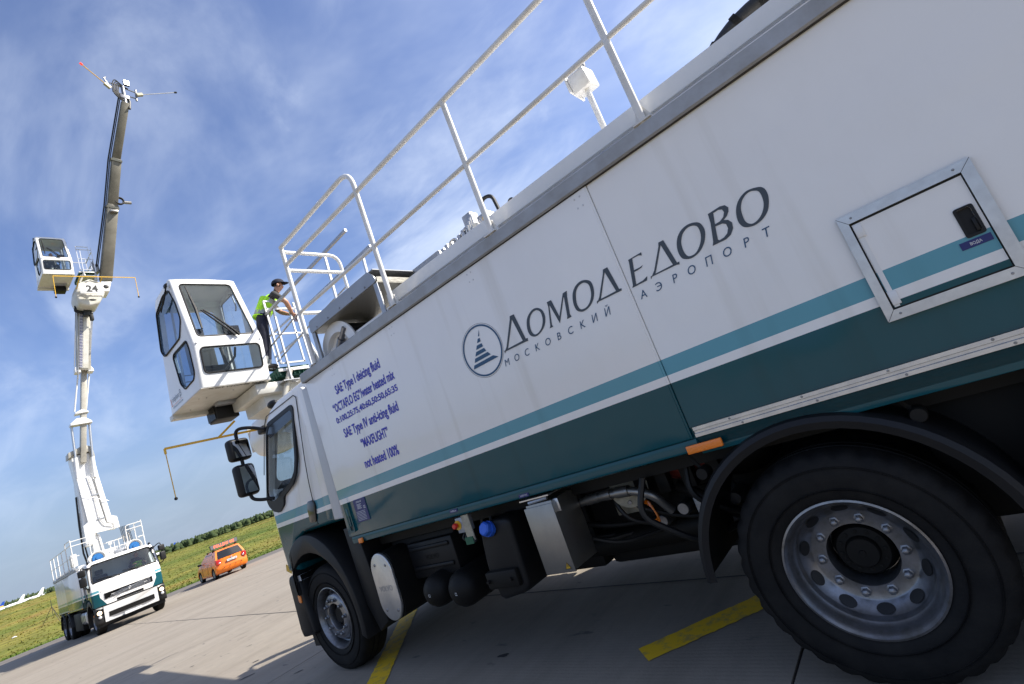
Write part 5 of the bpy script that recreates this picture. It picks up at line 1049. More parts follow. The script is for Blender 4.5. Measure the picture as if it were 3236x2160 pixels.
# ------------------------------------------------------------------ operator's cabin on the boom: x forwards (windscreen at 0), y -0.585..0.585, z up from the floor
def make_operator_cabin(root, loc, rz):
    W2 = 0.585
    prof = [(0.0, 0.0), (0.10, 0.74), (0.09, 0.80), (-0.31, 2.12), (-0.40, 2.175), (-1.12, 2.13), (-1.24, 2.02), (-1.54, 0.0)]
    body = MB(); ns = 6; rings = []
    for k in range(ns + 1):
        v = -W2 + 2 * W2 * k / ns; ring = []
        for (x, z) in prof:
            tp = 1 - 0.055 * max(0, (z - 0.8)) / 1.4; ring.append(body.bm.verts.new((x, v * tp, z + (0.02 * (1 - (v / W2) ** 2) if z > 2.1 else 0))))
        rings.append(ring)
    n = len(prof); f0 = body.bm.faces.new(rings[0]); f1 = body.bm.faces.new(list(reversed(rings[-1])))
    for a, b in zip(rings[:-1], rings[1:]):
        for i in range(n): body.bm.faces.new((a[i], b[i], b[(i+1) % n], a[(i+1) % n]))
    bmesh.ops.recalc_face_normals(body.bm, faces=body.bm.faces)
    ed = [e for f in (f0, f1) for e in f.edges if max(v.co.z for v in e.verts) > 0.05]
    bmesh.ops.bevel(body.bm, geom=ed, offset=0.05, segments=4, affect='EDGES', profile=0.5)
    cav = MB(); cav.prism([(-0.05, 0.05), (0.04, 0.74), (0.03, 0.80), (-0.35, 2.08), (-1.10, 2.05), (-1.18, 1.98), (-1.48, 0.05)], 'y', -W2 + 0.05, W2 - 0.05)
    upper = roundpoly([(-0.462, 0.885), (0.462, 0.885), (0.425, 2.02), (-0.425, 2.02)], 0.07, 4)       # y, z seen from the front
    lower = roundpoly([(-0.478, 0.235), (0.478, 0.235), (0.482, 0.665), (-0.482, 0.665)], 0.07, 4)
    c1 = MB(); c1.prism(upper, 'x', -0.60, 0.4); c2 = MB(); c2.prism(lower, 'x', -0.04, 0.4)
    s1 = roundpoly([(-0.42, 1.97), (-0.235, 1.64), (-0.155, 1.30), (-0.36, 1.04), (-1.20, 1.02), (-1.33, 1.16), (-1.19, 1.86), (-0.72, 2.00)], 0.07, 4)   # x, z
    s2 = roundpoly([(-0.13, 0.89), (-0.075, 0.72), (-0.085, 0.31), (-0.18, 0.215), (-0.62, 0.195), (-0.76, 0.33), (-0.82, 0.84), (-0.77, 0.895)], 0.05, 4)
    c3 = MB(); c3.prism(s1, 'y', -1, -0.3); c4 = MB(); c4.prism(s2, 'y', -1, -0.3)
    s3 = roundpoly([(-0.45, 0.25), (-0.30, 1.95), (-1.10, 1.98), (-1.30, 0.95), (-1.30, 0.25)], 0.07, 4); c5 = MB(); c5.prism(s3, 'y', 0.3, 1)
    bw = roundpoly([(-0.46, 0.30), (0.46, 0.30), (0.44, 1.90), (-0.44, 1.90)], 0.07, 4); c6 = MB(); c6.prism(bw, 'x', -2, -0.9)
    me = boolean(body, [cav, c1, c2, c3, c4, c5, c6]); cab = MB().mesh(me).build('operator_cabin', 'white_paint', root, 35)
    cab.location = loc; cab.rotation_euler = (0, 0, rz)
    xf_up = lambda z: 0.10 - 0.42 * (z - 0.74) / 1.38 * 0.98 if z > 0.78 else 0.0 + 0.10 * z / 0.74
    def frontglass(poly, name, mt, d):
        mb = MB(); mb.bm.faces.new([mb.bm.verts.new((xf_up(z) - d, y, z)) for y, z in poly]); g = mb.build(name, mt, cab, 0)
        pts = [(xf_up(z) + 0.004, y, z) for y, z in offpoly(poly, 0.004)]; MB().tube(pts, 0.0155, 6, True).build('window_seal', 'black_plastic', cab, 60); return g
    frontglass(upper, 'windscreen', 'glass', 0.012); frontglass(lower, 'lower_window', 'glass', 0.012)
    tpz = lambda z: 1 - 0.055 * max(0, (z - 0.8)) / 1.4
    for poly, s in ((s1, -1), (s2, -1), (s3, 1)):
        mb = MB(); mb.bm.faces.new([mb.bm.verts.new((x, s * (W2 * tpz(z) - 0.012), z)) for x, z in poly]); mb.build('side_window', 'glass_tint' if s < 0 else 'glass', cab, 0)
        MB().tube([(x, s * (W2 * tpz(z) + 0.002), z) for x, z in offpoly(poly, 0.004)], 0.0155, 6, True).build('window_seal', 'black_plastic', cab, 60)
    xb = lambda z: -1.54 + 0.30 * z / 2.02
    mb = MB(); mb.bm.faces.new([mb.bm.verts.new((xb(z) + 0.012, y, z)) for y, z in bw]); mb.build('rear_window', 'glass', cab, 0)
    # wipers on the screen and side
    for dy in (-0.015, 0.06):
        w = MB(); w.tube([(0.135, 0.115 + dy, 0.845), (0.10, 0.06 + dy, 0.95), (-0.02, -0.17 + dy * 0.9, 1.30), (-0.055, -0.265 + dy * 0.5, 1.42)], [0.030, 0.021, 0.017, 0.014], 6); w.build('wiper_arm', 'black_plastic', cab, 40)
    w = MB(); w.tube([(0.065, -0.37, 1.02), (-0.055, -0.345, 1.44), (-0.205, -0.365, 1.94)], [0.016, 0.030, 0.010], 6); w.build('wiper_blade', 'black_plastic', cab, 40)
    w = MB(); w.tube([(-0.30, -W2 - 0.02, 2.05), (-0.42, -W2 - 0.035, 1.90), (-0.62, -W2 - 0.03, 1.80), (-0.95, -W2 - 0.03, 1.76)], 0.014, 6); w.tube([(-0.42, -W2 - 0.03, 1.94), (-0.80, -W2 - 0.03, 1.72)], 0.012, 6); w.box(-0.42, -0.33, -W2 - 0.04, -W2, 2.0, 2.06, 0.01); w.build('side_wiper', 'black_plastic', cab, 40)
    b = MB()
    for y in (-0.525, 0.525): b.lathe([(0, 0.118), (0.014, 0.116), (0.016, 0.095)], (0, y, 0.755), 'x', 12)
    b.build('bolt_caps', 'aluminium', cab, 40)
    MB().tube([(0.012, -0.535, 0.115), (0.012, 0.535, 0.115)], 0.0025, 4).build('panel_seam', 'joint_dark', cab, 0)
    # floor tray, heater unit and cable box below
    u = MB(); u.box(-1.535, -0.005, -W2 + 0.004, W2 - 0.004, -0.012, -0.003); u.build('floor_plate', 'cream_under', cab, 0)
    MB().box(-1.66, -1.50, -W2 + 0.0, W2 - 0.0, -0.09, 0.0, 0.006).xf(Matrix.Identity(4)).build('rear_tray', 'cream_under', cab, 30)
    h = MB(); h.box(-1.62, -1.20, 0.02, 0.42, -0.30, -0.014, 0.02); hu = h.build('heater_unit', 'black_plastic', cab, 30)
    for k in range(10): MB().box(-1.60 + 0.038 * k, -1.585 + 0.038 * k, 0.0, 0.016, -0.27, -0.03).build('fin', 'black_gloss', hu, 0)
    MB().box(-1.15, -0.98, 0.0, 0.42, -0.075, -0.013, 0.008).build('cable_box', 'cover_grey', cab, 30)
    bo = MB()
    for (x, y) in ((-0.08, -0.38), (-0.08, 0.38), (-0.35, 0.05), (-0.62, -0.42), (-0.62, -0.30), (-1.3, -0.35), (-1.3, 0.3), (-0.7, 0.45)): bo.lathe([(0, -0.02), (0.012, -0.019), (0.013, -0.012)], (x, y, 0), 'z', 8)
    bo.build('floor_bolts', 'nut_steel', cab, 30)
    # printing
    MB().mesh(textfit('МИН. ВЫСОТА 4,05 m', 0.92, (0.078, True), 0, 0.02)).xf(frame_mtx((-0.045, 0.48, -0.0145), (0, -1, 0), (-1, 0, 0))).build('lettering', 'text_black', cab, 0)
    yl = -W2 - 0.004
    MB().mesh(textfit('elephant', 0.36, (0.125, False), 0, -0.006)).xf(frame_mtx((-1.32, yl, 0.145), (1, 0, 0), (0, 0, 1))).build('lettering', 'charcoal_print', cab, 0)
    MB().mesh(textfit('β', 0.07, (0.15, False), 0, -0.004)).xf(frame_mtx((-0.92, yl, 0.135), (1, 0, 0), (0, 0, 1))).build('lettering', 'charcoal_print', cab, 0)
    MB().mesh(textfit('VESTERGAARD DE-ICING SYSTEM', 0.52, (0.028, True), 0, 0.006)).xf(frame_mtx((-1.36, yl, 0.065), (1, 0, 0), (0, 0, 1))).build('lettering', 'charcoal_print', cab, 0)
    br = MB(); br.quad((-1.375, yl, 0.115), (-0.84, yl, 0.118), (-0.84, yl, 0.122), (-1.375, yl, 0.121)); br.quad((-1.40, yl, 0.11), (-1.375, yl, 0.11), (-1.385, yl, 0.26), (-1.41, yl, 0.255)); br.build('logo_bar', 'amber', cab, 0)
    # inside: seat, screen, steering column, grab handles
    s = MB(); s.box(-1.15, -0.72, -0.24, 0.24, 0.48, 0.62, 0.05, 3); s.box(-1.24, -1.10, -0.24, 0.24, 0.60, 1.28, 0.05, 3); s.box(-1.18, -1.10, -0.12, 0.12, 1.32, 1.50, 0.03, 3); s.box(-1.05, -0.85, -0.1, 0.1, 0.05, 0.48); s.build('seat', 'seat_cloth', cab, 50)
    m = MB(); m.box(-0.34, -0.29, 0.12, 0.40, 1.00, 1.20, 0.01); mo = m.build('monitor', 'dash_dark', cab, 30)
    c = MB(); c.tube([(-0.12, -0.02, 0.08), (-0.30, -0.02, 0.95)], 0.03, 8); c.box(-0.46, -0.22, -0.18, 0.18, 0.93, 1.02, 0.03, 3); c.tube([(-0.30, -0.25, 0.35), (-0.10, -0.10, 0.30), (-0.08, 0.10, 0.52), (-0.12, 0.16, 0.70)], 0.02, 6); c.build('control_column', 'dash_dark', cab, 40)
    gh = MB(); gh.tube(fillet([(-0.55, 0.50, 1.95), (-0.45, 0.49, 1.90), (-0.38, 0.49, 1.62), (-0.46, 0.50, 1.56)], 0.06), 0.013, 8); gh.tube([(-0.95, -0.48, 0.1), (-0.75, -0.46, 1.9)], 0.02, 8); gh.tube([(-1.05, 0.48, 0.1), (-0.95, 0.46, 1.9)], 0.02, 8); gh.build('grab_handle', 'cover_grey', cab, 40)
    fb = MB()
    for k in range(5): fb.tube([(-1.42 + 0.02 * k, -0.48, 0.18 + 0.12 * k), (-1.42 + 0.02 * k, 0.48, 0.18 + 0.12 * k)], 0.010, 6)
    fb.build('guard_bars', 'dash_dark', cab, 40)
    return cab

def make_basket(root, T):
    """service platform beside the cabin; T maps (x, y, z) world-like offsets to truck space. x forwards from the cabin screen, y to the platform side"""
    pl = MB(); pl.box(-1.25, -0.02, 0.78, 1.36, 0.135, 0.20, 0.004); p = pl.build('platform', 'grating_green', root, 30, xf=T)
    gr = MB()
    for k in range(14): gr.box(-1.24 + 0.088 * k, -1.225 + 0.088 * k, 0.78, 1.36, 0.03, 0.135)
    for k in range(7): gr.box(-1.24, -0.03, 0.79 + 0.09 * k, 0.802 + 0.09 * k, 0.05, 0.135)
    gr.build('grating', 'grating_green', p, 0, xf=T)
    ed = MB(); ed.box(-0.02, 0.0, 0.76, 1.37, 0.11, 0.165, 0.003); ed.box(-1.25, 0.0, 1.362, 1.375, 0.08, 0.19, 0.003); ed.build('platform_edge', 'white_paint', p, 30, xf=T)
    t = 0.031
    def sq(mb, a, b, w=t): mb.beam(a, b, w, w, (0, 0, 1) if abs(a[2] - b[2]) < 0.2 else (1, 0, 0))
    g = MB(); x = 0.02; sq(g, (x, 0.83, 0.25), (x, 0.82, 1.53)); sq(g, (x, 1.29, 0.25), (x, 1.28, 1.53)); sq(g, (x, 0.81, 1.53), (x, 1.29, 1.53)); sq(g, (x, 0.82, 1.37), (x, 1.28, 1.37)); sq(g, (x, 0.83, 0.85), (x, 1.29, 0.85)); sq(g, (x, 0.83, 0.26), (x, 1.30, 0.26))
    g.build('gate', 'aluminium', p, 30, xf=T)
    r = MB(); sq(r, (0.05, 0.93, -0.08), (0.05, 0.95, 1.37)); r.tube(fillet([(0.05, 0.93, 0.02), (0.05, 0.98, -0.14), (0.05, 1.05, -0.12)], 0.04), 0.014, 8)
    for xx in (0.02, -1.22): sq(r, (xx, 1.42, 0.15), (xx, 1.40, 1.50))
    sq(r, (0.02, 1.40, 1.28), (-1.22, 1.40, 1.28)); sq(r, (0.02, 1.40, 0.80), (-1.22, 1.40, 0.80)); sq(r, (0.02, 1.29, 0.85), (0.02, 1.41, 0.84)); sq(r, (0.02, 1.29, 1.37), (0.02, 1.41, 1.36)); sq(r, (-1.22, 0.80, 1.3), (-1.22, 1.40, 1.3))
    r.build('basket_rail', 'aluminium', p, 30, xf=T)
    c = MB(); c.tube([(-0.02, 0.70, -0.45), (0.0, 0.98, 0.14)], 0.05, 12); c.build('support_strut', 'boom_grey', p, 40, xf=T)
    pf = MB(); pf.box(-0.9, 0.10, 0.75, 1.35, -0.10, -0.085); 
    pf.build('perforated_tray', 'galvanised', p, 0, xf=T)
    return p

def near_boom(root):
    # everything here in truck space; the boom lies along the far side of the deck and reaches out over the cab
    cab = make_operator_cabin(root, (-2.85, 0.135, 4.06), 0.0)
    T = Matrix.Translation((-2.85, 0.135, 4.06)); make_basket(root, T)
    h = MB(); y = 0.955                                             # long grey hand rails on the boom
    def bar(mb, a, b, w=0.042): mb.beam(a, b, w, w, (0, 0, 1))
    bar(h, (-3.02, y, 5.33), (0.12, y, 5.43)); bar(h, (-3.20, y, 5.25), (-3.02, y, 5.33)); bar(h, (-1.80, y, 4.86), (0.55, y, 4.915)); bar(h, (0.12, y, 5.43), (0.12, y, 5.31)); hr = h.build('hand_rail', 'galvanised', root, 30)
    for (x, z0, z1) in ((-0.62, 4.55, 5.40), (0.28, 4.40, 4.90), (-1.78, 4.45, 4.86)): MB().beam((x - 0.02, y + 0.01, z0), (x + 0.02, y + 0.01, z1), 0.036, 0.036, (1, 0, 0)).beam((x - 0.03, y + 0.28, 3.60), (x - 0.02, y + 0.01, z0 + 0.01), 0.036, 0.036, (1, 0, 0)).build('rail_post', 'aluminium', hr, 30)
    d = MB(); d.tube([(-3.12, y - 0.02, 4.70), (-2.0, y + 0.02, 4.88), (-1.0, y + 0.04, 4.88)], 0.014, 8); d.tube([(-3.1, y + 0.1, 4.45), (-1.6, y + 0.1, 4.62), (-0.4, y + 0.1, 4.72)], 0.014, 8); d.build('lower_rail', 'galvanised', hr, 40)
    b = MB(); b.beam((-2.9, 1.42, 3.40), (4.6, 0.95, 3.22), 0.46, 0.50, (0, 0, 1), bev=0.02); bm_ = b.build('boom', 'white_paint', root, 30)
    MB().beam((-4.2, 1.46, 3.42), (-2.6, 1.40, 3.40), 0.36, 0.40, (0, 0, 1), bev=0.02).build('boom_extension', 'boom_grey', bm_, 30)
    s = MB(); s.box(-4.05, -2.95, 0.45, 1.25, 3.82, 4.03, 0.03); s.prism([(0.62, 3.62), (1.2, 3.50), (1.2, 3.84), (0.62, 3.84)], 'x', -3.95, -3.10, 0.02); s.build('cabin_bracket', 'cream_under', root, 30)
    t = MB(); t.lathe([(0.62, 2.86), (0.62, 3.05), (0.45, 3.10), (0.40, 3.5), (0, 3.5)], (4.5, 0.62, 0), 'z', 32); t.build('turret', 'white_paint', root, 35)
    n = MB(); n.prism(roundpoly([(0.88, 3.30), (1.00, 3.70), (1.42, 3.86), (1.84, 3.70), (1.84, 3.25), (1.62, 2.95), (1.20, 2.92), (0.98, 3.0)], 0.12, 4), 'x', -4.78, -3.95, 0.10, 4); n.build('boom_nose', 'white_paint', root, 50)
    p = MB(); p.box(-4.90, -4.88, 0.97, 1.87, 3.12, 3.65, 0.004); p.build('number_plate', 'white_paint', root, 30)
    MB().mesh(textfit('8', 0.15, (0.30, True), 0, 0.02)).xf(frame_mtx((-4.904, 1.47, 3.23), (0, -1, 0), (0, 0, 1))).build('lettering', 'text_black', root, 0)
    feeler(root, Vector((-3.95, -0.80, 3.40)), Vector((0, 1, 0)), 3.12, 0.86, 0.022, [((-3.95, 0.05, 3.40), (-3.80, 0.33, 3.62)), ((-3.95, 1.5, 3.40), (-3.8, 1.3, 3.62))])
def feeler(root, p0, d, L, drop, r, braces):
    a = MB(); a.beam(p0, p0 + d * L, r * 1.1, r * 1.7, (0, 0, 1)); f = a.build('feeler_bar', 'yellow_paint', root, 30)
    for a0, b0 in braces: MB().beam(a0, b0, r * 1.6, r * 1.2, (1, 0, 0)).build('brace', 'yellow_paint', f, 30)
    for k in (0, 1):
        q = p0 + d * (L * k); w = MB(); w.tube([q, q + Vector((0, 0, -0.09))], r * 0.9, 8); w.tube([q + Vector((0, 0, -0.09)), q + Vector((0.005, 0, -drop))], r * 0.36, 6); w.build('feeler_rod', 'yellow_paint', f, 40)
        MB().ell(q + Vector((0.005, 0, -drop)), (r * 1.25,) * 3, 2).build('feeler_ball', 'rubber', f, 60)

def far_boom(root, cabin):
    # the raised boom of the second truck, laid out in world space (it faces +x) and brought into truck space
    inv = root.matrix_world.inverted(); Q = inv.to_euler().z
    def B(mb, name, m, parent=root, sm=30): return mb.build(name, m, parent, sm, xf=inv)
    c = copy_tree(cabin, root); c.location = inv @ Vector((-28.40, 3.40, 16.25)); c.rotation_euler = (0, 0, Q)
    # shroud of the lower boom: left and right cheek, cross plate, recess
    cl = [(2.84, 6.52), (3.16, 6.6), (3.33, 6.51), (3.53, 4.38), (3.73, 4.13), (3.71, 4.03), (3.10, 4.055), (3.05, 3.7), (2.97, 3.61), (2.74, 3.7), (2.75, 4.49), (2.93, 4.61)]
    cr = [(3.43, 6.52), (3.61, 6.5), (3.76, 4.64), (3.96, 4.52), (3.99, 4.01), (3.78, 4.03), (3.78, 4.26), (3.58, 4.38)]
    m = MB(); m.prism([(2.98, 4.3), (3.72, 4.3), (3.60, 7.7), (2.80, 7.7)], 'x', -30.5, -29.75, 0.02); lo = B(m, 'boom_mast', 'white_paint')
    m = MB(); m.prism(cl, 'x', -29.72, -29.60, 0.012); B(m, 'cheek_plate', 'white_paint', lo)
    m = MB(); m.prism(cr, 'x', -29.72, -29.60, 0.012); B(m, 'cheek_plate', 'white_paint', lo)
    m = MB(); m.prism([(2.77, 3.65), (2.99, 3.62), (3.10, 4.6), (2.95, 6.5), (2.86, 6.5)], 'x', -30.6, -29.73, 0.01); m.prism([(3.50, 6.5), (3.60, 6.48), (3.76, 4.6), (3.98, 4.48), (3.98, 4.05), (3.72, 4.1)], 'x', -30.6, -29.73, 0.01); B(m, 'side_plate', 'white_paint', lo)
    for k in range(3):
        d = 0.045 * k; m = MB(); m.tube(fillet([(-29.57, 3.17 + d, 6.62), (-29.57, 3.27 + d, 5.72), (-29.57, 3.31 + d, 4.58 + d * 0.4), (-29.57, 3.42 + d, 4.27 + d * 0.6), (-29.57, 3.74, 4.13 + d * 1.2)], 0.12), 0.013, 8); B(m, 'fluid_pipe', 'white_paint', lo, 40)
    m = MB()
    for z in (5.72, 4.62): m.box(-29.60, -29.55, 3.20 + (5.72 - z) * 0.04, 3.48 + (5.72 - z) * 0.04, z - 0.02, z + 0.02)
    m.tube([(-29.54, 2.86, 5.85), (-29.54, 3.76, 5.30)], 0.008, 6); B(m, 'pipe_clamp', 'aluminium', lo)
    m = MB(); m.prism([(3.02, 4.12), (3.20, 4.25), (3.22, 2.9), (2.95, 2.9)], 'x', -30.3, -29.8, 0.01); m.prism([(3.20, 4.0), (3.27, 4.0), (3.36, 2.85), (3.28, 2.85)], 'x', -29.9, -29.75, 0.005); m.tube([(-30.1, 3.35, 2.8), (-30.1, 3.35, 3.2)], 0.5, 24); B(m, 'turret', 'white_paint')
    m = MB(); m.tube([(-30.2, 2.80, 5.9), (-30.3, 2.74, 4.6), (-30.35, 2.72, 3.4), (-30.3, 2.78, 2.9)], 0.035, 8); m.tube([(-30.4, 2.82, 5.2), (-30.45, 2.80, 4.2), (-30.4, 2.86, 3.0)], 0.03, 8); B(m, 'hydraulic_hose', 'hose_black', root, 40)
    m = MB(); m.prism([(2.70, 7.60), (2.73, 7.86), (2.98, 7.95), (3.32, 8.11), (3.60, 7.95), (3.63, 7.45), (3.48, 7.42), (3.46, 7.75), (2.92, 7.72)], 'x', -30.3, -29.65, 0.01); B(m, 'mast_hood', 'boom_grey', lo)
    # telescopic sections
    m = MB(); m.beam((-29.75, 3.18, 7.3), (-29.4, 3.84, 11.9), 0.20, 0.34, (1, 0, 0), 0.20, 0.32, 0.01); tb = B(m, 'boom_section', 'boom_grey')
    for (a, b, r_) in (((-29.60, 2.93, 7.5), (-29.58, 2.99, 9.0), 0.048), ((-29.60, 3.52, 7.4), (-29.58, 3.65, 9.05), 0.048)):
        m = MB(); m.tube([a, b], r_, 12); B(m, 'lift_cylinder', 'aluminium', tb, 40)
        m = MB(); m.tube([Vector(a) + Vector((0, -0.05, -0.9)), Vector(a) + Vector((0, 0, 0.05))], r_ * 1.7, 12); B(m, 'cylinder_barrel', 'white_paint', tb, 40)
    for (zc, y0, y1, h_) in ((9.12, 2.94, 3.73, 0.20), (9.60, 3.18, 3.68, 0.12)):
        m = MB(); m.prism([(y0, zc - h_ / 2), (y1, zc - h_ / 2 + 0.02), (y1 - 0.02, zc), (y1 - 0.25, zc + h_), (y0 + 0.25, zc + h_), (y0, zc)], 'x', -29.75, -29.35, 0.01); B(m, 'yoke', 'white_paint', tb)
    for dy in (-0.22, 0.20):
        m = MB(); m.tube([(-29.55, 3.42 + dy, 9.7), (-29.35, 3.78 + dy, 11.5)], 0.032, 8); B(m, 'extension_rod', 'white_paint', tb, 40)
    for y in (3.52, 4.0): m = MB(); m.prism(roundpoly([(y - 0.12, 11.44), (y + 0.09, 11.42), (y + 0.08, 11.56), (y - 0.02, 11.72), (y - 0.10, 11.70)], 0.02, 2), 'x', -29.4, -29.0, 0.01); B(m, 'yoke', 'white_paint', tb)
    m = MB(); m.beam((-29.2, 3.74, 11.55), (-28.85, 4.20, 15.2), 0.50, 0.42, (1, 0, 0), 0.52, 0.42, 0.01); ub = B(m, 'boom_section', 'boom_grey')
    m = MB(); m.beam((-28.97, 3.62, 11.62), (-28.62, 4.06, 14.9), 0.12, 0.05, (1, 0, 0)); B(m, 'chain_tray', 'label_white', ub)
    m = MB()
    for k in range(44):
        t = k / 43; p = Vector((-28.945, 3.62, 11.66)) * (1 - t) + Vector((-28.595, 4.06, 14.86)) * t; m.box(p.x - 0.008, p.x + 0.012, p.y - 0.055, p.y + 0.055, p.z - 0.018, p.z + 0.018)
    B(m, 'chain_links', 'label_navy', ub, 0)
    m = MB(); m.beam((-28.99, 3.80, 11.6), (-28.62, 4.26, 15.0), 0.20, 0.05, (1, 0, 0)); B(m, 'face_plate', 'cream_under', ub)
    for (y, dz) in ((3.40, 0.0), (3.46, -0.6), (4.02, 0.2), (4.07, 0.5)):
        m = MB(); m.tube([(-29.0, y, 11.7 + dz), (-28.7, y + 0.42, 14.6)], 0.017, 6); B(m, 'conduit', 'galvanised', ub, 40)
    m = MB(); 
    for k in range(5): m.tube(fillet([(-28.7, 3.9 + 0.05 * k, 14.9), (-28.5, 3.72 - 0.02 * k, 14.5 - 0.05 * k), (-28.5, 3.9 + 0.04 * k, 14.30 - 0.03 * k), (-28.6, 4.25 + 0.04 * k, 14.45)], 0.2), 0.022, 6)
    m.box(-28.6, -28.35, 4.02, 4.26, 14.05, 14.35, 0.03); m.box(-28.55, -28.35, 4.22, 4.36, 13.8, 14.3, 0.03); B(m, 'hose_bundle', 'hose_black', ub, 40)
    # nose housing, number plate
    m = MB(); m.prism(roundpoly([(3.72, 14.9), (3.86, 15.5), (4.35, 15.70), (4.86, 15.5), (4.86, 14.95), (4.55, 14.42), (4.15, 14.30), (3.82, 14.42)], 0.14, 4), 'x', -29.0, -27.85, 0.10, 4); ns = B(m, 'boom_nose', 'cream_under', root, 40)
    m = MB(); m.ell((-27.85, 4.33, 14.62), (0.03, 0.15, 0.05), 2); B(m, 'nose_grille', 'dash_dark', ns, 50)
    m = MB(); m.box(-27.42, -27.40, 3.82, 4.72, 14.74, 15.26, 0.006); pl = B(m, 'number_plate', 'white_paint', root)
    m = MB(); m.mesh(textfit('24', 0.44, (0.33, True), 0, 0.03)); m.xf(frame_mtx((-27.395, 4.06, 14.84), (0, 1, 0), (0, 0, 1))); B(m, 'lettering', 'text_black', pl, 0)
    m = MB(); m.tube(fillet([(-27.45, 3.90, 15.26), (-27.5, 4.27, 15.48), (-27.45, 4.66, 15.28)], 0.05), 0.05, 8); B(m, 'plate_bracket', 'cream_under', ns, 40)
    m = MB(); m.beam((-27.3, 2.94, 15.57), (-27.3, 6.06, 15.57), 0.022, 0.036, (0, 0, 1)); fb = B(m, 'feeler_bar', 'yellow_paint')
    for a, b in (((-27.3, 3.89, 15.55), (-27.6, 3.75, 15.05)), ((-27.3, 4.73, 15.55), (-27.6, 4.60, 15.2))): m = MB(); m.beam(a, b, 0.04, 0.03, (1, 0, 0)); B(m, 'brace', 'yellow_paint', fb)
    for y in (2.94, 6.06):
        m = MB(); m.tube([(-27.3, y, 15.57), (-27.3, y - 0.03, 14.5)], 0.016, 6); B(m, 'feeler_rod', 'yellow_paint', fb, 40); m = MB(); m.ell((-27.3, y - 0.03, 14.5), (0.045,) * 3, 2); B(m, 'feeler_ball', 'rubber', fb, 60)
    m = MB(); m.prism([(4.80, 15.72), (5.28, 15.74), (5.12, 15.2), (4.85, 15.2)], 'x', -28.9, -28.1, 0.02); B(m, 'arm_mount', 'white_paint')
    m = MB(); m.ell((-28.09, 5.02, 15.45), (0.02, 0.12, 0.10), 2); B(m, 'mount_hole', 'text_black', root, 50)
    # platform
    make_basket(root, inv @ Matrix.Translation((-28.40, 3.40, 16.25)))
    m = MB(); m.box(-28.7, -28.5, 4.72, 4.86, 16.0, 17.0, 0.01); m.box(-28.9, -28.5, 4.8, 5.02, 16.5, 16.9, 0.02); B(m, 'arm_hinge', 'cover_grey')
    # spray arm, three telescoping sections
    A = [(-28.6, 5.18, 16.0), (-27.4, 5.80, 19.6), (-26.4, 6.115, 21.8), (-25.0, 6.675, 24.5)]
    m = MB(); m.beam(A[0], Vector(A[1]) + Vector((0.05, 0.03, 0.15)), 0.50, 0.46, (1, 0, 0), 0.47, 0.44, 0.05); ar = B(m, 'spray_arm', 'arm_shade_grey')
    m = MB(); m.beam(A[1], Vector(A[2]) + Vector((0.05, 0.03, 0.1)), 0.42, 0.38, (1, 0, 0), 0.41, 0.36, 0.05); B(m, 'arm_section', 'arm_shade_grey', ar)
    m = MB(); m.beam(A[2], A[3], 0.36, 0.32, (1, 0, 0), 0.34, 0.30, 0.05); B(m, 'arm_section', 'arm_shade_grey', ar)
    for P, w_ in ((A[1], 0.60), (A[2], 0.54)):
        m = MB(); P = Vector(P); dd = (Vector(A[3]) - Vector(A[0])).normalized(); m.beam(P - dd * 0.05, P + dd * 0.05, w_ * 0.88, w_ * 0.80, (1, 0, 0)); B(m, 'collar', 'stainless', ar)
    off = Vector((0.02, -0.34, 0.0))
    m = MB(); m.tube([Vector(A[0]) + off * 0.9 + Vector((0, 0, 0.6)), Vector(A[1]) + off, Vector(A[2]) + off * 0.95, Vector(A[3]) + off * 0.75 + Vector((0, 0, 0.2))], 0.032, 8); m.tube([Vector(A[0]) + off * 0.7 + Vector((0, 0, 0.6)), Vector(A[1]) + off * 0.8, Vector(A[2]) + off * 0.75, Vector(A[3]) + off * 0.55 + Vector((0, 0, 0.2))], 0.022, 8); B(m, 'arm_hose', 'hose_black', ar, 40)
    m = MB(); c0 = Vector((-27.2, 6.10, 19.9))
    for q in range(5): m.tube([c0 + Vector((0.03 * q, 0.19 * math.cos(a), 0.19 * math.sin(a))) for a in [2 * math.pi * k / 24 for k in range(24)]], 0.022, 6, True)
    B(m, 'hose_coil', 'hose_black', ar, 40)
    m = MB(); m.tube([(-27.2, 6.25, 19.88), (-27.2, 6.62, 19.90)], 0.08, 12); m.box(-27.3, -27.1, 5.62, 5.95, 19.22, 19.32, 0.01); B(m, 'camera_pod', 'stainless', ar, 40)
    # nozzle head
    t = Vector(A[3]); m = MB()
    m.tube([t + Vector((0, -0.45, 0.55)), t + Vector((0, 0.62, 0.42))], 0.03, 8); m.tube([t + Vector((0, -0.5, 1.05)), t + Vector((0, 0.60, 0.82))], 0.03, 8); m.tube([t + Vector((0, 0, -0.1)), t + Vector((0, 0.05, 1.0))], 0.09, 10); m.box(t.x - 0.1, t.x + 0.1, t.y - 0.18, t.y + 0.22, t.z + 0.2, t.z + 0.42, 0.02)
    m.tube([t + Vector((0, -0.55, 0.85)), t + Vector((0, -0.70, 1.25)), t + Vector((0, -0.60, 1.35))], 0.04, 8); m.tube([t + Vector((0, 0.55, 0.3)), t + Vector((0, 0.62, 1.0))], 0.05, 8); B(m, 'nozzle_head', 'nut_steel', ar, 40)
    m = MB()
    for q in range(5): m.tube(fillet([t + Vector((0.05, -0.1 + 0.03 * q, 0.0)), t + Vector((0.05, -0.45 + 0.05 * q, 0.4)), t + Vector((0.05, -0.40 + 0.07 * q, 1.0)), t + Vector((0.05, -0.25 + 0.08 * q, 1.35 - 0.1 * q)), t + Vector((0.05, 0.1 + 0.04 * q, 0.9))], 0.25), 0.028, 6)
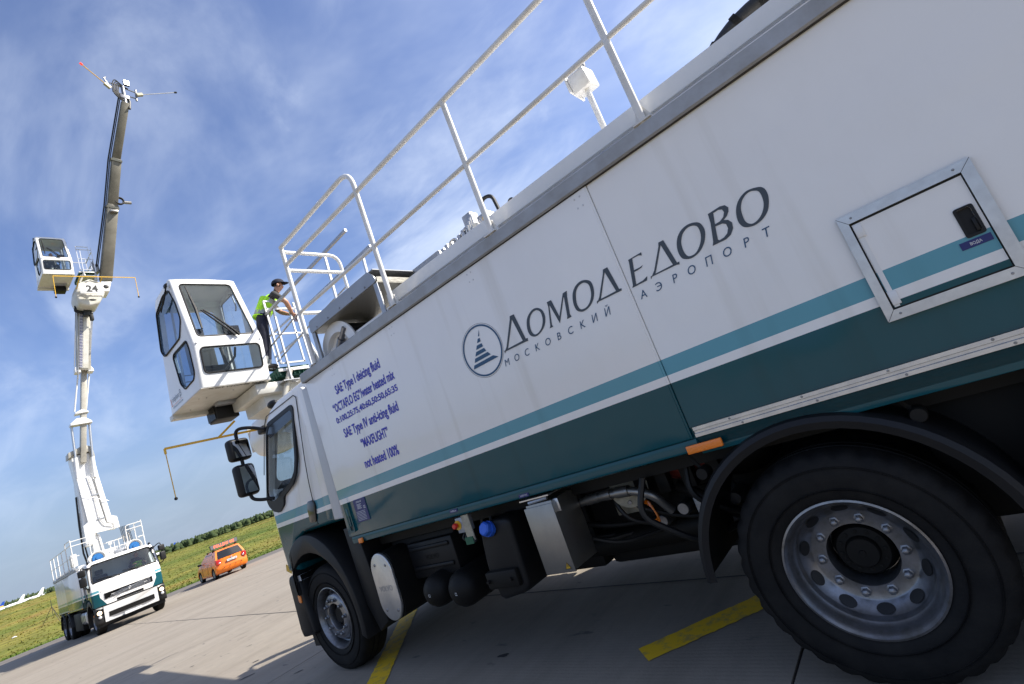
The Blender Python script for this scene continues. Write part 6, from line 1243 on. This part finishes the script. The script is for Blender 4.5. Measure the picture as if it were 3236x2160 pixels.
    m.tube([t + Vector((0, 0.12, -0.35)), t + Vector((0, 0.20, 0.1)), t + Vector((0, 0.12, 0.4))], 0.07, 8); B(m, 'nozzle_hose', 'hose_black', ar, 40)
    m = MB(); m.box(t.x - 0.05, t.x + 0.08, t.y + 0.12, t.y + 0.38, t.z + 1.12, t.z + 1.42, 0.03); lm = B(m, 'work_lamp', 'dash_dark', ar)
    m = MB(); m.prism(roundpoly([(t.y + 0.14, t.z + 1.14), (t.y + 0.36, t.z + 1.14), (t.y + 0.36, t.z + 1.40), (t.y + 0.14, t.z + 1.40)], 0.04, 3), 'x', t.x + 0.085, t.x + 0.095); B(m, 'lamp_glass', 'lamp_lit', ar)
    for (a, b, tip) in (((-24.9, 6.11, 25.15), (-24.6, 4.99, 25.92), 'lamp_red'), ((-24.9, 7.30, 25.12), (-24.9, 9.28, 26.02), 'rubber')):
        m = MB(); m.tube([a, b], 0.022, 8); s_ = B(m, 'feeler_rod', 'yellow_paint' if tip == 'lamp_red' else 'galvanised', ar, 40); m = MB(); m.tube([Vector(b) - (Vector(b) - Vector(a)).normalized() * 0.12, b], 0.05, 8); B(m, 'feeler_tip', tip, ar, 40)
        m = MB(); d = (Vector(b) - Vector(a)).normalized(); m.beam(Vector(a) - d * 0.05, Vector(a) + d * 0.25, 0.14, 0.14, (1, 0, 0)); B(m, 'rod_holder', 'flange_cream', ar)
    # blue hose reels above the cab, wire cage
    for y in (2.62, 3.92) if False else ():
        pass
def far_extras(root):
    for v in (0.52, -0.78):
        m = MB(); m.lathe([(0.23, 1.55), (0.27, 1.56), (0.27, 1.58), (0.26, 1.60), (0.20, 1.60), (0.20, 2.00), (0.26, 2.0), (0.27, 2.02), (0, 2.02)], (0, v, 2.94), 'x', 40); rl = m.build('hose_reel', 'rail_white', root, 40)
        m = MB(); m.lathe([(0.19, 1.575), (0.175, 1.56), (0.06, 1.555), (0.06, 1.52), (0, 1.515)], (0, v, 2.94), 'x', 40); m.build('reel_disc', 'reel_blue', rl, 40)
        m = MB(); m.tube([(1.55, v + (0.27 * math.cos(a)), 2.94 + 0.27 * math.sin(a)) for a in [2 * math.pi * k / 40 for k in range(40)]], 0.022, 6, True); m.build('reel_rim', 'cream_under', rl, 50)
    m = MB(); x = 2.4; ys = [-0.62 - 0.055 * k for k in range(7)]
    for y in ys: m.tube([(x, y, 3.30), (x, y + 0.05, 4.0)], 0.009, 4)
    for k in range(14): z = 3.30 + 0.053 * k; m.tube([(x, ys[0] + 0.004 * k, z), (x, ys[-1] + 0.004 * k, z)], 0.009, 4)
    m.build('wire_cage', 'dash_dark', root, 0)
    m = MB(); m.box(1.65, 1.95, -0.45, -0.10, 2.86, 3.02, 0.02)
    rg = random.Random(2)
    for k in range(10): y = -0.55 + 0.05 * k; m.tube([(1.7, y, 2.86), (1.72, y + rg.uniform(-0.04, 0.04), 3.05 + 0.12 * rg.random())], 0.012, 5)
    m.build('valve_cluster', 'cover_grey', root, 40)
    m = MB(); m.box(2.1, 2.2, -0.15, -0.02, 3.35, 3.50, 0.015); m.tube([(2.15, -0.08, 2.8), (2.15, -0.08, 3.35)], 0.02, 8); m.build('work_lamp', 'rail_white', root, 40)
    m = MB(); m.tube([(3.2, -0.9, 3.25), (3.2, 0.2, 3.25)], 0.018, 8); m.tube([(3.2, -0.9, 3.55), (3.2, 0.2, 3.55)], 0.018, 8); m.tube([(3.2, -0.9, 2.8), (3.2, -0.9, 3.55)], 0.018, 8); m.build('cross_rail', 'rail_white', root, 40)
    m = MB(); m.box(2.6, 3.0, 1.0, 1.2, 2.95, 3.45, 0.02); m.build('control_box', 'rail_white', root, 30)
# ------------------------------------------------------------------ people
def skin_mesh(verts, edges, radii, root_i=0, sub=2):
    me = bpy.data.meshes.new('sk'); me.from_pydata(verts, edges, []); o = bpy.data.objects.new('sk', me); COL.objects.link(o)
    md = o.modifiers.new('s', 'SKIN'); md.use_smooth_shade = True; md.branch_smoothing = 0.6
    sv = me.skin_vertices[0].data
    for i, r in enumerate(radii): sv[i].radius = r if isinstance(r, tuple) else (r, r); sv[i].use_root = (i == root_i)
    ss = o.modifiers.new('u', 'SUBSURF'); ss.levels = sub; ss.render_levels = sub
    dg = bpy.context.evaluated_depsgraph_get(); dg.update(); out = bpy.data.meshes.new_from_object(o.evaluated_get(dg)); bpy.data.objects.remove(o, do_unlink=True); out.materials.clear(); return out
def make_person(name, J, loc, rz, label, cap=True, vest=True, bare_arms=True, scale=1.0):
    """J: joints, x forwards, y to the person's left, z up"""
    V, E, Rd, Tg = [], [], [], []
    def add(p, r, tag, par=None):
        V.append(tuple(p)); Rd.append(r); Tg.append(tag); i = len(V) - 1
        if par is not None: E.append((par, i))
        return i
    pel = add(J['pelvis'], (0.19, 0.165), 'leg'); sp = add(J['spine'], (0.175, 0.145), 'shirt', pel); chs = add(J['chest'], (0.195, 0.15), 'shirt', sp)
    nk = add(J['neck'], 0.062, 'skin', chs); jw = add(J['jaw'], 0.070, 'skin', nk); hd = add(J['head'], (0.088, 0.098), 'head', jw); tp = add(J['crown'], 0.062, 'head', hd)
    f = (Vector(J['face'])).normalized(); add(Vector(J['jaw']) + f * 0.105 + Vector((0, 0, 0.045)), 0.014, 'skin', jw)
    for s, k in ((1, 'l'), (-1, 'r')):
        sh = add(J['sho_' + k], 0.078, 'shirt', chs); m1 = add((Vector(J['sho_' + k]) * 0.45 + Vector(J['elb_' + k]) * 0.55), 0.056, 'shirt', sh)
        el = add(J['elb_' + k], 0.046, 'skin' if bare_arms else 'shirt', m1); fa = add(Vector(J['elb_' + k]) * 0.65 + Vector(J['han_' + k]) * 0.35, 0.047, 'skin' if bare_arms else 'shirt', el); wr = add(Vector(J['elb_' + k]) * 0.1 + Vector(J['han_' + k]) * 0.9, 0.031, 'skin', fa)
        d = (Vector(J['han_' + k]) - Vector(J['elb_' + k])).normalized(); side = d.cross(Vector((0, 0, 1))).normalized(); pm = add(Vector(J['han_' + k]) + d * 0.03, (0.040, 0.024), 'skin', wr)
        for q, ln in enumerate((0.075, 0.085, 0.08, 0.062)):
            b0 = Vector(J['han_' + k]) + d * 0.075 + side * (0.030 - 0.020 * q); i0 = add(b0, 0.010, 'skin', pm); i1 = add(b0 + d * ln * 0.5 + Vector((0, 0, -0.012)), 0.009, 'skin', i0); add(b0 + d * ln * 0.8 + Vector((0, 0, -0.045)), 0.008, 'skin', i1)
        th = Vector(J['han_' + k]) + d * 0.02 + side * (0.045 * (1 if s < 0 else -1)); t0 = add(th, 0.012, 'skin', pm); add(th + d * 0.05 + side * 0.012 * (1 if s < 0 else -1) + Vector((0, 0, -0.02)), 0.009, 'skin', t0)
        hp = add(J['hip_' + k], 0.112, 'leg', pel); mt = add(Vector(J['hip_' + k]) * 0.5 + Vector(J['kne_' + k]) * 0.5, 0.100, 'leg', hp); kn = add(J['kne_' + k], 0.076, 'leg', mt); cf = add(Vector(J['kne_' + k]) * 0.68 + Vector(J['ank_' + k]) * 0.32, 0.076, 'leg', kn); cu = add(Vector(J['kne_' + k]) * 0.12 + Vector(J['ank_' + k]) * 0.88, 0.070, 'cuff', cf)
        an = add(J['ank_' + k], 0.048, 'boot', cu); add(Vector(J['ank_' + k]) * 0.35 + Vector(J['toe_' + k]) * 0.65, 0.045, 'boot', an); add(J['toe_' + k], 0.036, 'boot', len(V) - 1)
    me = skin_mesh(V, E, Rd); names = ['skin', 'shirt_grey', 'navy_cloth', 'boot_leather', 'hair_dark', 'reflective_band']; idx = {'skin': 0, 'shirt': 1, 'leg': 2, 'boot': 3, 'head': 0, 'cuff': 5}
    for n_ in names: me.materials.append(MATS[n_])
    VV = [Vector(v) for v in V]; hc = Vector(J['head'])
    for p in me.polygons:
        c = p.center; best = min(range(len(VV)), key=lambda i: (VV[i] - c).length - (Rd[i][0] if isinstance(Rd[i], tuple) else Rd[i])); t = Tg[best]
        p.material_index = idx[t]
        if t == 'head' and ((c - hc).dot(f) < 0.02 and c.z > hc.z - 0.05 or c.z > hc.z + 0.055): p.material_index = 4
        p.use_smooth = True
    o = bpy.data.objects.new(name, me); COL.objects.link(o); o.location = loc; o.rotation_euler = (0, 0, rz); o.scale = (scale,) * 3; o['label'] = label; o['category'] = 'person'
    lat = Vector((-f.y, f.x, 0))
    for s in (-1, 1): MB().ell(hc + lat * 0.092 * s + Vector((0, 0, -0.02)), (0.022, 0.014, 0.032), 2).build('ear', 'skin', o, 60)
    for s in (-1, 1): MB().ell(hc + f * 0.088 + lat * 0.034 * s + Vector((0, 0, 0.0)), (0.012, 0.012, 0.008), 1).build('eye', 'hair_dark', o, 60)
    MB().ell(Vector(J['jaw']) + f * 0.074 + Vector((0, 0, 0.012)), (0.012, 0.022, 0.006), 1, Matrix.Rotation(math.atan2(f.y, f.x), 3, 'Z')).build('mouth', 'tail_red', o, 60)
    if vest:
        P = [Vector(J['pelvis']) * 0.75 + Vector(J['spine']) * 0.25, Vector(J['spine']), Vector(J['chest']), Vector(J['chest']) * 0.45 + Vector(J['neck']) * 0.55, Vector(J['chest']) * 0.25 + Vector(J['sho_l']) * 0.75, Vector(J['chest']) * 0.25 + Vector(J['sho_r']) * 0.75]
        vm = skin_mesh([tuple(p) for p in P], [(0, 1), (1, 2), (2, 3), (2, 4), (2, 5)], [(0.225, 0.188), (0.22, 0.180), (0.238, 0.188), 0.115, 0.13, 0.13], 1)
        vm.materials.append(MATS['hivis']); vm.materials.append(MATS['reflective_band']); ax = (P[2] - P[0]).normalized(); L = (P[2] - P[0]).length
        for p in vm.polygons:
            t = (p.center - P[0]).dot(ax) / L; p.use_smooth = True
            if 0.10 < t < 0.26 or 0.62 < t < 0.78: p.material_index = 1
        vo = bpy.data.objects.new('vest', vm); COL.objects.link(vo); vo.parent = o
    if cap:
        c = MB(); ct = hc + Vector((0, 0, 0.035)) - f * 0.008; rot = Matrix.Rotation(math.atan2(f.y, f.x), 3, 'Z')
        c.ell(ct, (0.118, 0.105, 0.098), 3, rot); bmesh.ops.bisect_plane(c.bm, geom=c.bm.verts[:] + c.bm.edges[:] + c.bm.faces[:], plane_co=ct - Vector((0, 0, 0.012)), plane_no=(0, 0, -1), clear_outer=True)
        co = c.build('cap', 'navy_cloth', o, 50); v = MB(); n = 10; A = []; B = []
        for k in range(n + 1):
            a = R(-62 + 124 * k / n); A.append(v.bm.verts.new(ct + rot @ Vector((0.108 * math.cos(a), 0.100 * math.sin(a), 0.0)))); B.append(v.bm.verts.new(ct + rot @ Vector((0.108 * math.cos(a) + 0.085 * math.cos(a * 0.8), 0.092 * math.sin(a), -0.030 + 0.012 * abs(math.sin(a))))))
        for k in range(n): v.bm.faces.new((A[k], B[k], B[k+1], A[k+1]))
        v.build('visor', 'navy_cloth', co, 50)
    return o
LEAN = dict(pelvis=(-0.08, 0, 0.95), spine=(0.02, 0, 1.15), chest=(0.18, 0, 1.34), neck=(0.31, 0, 1.46), jaw=(0.37, -0.02, 1.515), head=(0.395, -0.02, 1.595), crown=(0.40, -0.02, 1.675), face=(0.93, -0.36, 0),
    sho_l=(0.20, 0.20, 1.38), sho_r=(0.22, -0.20, 1.38), elb_l=(0.36, 0.26, 1.17), elb_r=(0.38, -0.27, 1.16), han_l=(0.47, 0.06, 1.02), han_r=(0.48, -0.08, 0.98),
    hip_l=(-0.06, 0.10, 0.90), hip_r=(-0.06, -0.10, 0.90), kne_l=(-0.05, 0.11, 0.50), kne_r=(-0.10, -0.11, 0.50), ank_l=(-0.14, 0.12, 0.09), ank_r=(-0.22, -0.12, 0.09), toe_l=(0.08, 0.14, 0.035), toe_r=(0.0, -0.15, 0.035))
SIT = dict(pelvis=(0, 0, 0.12), spine=(0.0, 0, 0.34), chest=(0.03, 0, 0.56), neck=(0.05, 0, 0.70), jaw=(0.09, 0, 0.765), head=(0.095, 0, 0.85), crown=(0.085, 0, 0.93), face=(0.99, 0.10, 0),
    sho_l=(0.03, 0.20, 0.58), sho_r=(0.03, -0.20, 0.58), elb_l=(0.20, 0.27, 0.38), elb_r=(0.22, -0.27, 0.38), han_l=(0.40, 0.17, 0.44), han_r=(0.40, -0.20, 0.44),
    hip_l=(0.05, 0.10, 0.10), hip_r=(0.05, -0.10, 0.10), kne_l=(0.44, 0.12, 0.10), kne_r=(0.44, -0.12, 0.10), ank_l=(0.47, 0.12, -0.24), ank_r=(0.47, -0.12, -0.24), toe_l=(0.62, 0.13, -0.28), toe_r=(0.62, -0.13, -0.28))

# ------------------------------------------------------------------ orange guide car: x from the rear bumper (0) to the front
def make_car(loc, rz):
    root = empty('hatchback_car', loc, rz, 'orange hatchback guide car with FOLLOW ME sign on its roof', 'car')
    prof = [(0.10, 0.26), (0.02, 0.36), (-0.02, 0.52), (0.01, 0.60), (0.03, 0.95), (0.08, 1.00), (2.75, 1.00), (3.05, 0.96), (3.70, 0.82), (3.92, 0.66), (3.96, 0.45), (3.90, 0.26), (3.6, 0.20), (0.4, 0.20)]
    b = MB(); ns = 8; rings = []
    for k in range(ns + 1):
        v = -0.82 + 1.64 * k / ns; q = abs(v / 0.82)
        rings.append([b.bm.verts.new((x + (0.14 * q ** 3 if x < 0.5 else 0) - (0.30 * q ** 3 if x > 3.3 else 0), v * (1 - 0.04 * max(0, z - 0.6) / 0.4), z)) for x, z in prof])
    n = len(prof); f0 = b.bm.faces.new(rings[0]); f1 = b.bm.faces.new(list(reversed(rings[-1])))
    for A, B in zip(rings[:-1], rings[1:]):
        for i in range(n): b.bm.faces.new((A[i], B[i], B[(i+1) % n], A[(i+1) % n]))
    bmesh.ops.recalc_face_normals(b.bm, faces=b.bm.faces); bmesh.ops.bevel(b.bm, geom=list(f0.edges) + list(f1.edges), offset=0.05, segments=3, affect='EDGES', profile=0.5)
    cut = []
    for x in (0.75, 3.20):
        for s in (-1, 1): c = MB(); c.tube([(x, s * 0.60, 0.30), (x, s * 1.0, 0.30)], 0.35, 28); cut.append(c)
    body = MB().mesh(boolean(b, cut)).build('body', 'orange_paint', root, 35)
    g = MB(); base = [(0.09, 0.745), (3.02, 0.745)]; 
    lv = [((0.09, 3.0), 0.755, 0.985), ((0.16, 2.70), 0.735, 1.12), ((0.34, 2.06), 0.625, 1.44), ((0.52, 1.85), 0.565, 1.495)]; rg = []
    for (xs, w, z) in lv: rg.append([g.bm.verts.new(p) for p in ((xs[0], -w, z), (xs[0] - 0.03, 0, z), (xs[0], w, z), (xs[1], w, z), (xs[1] + 0.05, 0, z), (xs[1], -w, z))])
    for A, B in zip(rg[:-1], rg[1:]):
        for i in range(6): g.bm.faces.new((A[i], A[(i+1) % 6], B[(i+1) % 6], B[i]))
    g.bm.faces.new(rg[-1]); g.bm.faces.new(list(reversed(rg[0]))); bmesh.ops.recalc_face_normals(g.bm, faces=g.bm.faces); g.build('roof', 'orange_paint', body, 40)
    W_ = lambda z: 0.755 - (z - 0.985) / (1.44 - 0.985) * 0.13 + 0.006; X_ = lambda z: 0.09 + (z - 0.985) * 0.55 - 0.012
    def rq(name, pts, m):
        mb = MB(); A = [mb.bm.verts.new(p) for p in pts]; mb.bm.faces.new(A); return mb.build(name, m, body, 0)
    n = 8; top, bot = [], []
    mb = MB()
    for k in range(n + 1):
        t = -1 + 2 * k / n
        bot.append(mb.bm.verts.new((X_(1.01) - 0.012 - 0.03 * (1 - abs(t)), 0.66 * t, 1.01))); top.append(mb.bm.verts.new((X_(1.40) - 0.01 - 0.03 * (1 - abs(t)), 0.545 * t, 1.40 + 0.02 * (1 - t * t))))
    for k in range(n): mb.bm.faces.new((bot[k], bot[k+1], top[k+1], top[k]))
    mb.build('rear_window', 'black_gloss', body, 40)
    for s in (-1, 1):
        for (x0, x1, x2, x3) in ((1.60, 2.72, 2.05, 1.60), (0.78, 1.54, 1.54, 0.86)):
            rq('side_window', [(x0, s * W_(1.03), 1.03), (x1, s * W_(1.03), 1.03), (x2, s * W_(1.40), 1.40), (x3, s * W_(1.40), 1.40)], 'black_gloss')
        rq('rear_quarter', [(0.42, s * W_(1.06), 1.06), (0.70, s * W_(1.06), 1.06), (0.76, s * W_(1.34), 1.34), (0.62, s * W_(1.34), 1.34)], 'orange_paint')
        MB().mesh(textfit('9', 0.13, (0.22, True), 0, 0.006)).xf(frame_mtx((0.70 if s > 0 else 0.55, s * (W_(1.1) + 0.012), 1.08), (-s, 0, 0), (0, -s * 0.25, 1))).build('lettering', 'text_black', body, 0)
        l = MB(); l.prism(roundpoly([(s * 0.50, 0.84), (s * 0.62, 0.70), (s * 0.79, 0.72), (s * 0.795, 0.95), (s * 0.62, 1.0)], 0.05, 4), 'x', 0.015, 0.22, 0.02); tl = l.build('tail_lamp', 'tail_red', body, 40)
        MB().ell((0.015, s * 0.61, 0.80), (0.015, 0.06, 0.04), 2).build('lamp_lens', 'lamp_clear', tl, 60)
        m = MB(); m.ell((2.62, s * 0.90, 1.02), (0.06, 0.10, 0.07), 2); m.tube([(2.66, s * 0.76, 1.0), (2.62, s * 0.86, 1.0)], 0.025, 6); m.build('wing_mirror', 'black_plastic', body, 50)
        d = MB()
        for xx in (1.57, 2.62, 0.80): d.tube([(xx, s * 0.822, 0.36), (xx + 0.02, s * 0.812, 0.97)], 0.005, 4)
        d.tube([(0.80, s * 0.822, 0.34), (2.62, s * 0.822, 0.34)], 0.005, 4); d.build('door_seam', 'text_black', body, 0)
        for xx in (1.28, 2.20): MB().box(xx - 0.09, xx + 0.09, *sorted((s * 0.80, s * 0.835)), 0.86, 0.89, 0.008).build('door_handle', 'orange_paint', body, 40)
    for (x) in (0.75, 3.20):
        for s in (-1, 1):
            w = MB(); w.lathe([(0.19, s * 0.80), (0.21, s * 0.815), (0.27, s * 0.815), (0.298, s * 0.79), (0.305, s * 0.76), (0.305, s * 0.66), (0.29, s * 0.63), (0.19, s * 0.64)], (x, 0, 0.305), 'y', 36); wh = w.build('wheel', 'rubber', root, 40)
            MB().lathe([(0.195, s * 0.80), (0.18, s * 0.79), (0.08, s * 0.80), (0, s * 0.805)], (x, 0, 0.305), 'y', 24).build('rim', 'nut_steel', wh, 40)
    MB().box(-0.035, -0.02, -0.28, 0.28, 0.735, 0.86, 0.004).build('plate_recess', 'text_black', body, 0)
    np_ = MB(); np_.box(-0.05, -0.036, -0.26, 0.26, 0.745, 0.85, 0.003); npo = np_.build('number_plate', 'label_white', body, 0)
    MB().mesh(textfit('Р403ЕС 190', 0.46, (0.07, True), 0, 0.01)).xf(frame_mtx((-0.052, 0.23, 0.762), (0, -1, 0), (0, 0, 1))).build('lettering', 'text_black', npo, 0)
    MB().lathe([(0.045, 0.0), (0.045, -0.02), (0, -0.025)], (-0.01, 0, 0.915), 'x', 20).build('badge', 'aluminium', body, 40)
    MB().tube([(-0.035, -0.60, 0.56), (-0.045, 0.0, 0.56), (-0.035, 0.60, 0.56)], 0.006, 5).build('bumper_seam', 'joint_dark', body, 0)
    wp = MB(); wp.tube([(X_(1.02) - 0.06, 0.0, 1.02), (X_(1.10) - 0.05, -0.32, 1.08)], 0.010, 6); wp.build('rear_wiper', 'black_plastic', body, 40)
    pk = MB()
    for y in (-0.45, -0.15, 0.15, 0.45): pk.lathe([(0, -0.055), (0.018, -0.05), (0.018, 0.0)], (0, y, 0.50), 'x', 8)
    pk.build('sensors', 'dash_dark', body, 30)
    MB().tube([(0.02, -0.42, 0.22), (0.2, -0.42, 0.22)], 0.028, 8).build('exhaust', 'nut_steel', body, 40)
    rk = MB()
    for x in (0.75, 1.75): rk.tube([(x, -0.64, 1.53), (x, 0.64, 1.53)], 0.018, 8); [rk.box(x - 0.05, x + 0.05, s * 0.60 - 0.04, s * 0.60 + 0.04, 1.44, 1.545, 0.01) for s in (-1, 1)]
    rk.box(0.66, 0.74, -0.05, 0.05, 1.50, 1.605, 0.01); rk.box(0.66, 0.74, -0.62, -0.54, 1.50, 1.605, 0.01); rk.box(0.66, 0.74, 0.54, 0.62, 1.50, 1.605, 0.01); rk.build('roof_rack', 'black_plastic', body, 40)
    sg = MB(); sg.box(0.66, 0.76, -0.72, 0.72, 1.60, 1.84, 0.008); s_ = sg.build('roof_sign', 'dash_dark', body, 30)
    MB().box(0.655, 0.6595, -0.70, 0.70, 1.617, 1.823).build('sign_face', 'nut_steel', s_, 0)
    MB().mesh(textfit('FOLLOW ME', 1.06, (0.15, True), 0, 0.012, 1.15)).xf(frame_mtx((0.652, 0.53, 1.645), (0, -1, 0), (0, 0, 1))).build('lettering', 'led_red', s_, 0)
    seat = MB()
    return root

# ------------------------------------------------------------------ parked airliners, far away
def make_plane(loc, rz, fin_m, label, s=1.0, second=None):
    root = empty('airliner', loc, rz, label, 'airplane', 'airliners parked beyond the grass bank'); root.scale = (s,) * 3
    f = MB(); f.lathe([(0, 17.5), (0.9, 17.0), (1.6, 15.6), (1.9, 13.5), (1.9, -8), (1.5, -12), (0.7, -16.5), (0.2, -18)], (0, 0, 3.4), 'x', 24); fu = f.build('fuselage', 'plane_white', root, 50)
    w = MB()
    for k in range(34): 
        for sd in (-1, 1): w.ell((12 - k * 0.55, sd * 1.83, 3.9), (0.12, 0.10, 0.17), 1)
    w.build('windows', 'dash_dark', fu, 50); MB().box(15.4, 16.1, -1.0, 1.0, 4.0, 4.5, 0.1).build('cockpit_window', 'dash_dark', fu, 40)
    for sd in (-1, 1):
        g = MB(); P = [(3.5, sd * 1.2, 2.4), (-2.8, sd * 1.2, 2.4), (-6.0, sd * 16.5, 3.7), (-4.6, sd * 16.5, 3.7)]
        a = [g.bm.verts.new(p) for p in P]; b = [g.bm.verts.new((p[0], p[1], p[2] + (0.5 if i < 2 else 0.15))) for i, p in enumerate(P)]
        g.bm.faces.new(a); g.bm.faces.new(list(reversed(b)))
        for i in range(4): g.bm.faces.new((a[i], a[(i+1) % 4], b[(i+1) % 4], b[i]))
        bmesh.ops.recalc_face_normals(g.bm, faces=g.bm.faces); g.build('wing', 'plane_white', root, 0)
        e = MB(); e.lathe([(0.6, 4.6), (0.95, 4.3), (1.0, 3.0), (0.85, 1.5), (0.5, 0.8), (0, 0.6)], (0, sd * 5.2, 1.6), 'x', 18); e.build('engine', 'plane_white', root, 50)
        t = MB(); t.prism([(-13.2, sd * 0.5), (-15.8, sd * 0.5), (-17.4, sd * 6.0), (-16.2, sd * 6.0)], 'z', 4.4, 4.62); t.build('tailplane', 'plane_white', root, 0)
        l = MB(); l.tube([(-1.0, sd * 2.8, 0.5), (-1.0, sd * 2.8, 2.4)], 0.15, 8); l.lathe([(0, -0.4), (0.5, -0.4), (0.5, 0.4), (0, 0.4)], (-1.0, sd * 2.8, 0.5), 'y', 16); l.build('landing_gear', 'dash_dark', root, 40)
    l = MB(); l.tube([(12.5, 0, 0.4), (12.5, 0, 2.0)], 0.12, 8); l.lathe([(0, -0.3), (0.4, -0.3), (0.4, 0.3), (0, 0.3)], (12.5, 0, 0.4), 'y', 16); l.build('landing_gear', 'dash_dark', root, 40)
    t = MB(); t.prism([(-11.2, 4.9), (-16.2, 4.3), (-18.6, 11.6), (-16.6, 11.6)], 'y', -0.16, 0.16); fo = t.build('tail_fin', fin_m, root, 0)
    if second: MB().prism([(-11.5, 4.95), (-16.3, 4.4), (-17.0, 6.9), (-16.1, 7.4), (-13.5, 7.2)], 'y', -0.18, 0.18).build('fin_emblem', second, fo, 0)
    return root
# ------------------------------------------------------------------ put it together
truck = empty('deicing_truck', (-5.95, 1.25, 0), 0.0, 'white and teal de-icing tanker with big dark Cyrillic lettering on its side', 'truck', 'de-icing trucks')
make_cab(truck); make_body(truck); make_rails(truck); make_underside(truck)
for sd in (-1, 1):
    make_wheel(truck, 0.693, sd, 'front'); make_wheel(truck, 5.361, sd, 'rear'); make_wheel(truck, 6.72, sd, 'rear')
bpy.context.view_layer.update()
truck2 = empty('deicing_truck', (-27.13, 3.35, 0), math.pi - 0.011, 'white de-icing truck driving up with its boom raised high and number 24 on the boom', 'truck', 'de-icing trucks')
for ch in list(truck.children): copy_tree(ch, truck2)
bpy.context.view_layer.update()
make_hood(truck); make_deck_gear(truck); near_boom(truck)
cabin = [c for c in truck.children if c.name.startswith('operator_cabin')][0]
far_boom(truck2, cabin); far_extras(truck2)

make_person('person', LEAN, (-9.00, 2.24, 4.262), R(72), 'man in yellow vest and dark cap leaning on the rail of the boom platform', scale=1.07)
m2 = truck2.matrix_world
p = m2 @ Vector((1.02, -0.62, 1.72)); make_person('person', SIT, p, truck2.rotation_euler.z + math.pi, 'driver in yellow vest behind the windscreen of the approaching truck', cap=False, bare_arms=False)
make_person('person', SIT, Vector((-28.40 - 0.92, 3.40, 16.25 + 0.62)), 0.0, 'operator sitting in the raised boom cabin above the approaching truck', cap=False, vest=False, bare_arms=False)
make_car((-32.56, 9.18, -0.006), math.pi - 0.0475)

def polar(b, d): return (d * math.sin(R(b)), d * math.cos(R(b)) - 2.5)
for (b, d, z, rz, fm, sec, s, lab) in ((-85.25, 905, 0.2, -86, 'fin_blue', 'fin_yellow', 1.0, 'distant parked airliner with blue and yellow tail fin'),
        (-84.15, 900, 0.2, -84, 'plane_white', None, 1.0, 'distant parked airliner with plain white tail, left of the other white tail'),
        (-83.05, 890, 0.2, -82, 'plane_white', None, 1.0, 'distant parked airliner with white tail, beside the approaching truck'),
        (-74.25, 880, 0.2, -70, 'fin_blue', None, 0.92, 'distant parked airliner with dark blue tail beside the truck mirrors')):
    x, y = polar(b, d); z = ground_h(x, y) + 1.2; rzr = R(rz); off = Vector((math.cos(rzr), math.sin(rzr), 0)) * 15 * s; make_plane((x + off.x, y + off.y, z), rzr, fm, lab, s, sec)

# small stand and a scrap of litter on the bank
tp = empty('tripod_stand', (-55.6, 4.7, ground_h(-55.6, 4.7)), 0.3, 'thin dark tripod stand on the grass left of the approaching truck', 'tripod')
for k in range(3):
    a = 2 * math.pi * k / 3; MB().tube([(0.75 * math.cos(a), 0.75 * math.sin(a), -0.02), (0, 0, 1.25)], 0.016, 6).build('leg', 'dash_dark', tp, 40)
MB().tube([(0, 0, 0.5), (0, 0, 1.75)], 0.018, 6).build('column', 'dash_dark', tp, 40)
MB().tube([(0.36 * math.cos(a), 0.36 * math.sin(a), 0.62) for a in (0, 2.094, 4.188)], 0.012, 6, True).build('spreader', 'dash_dark', tp, 40)
lz = ground_h(-56.0, 2.55); li = MB(); li.ell((-56.0, 2.55, lz + 0.06), (0.10, 0.15, 0.06), 2)
for v in li.bm.verts: v.co += Vector((noise.noise(v.co * 5), noise.noise(v.co * 5 + Vector((9, 0, 0))), noise.noise(v.co * 5 + Vector((0, 9, 0))))) * 0.04
o = li.build('litter', 'label_white', None, 0); o['label'] = 'scrap of white litter lying in the grass at the left edge'; o['category'] = 'litter'
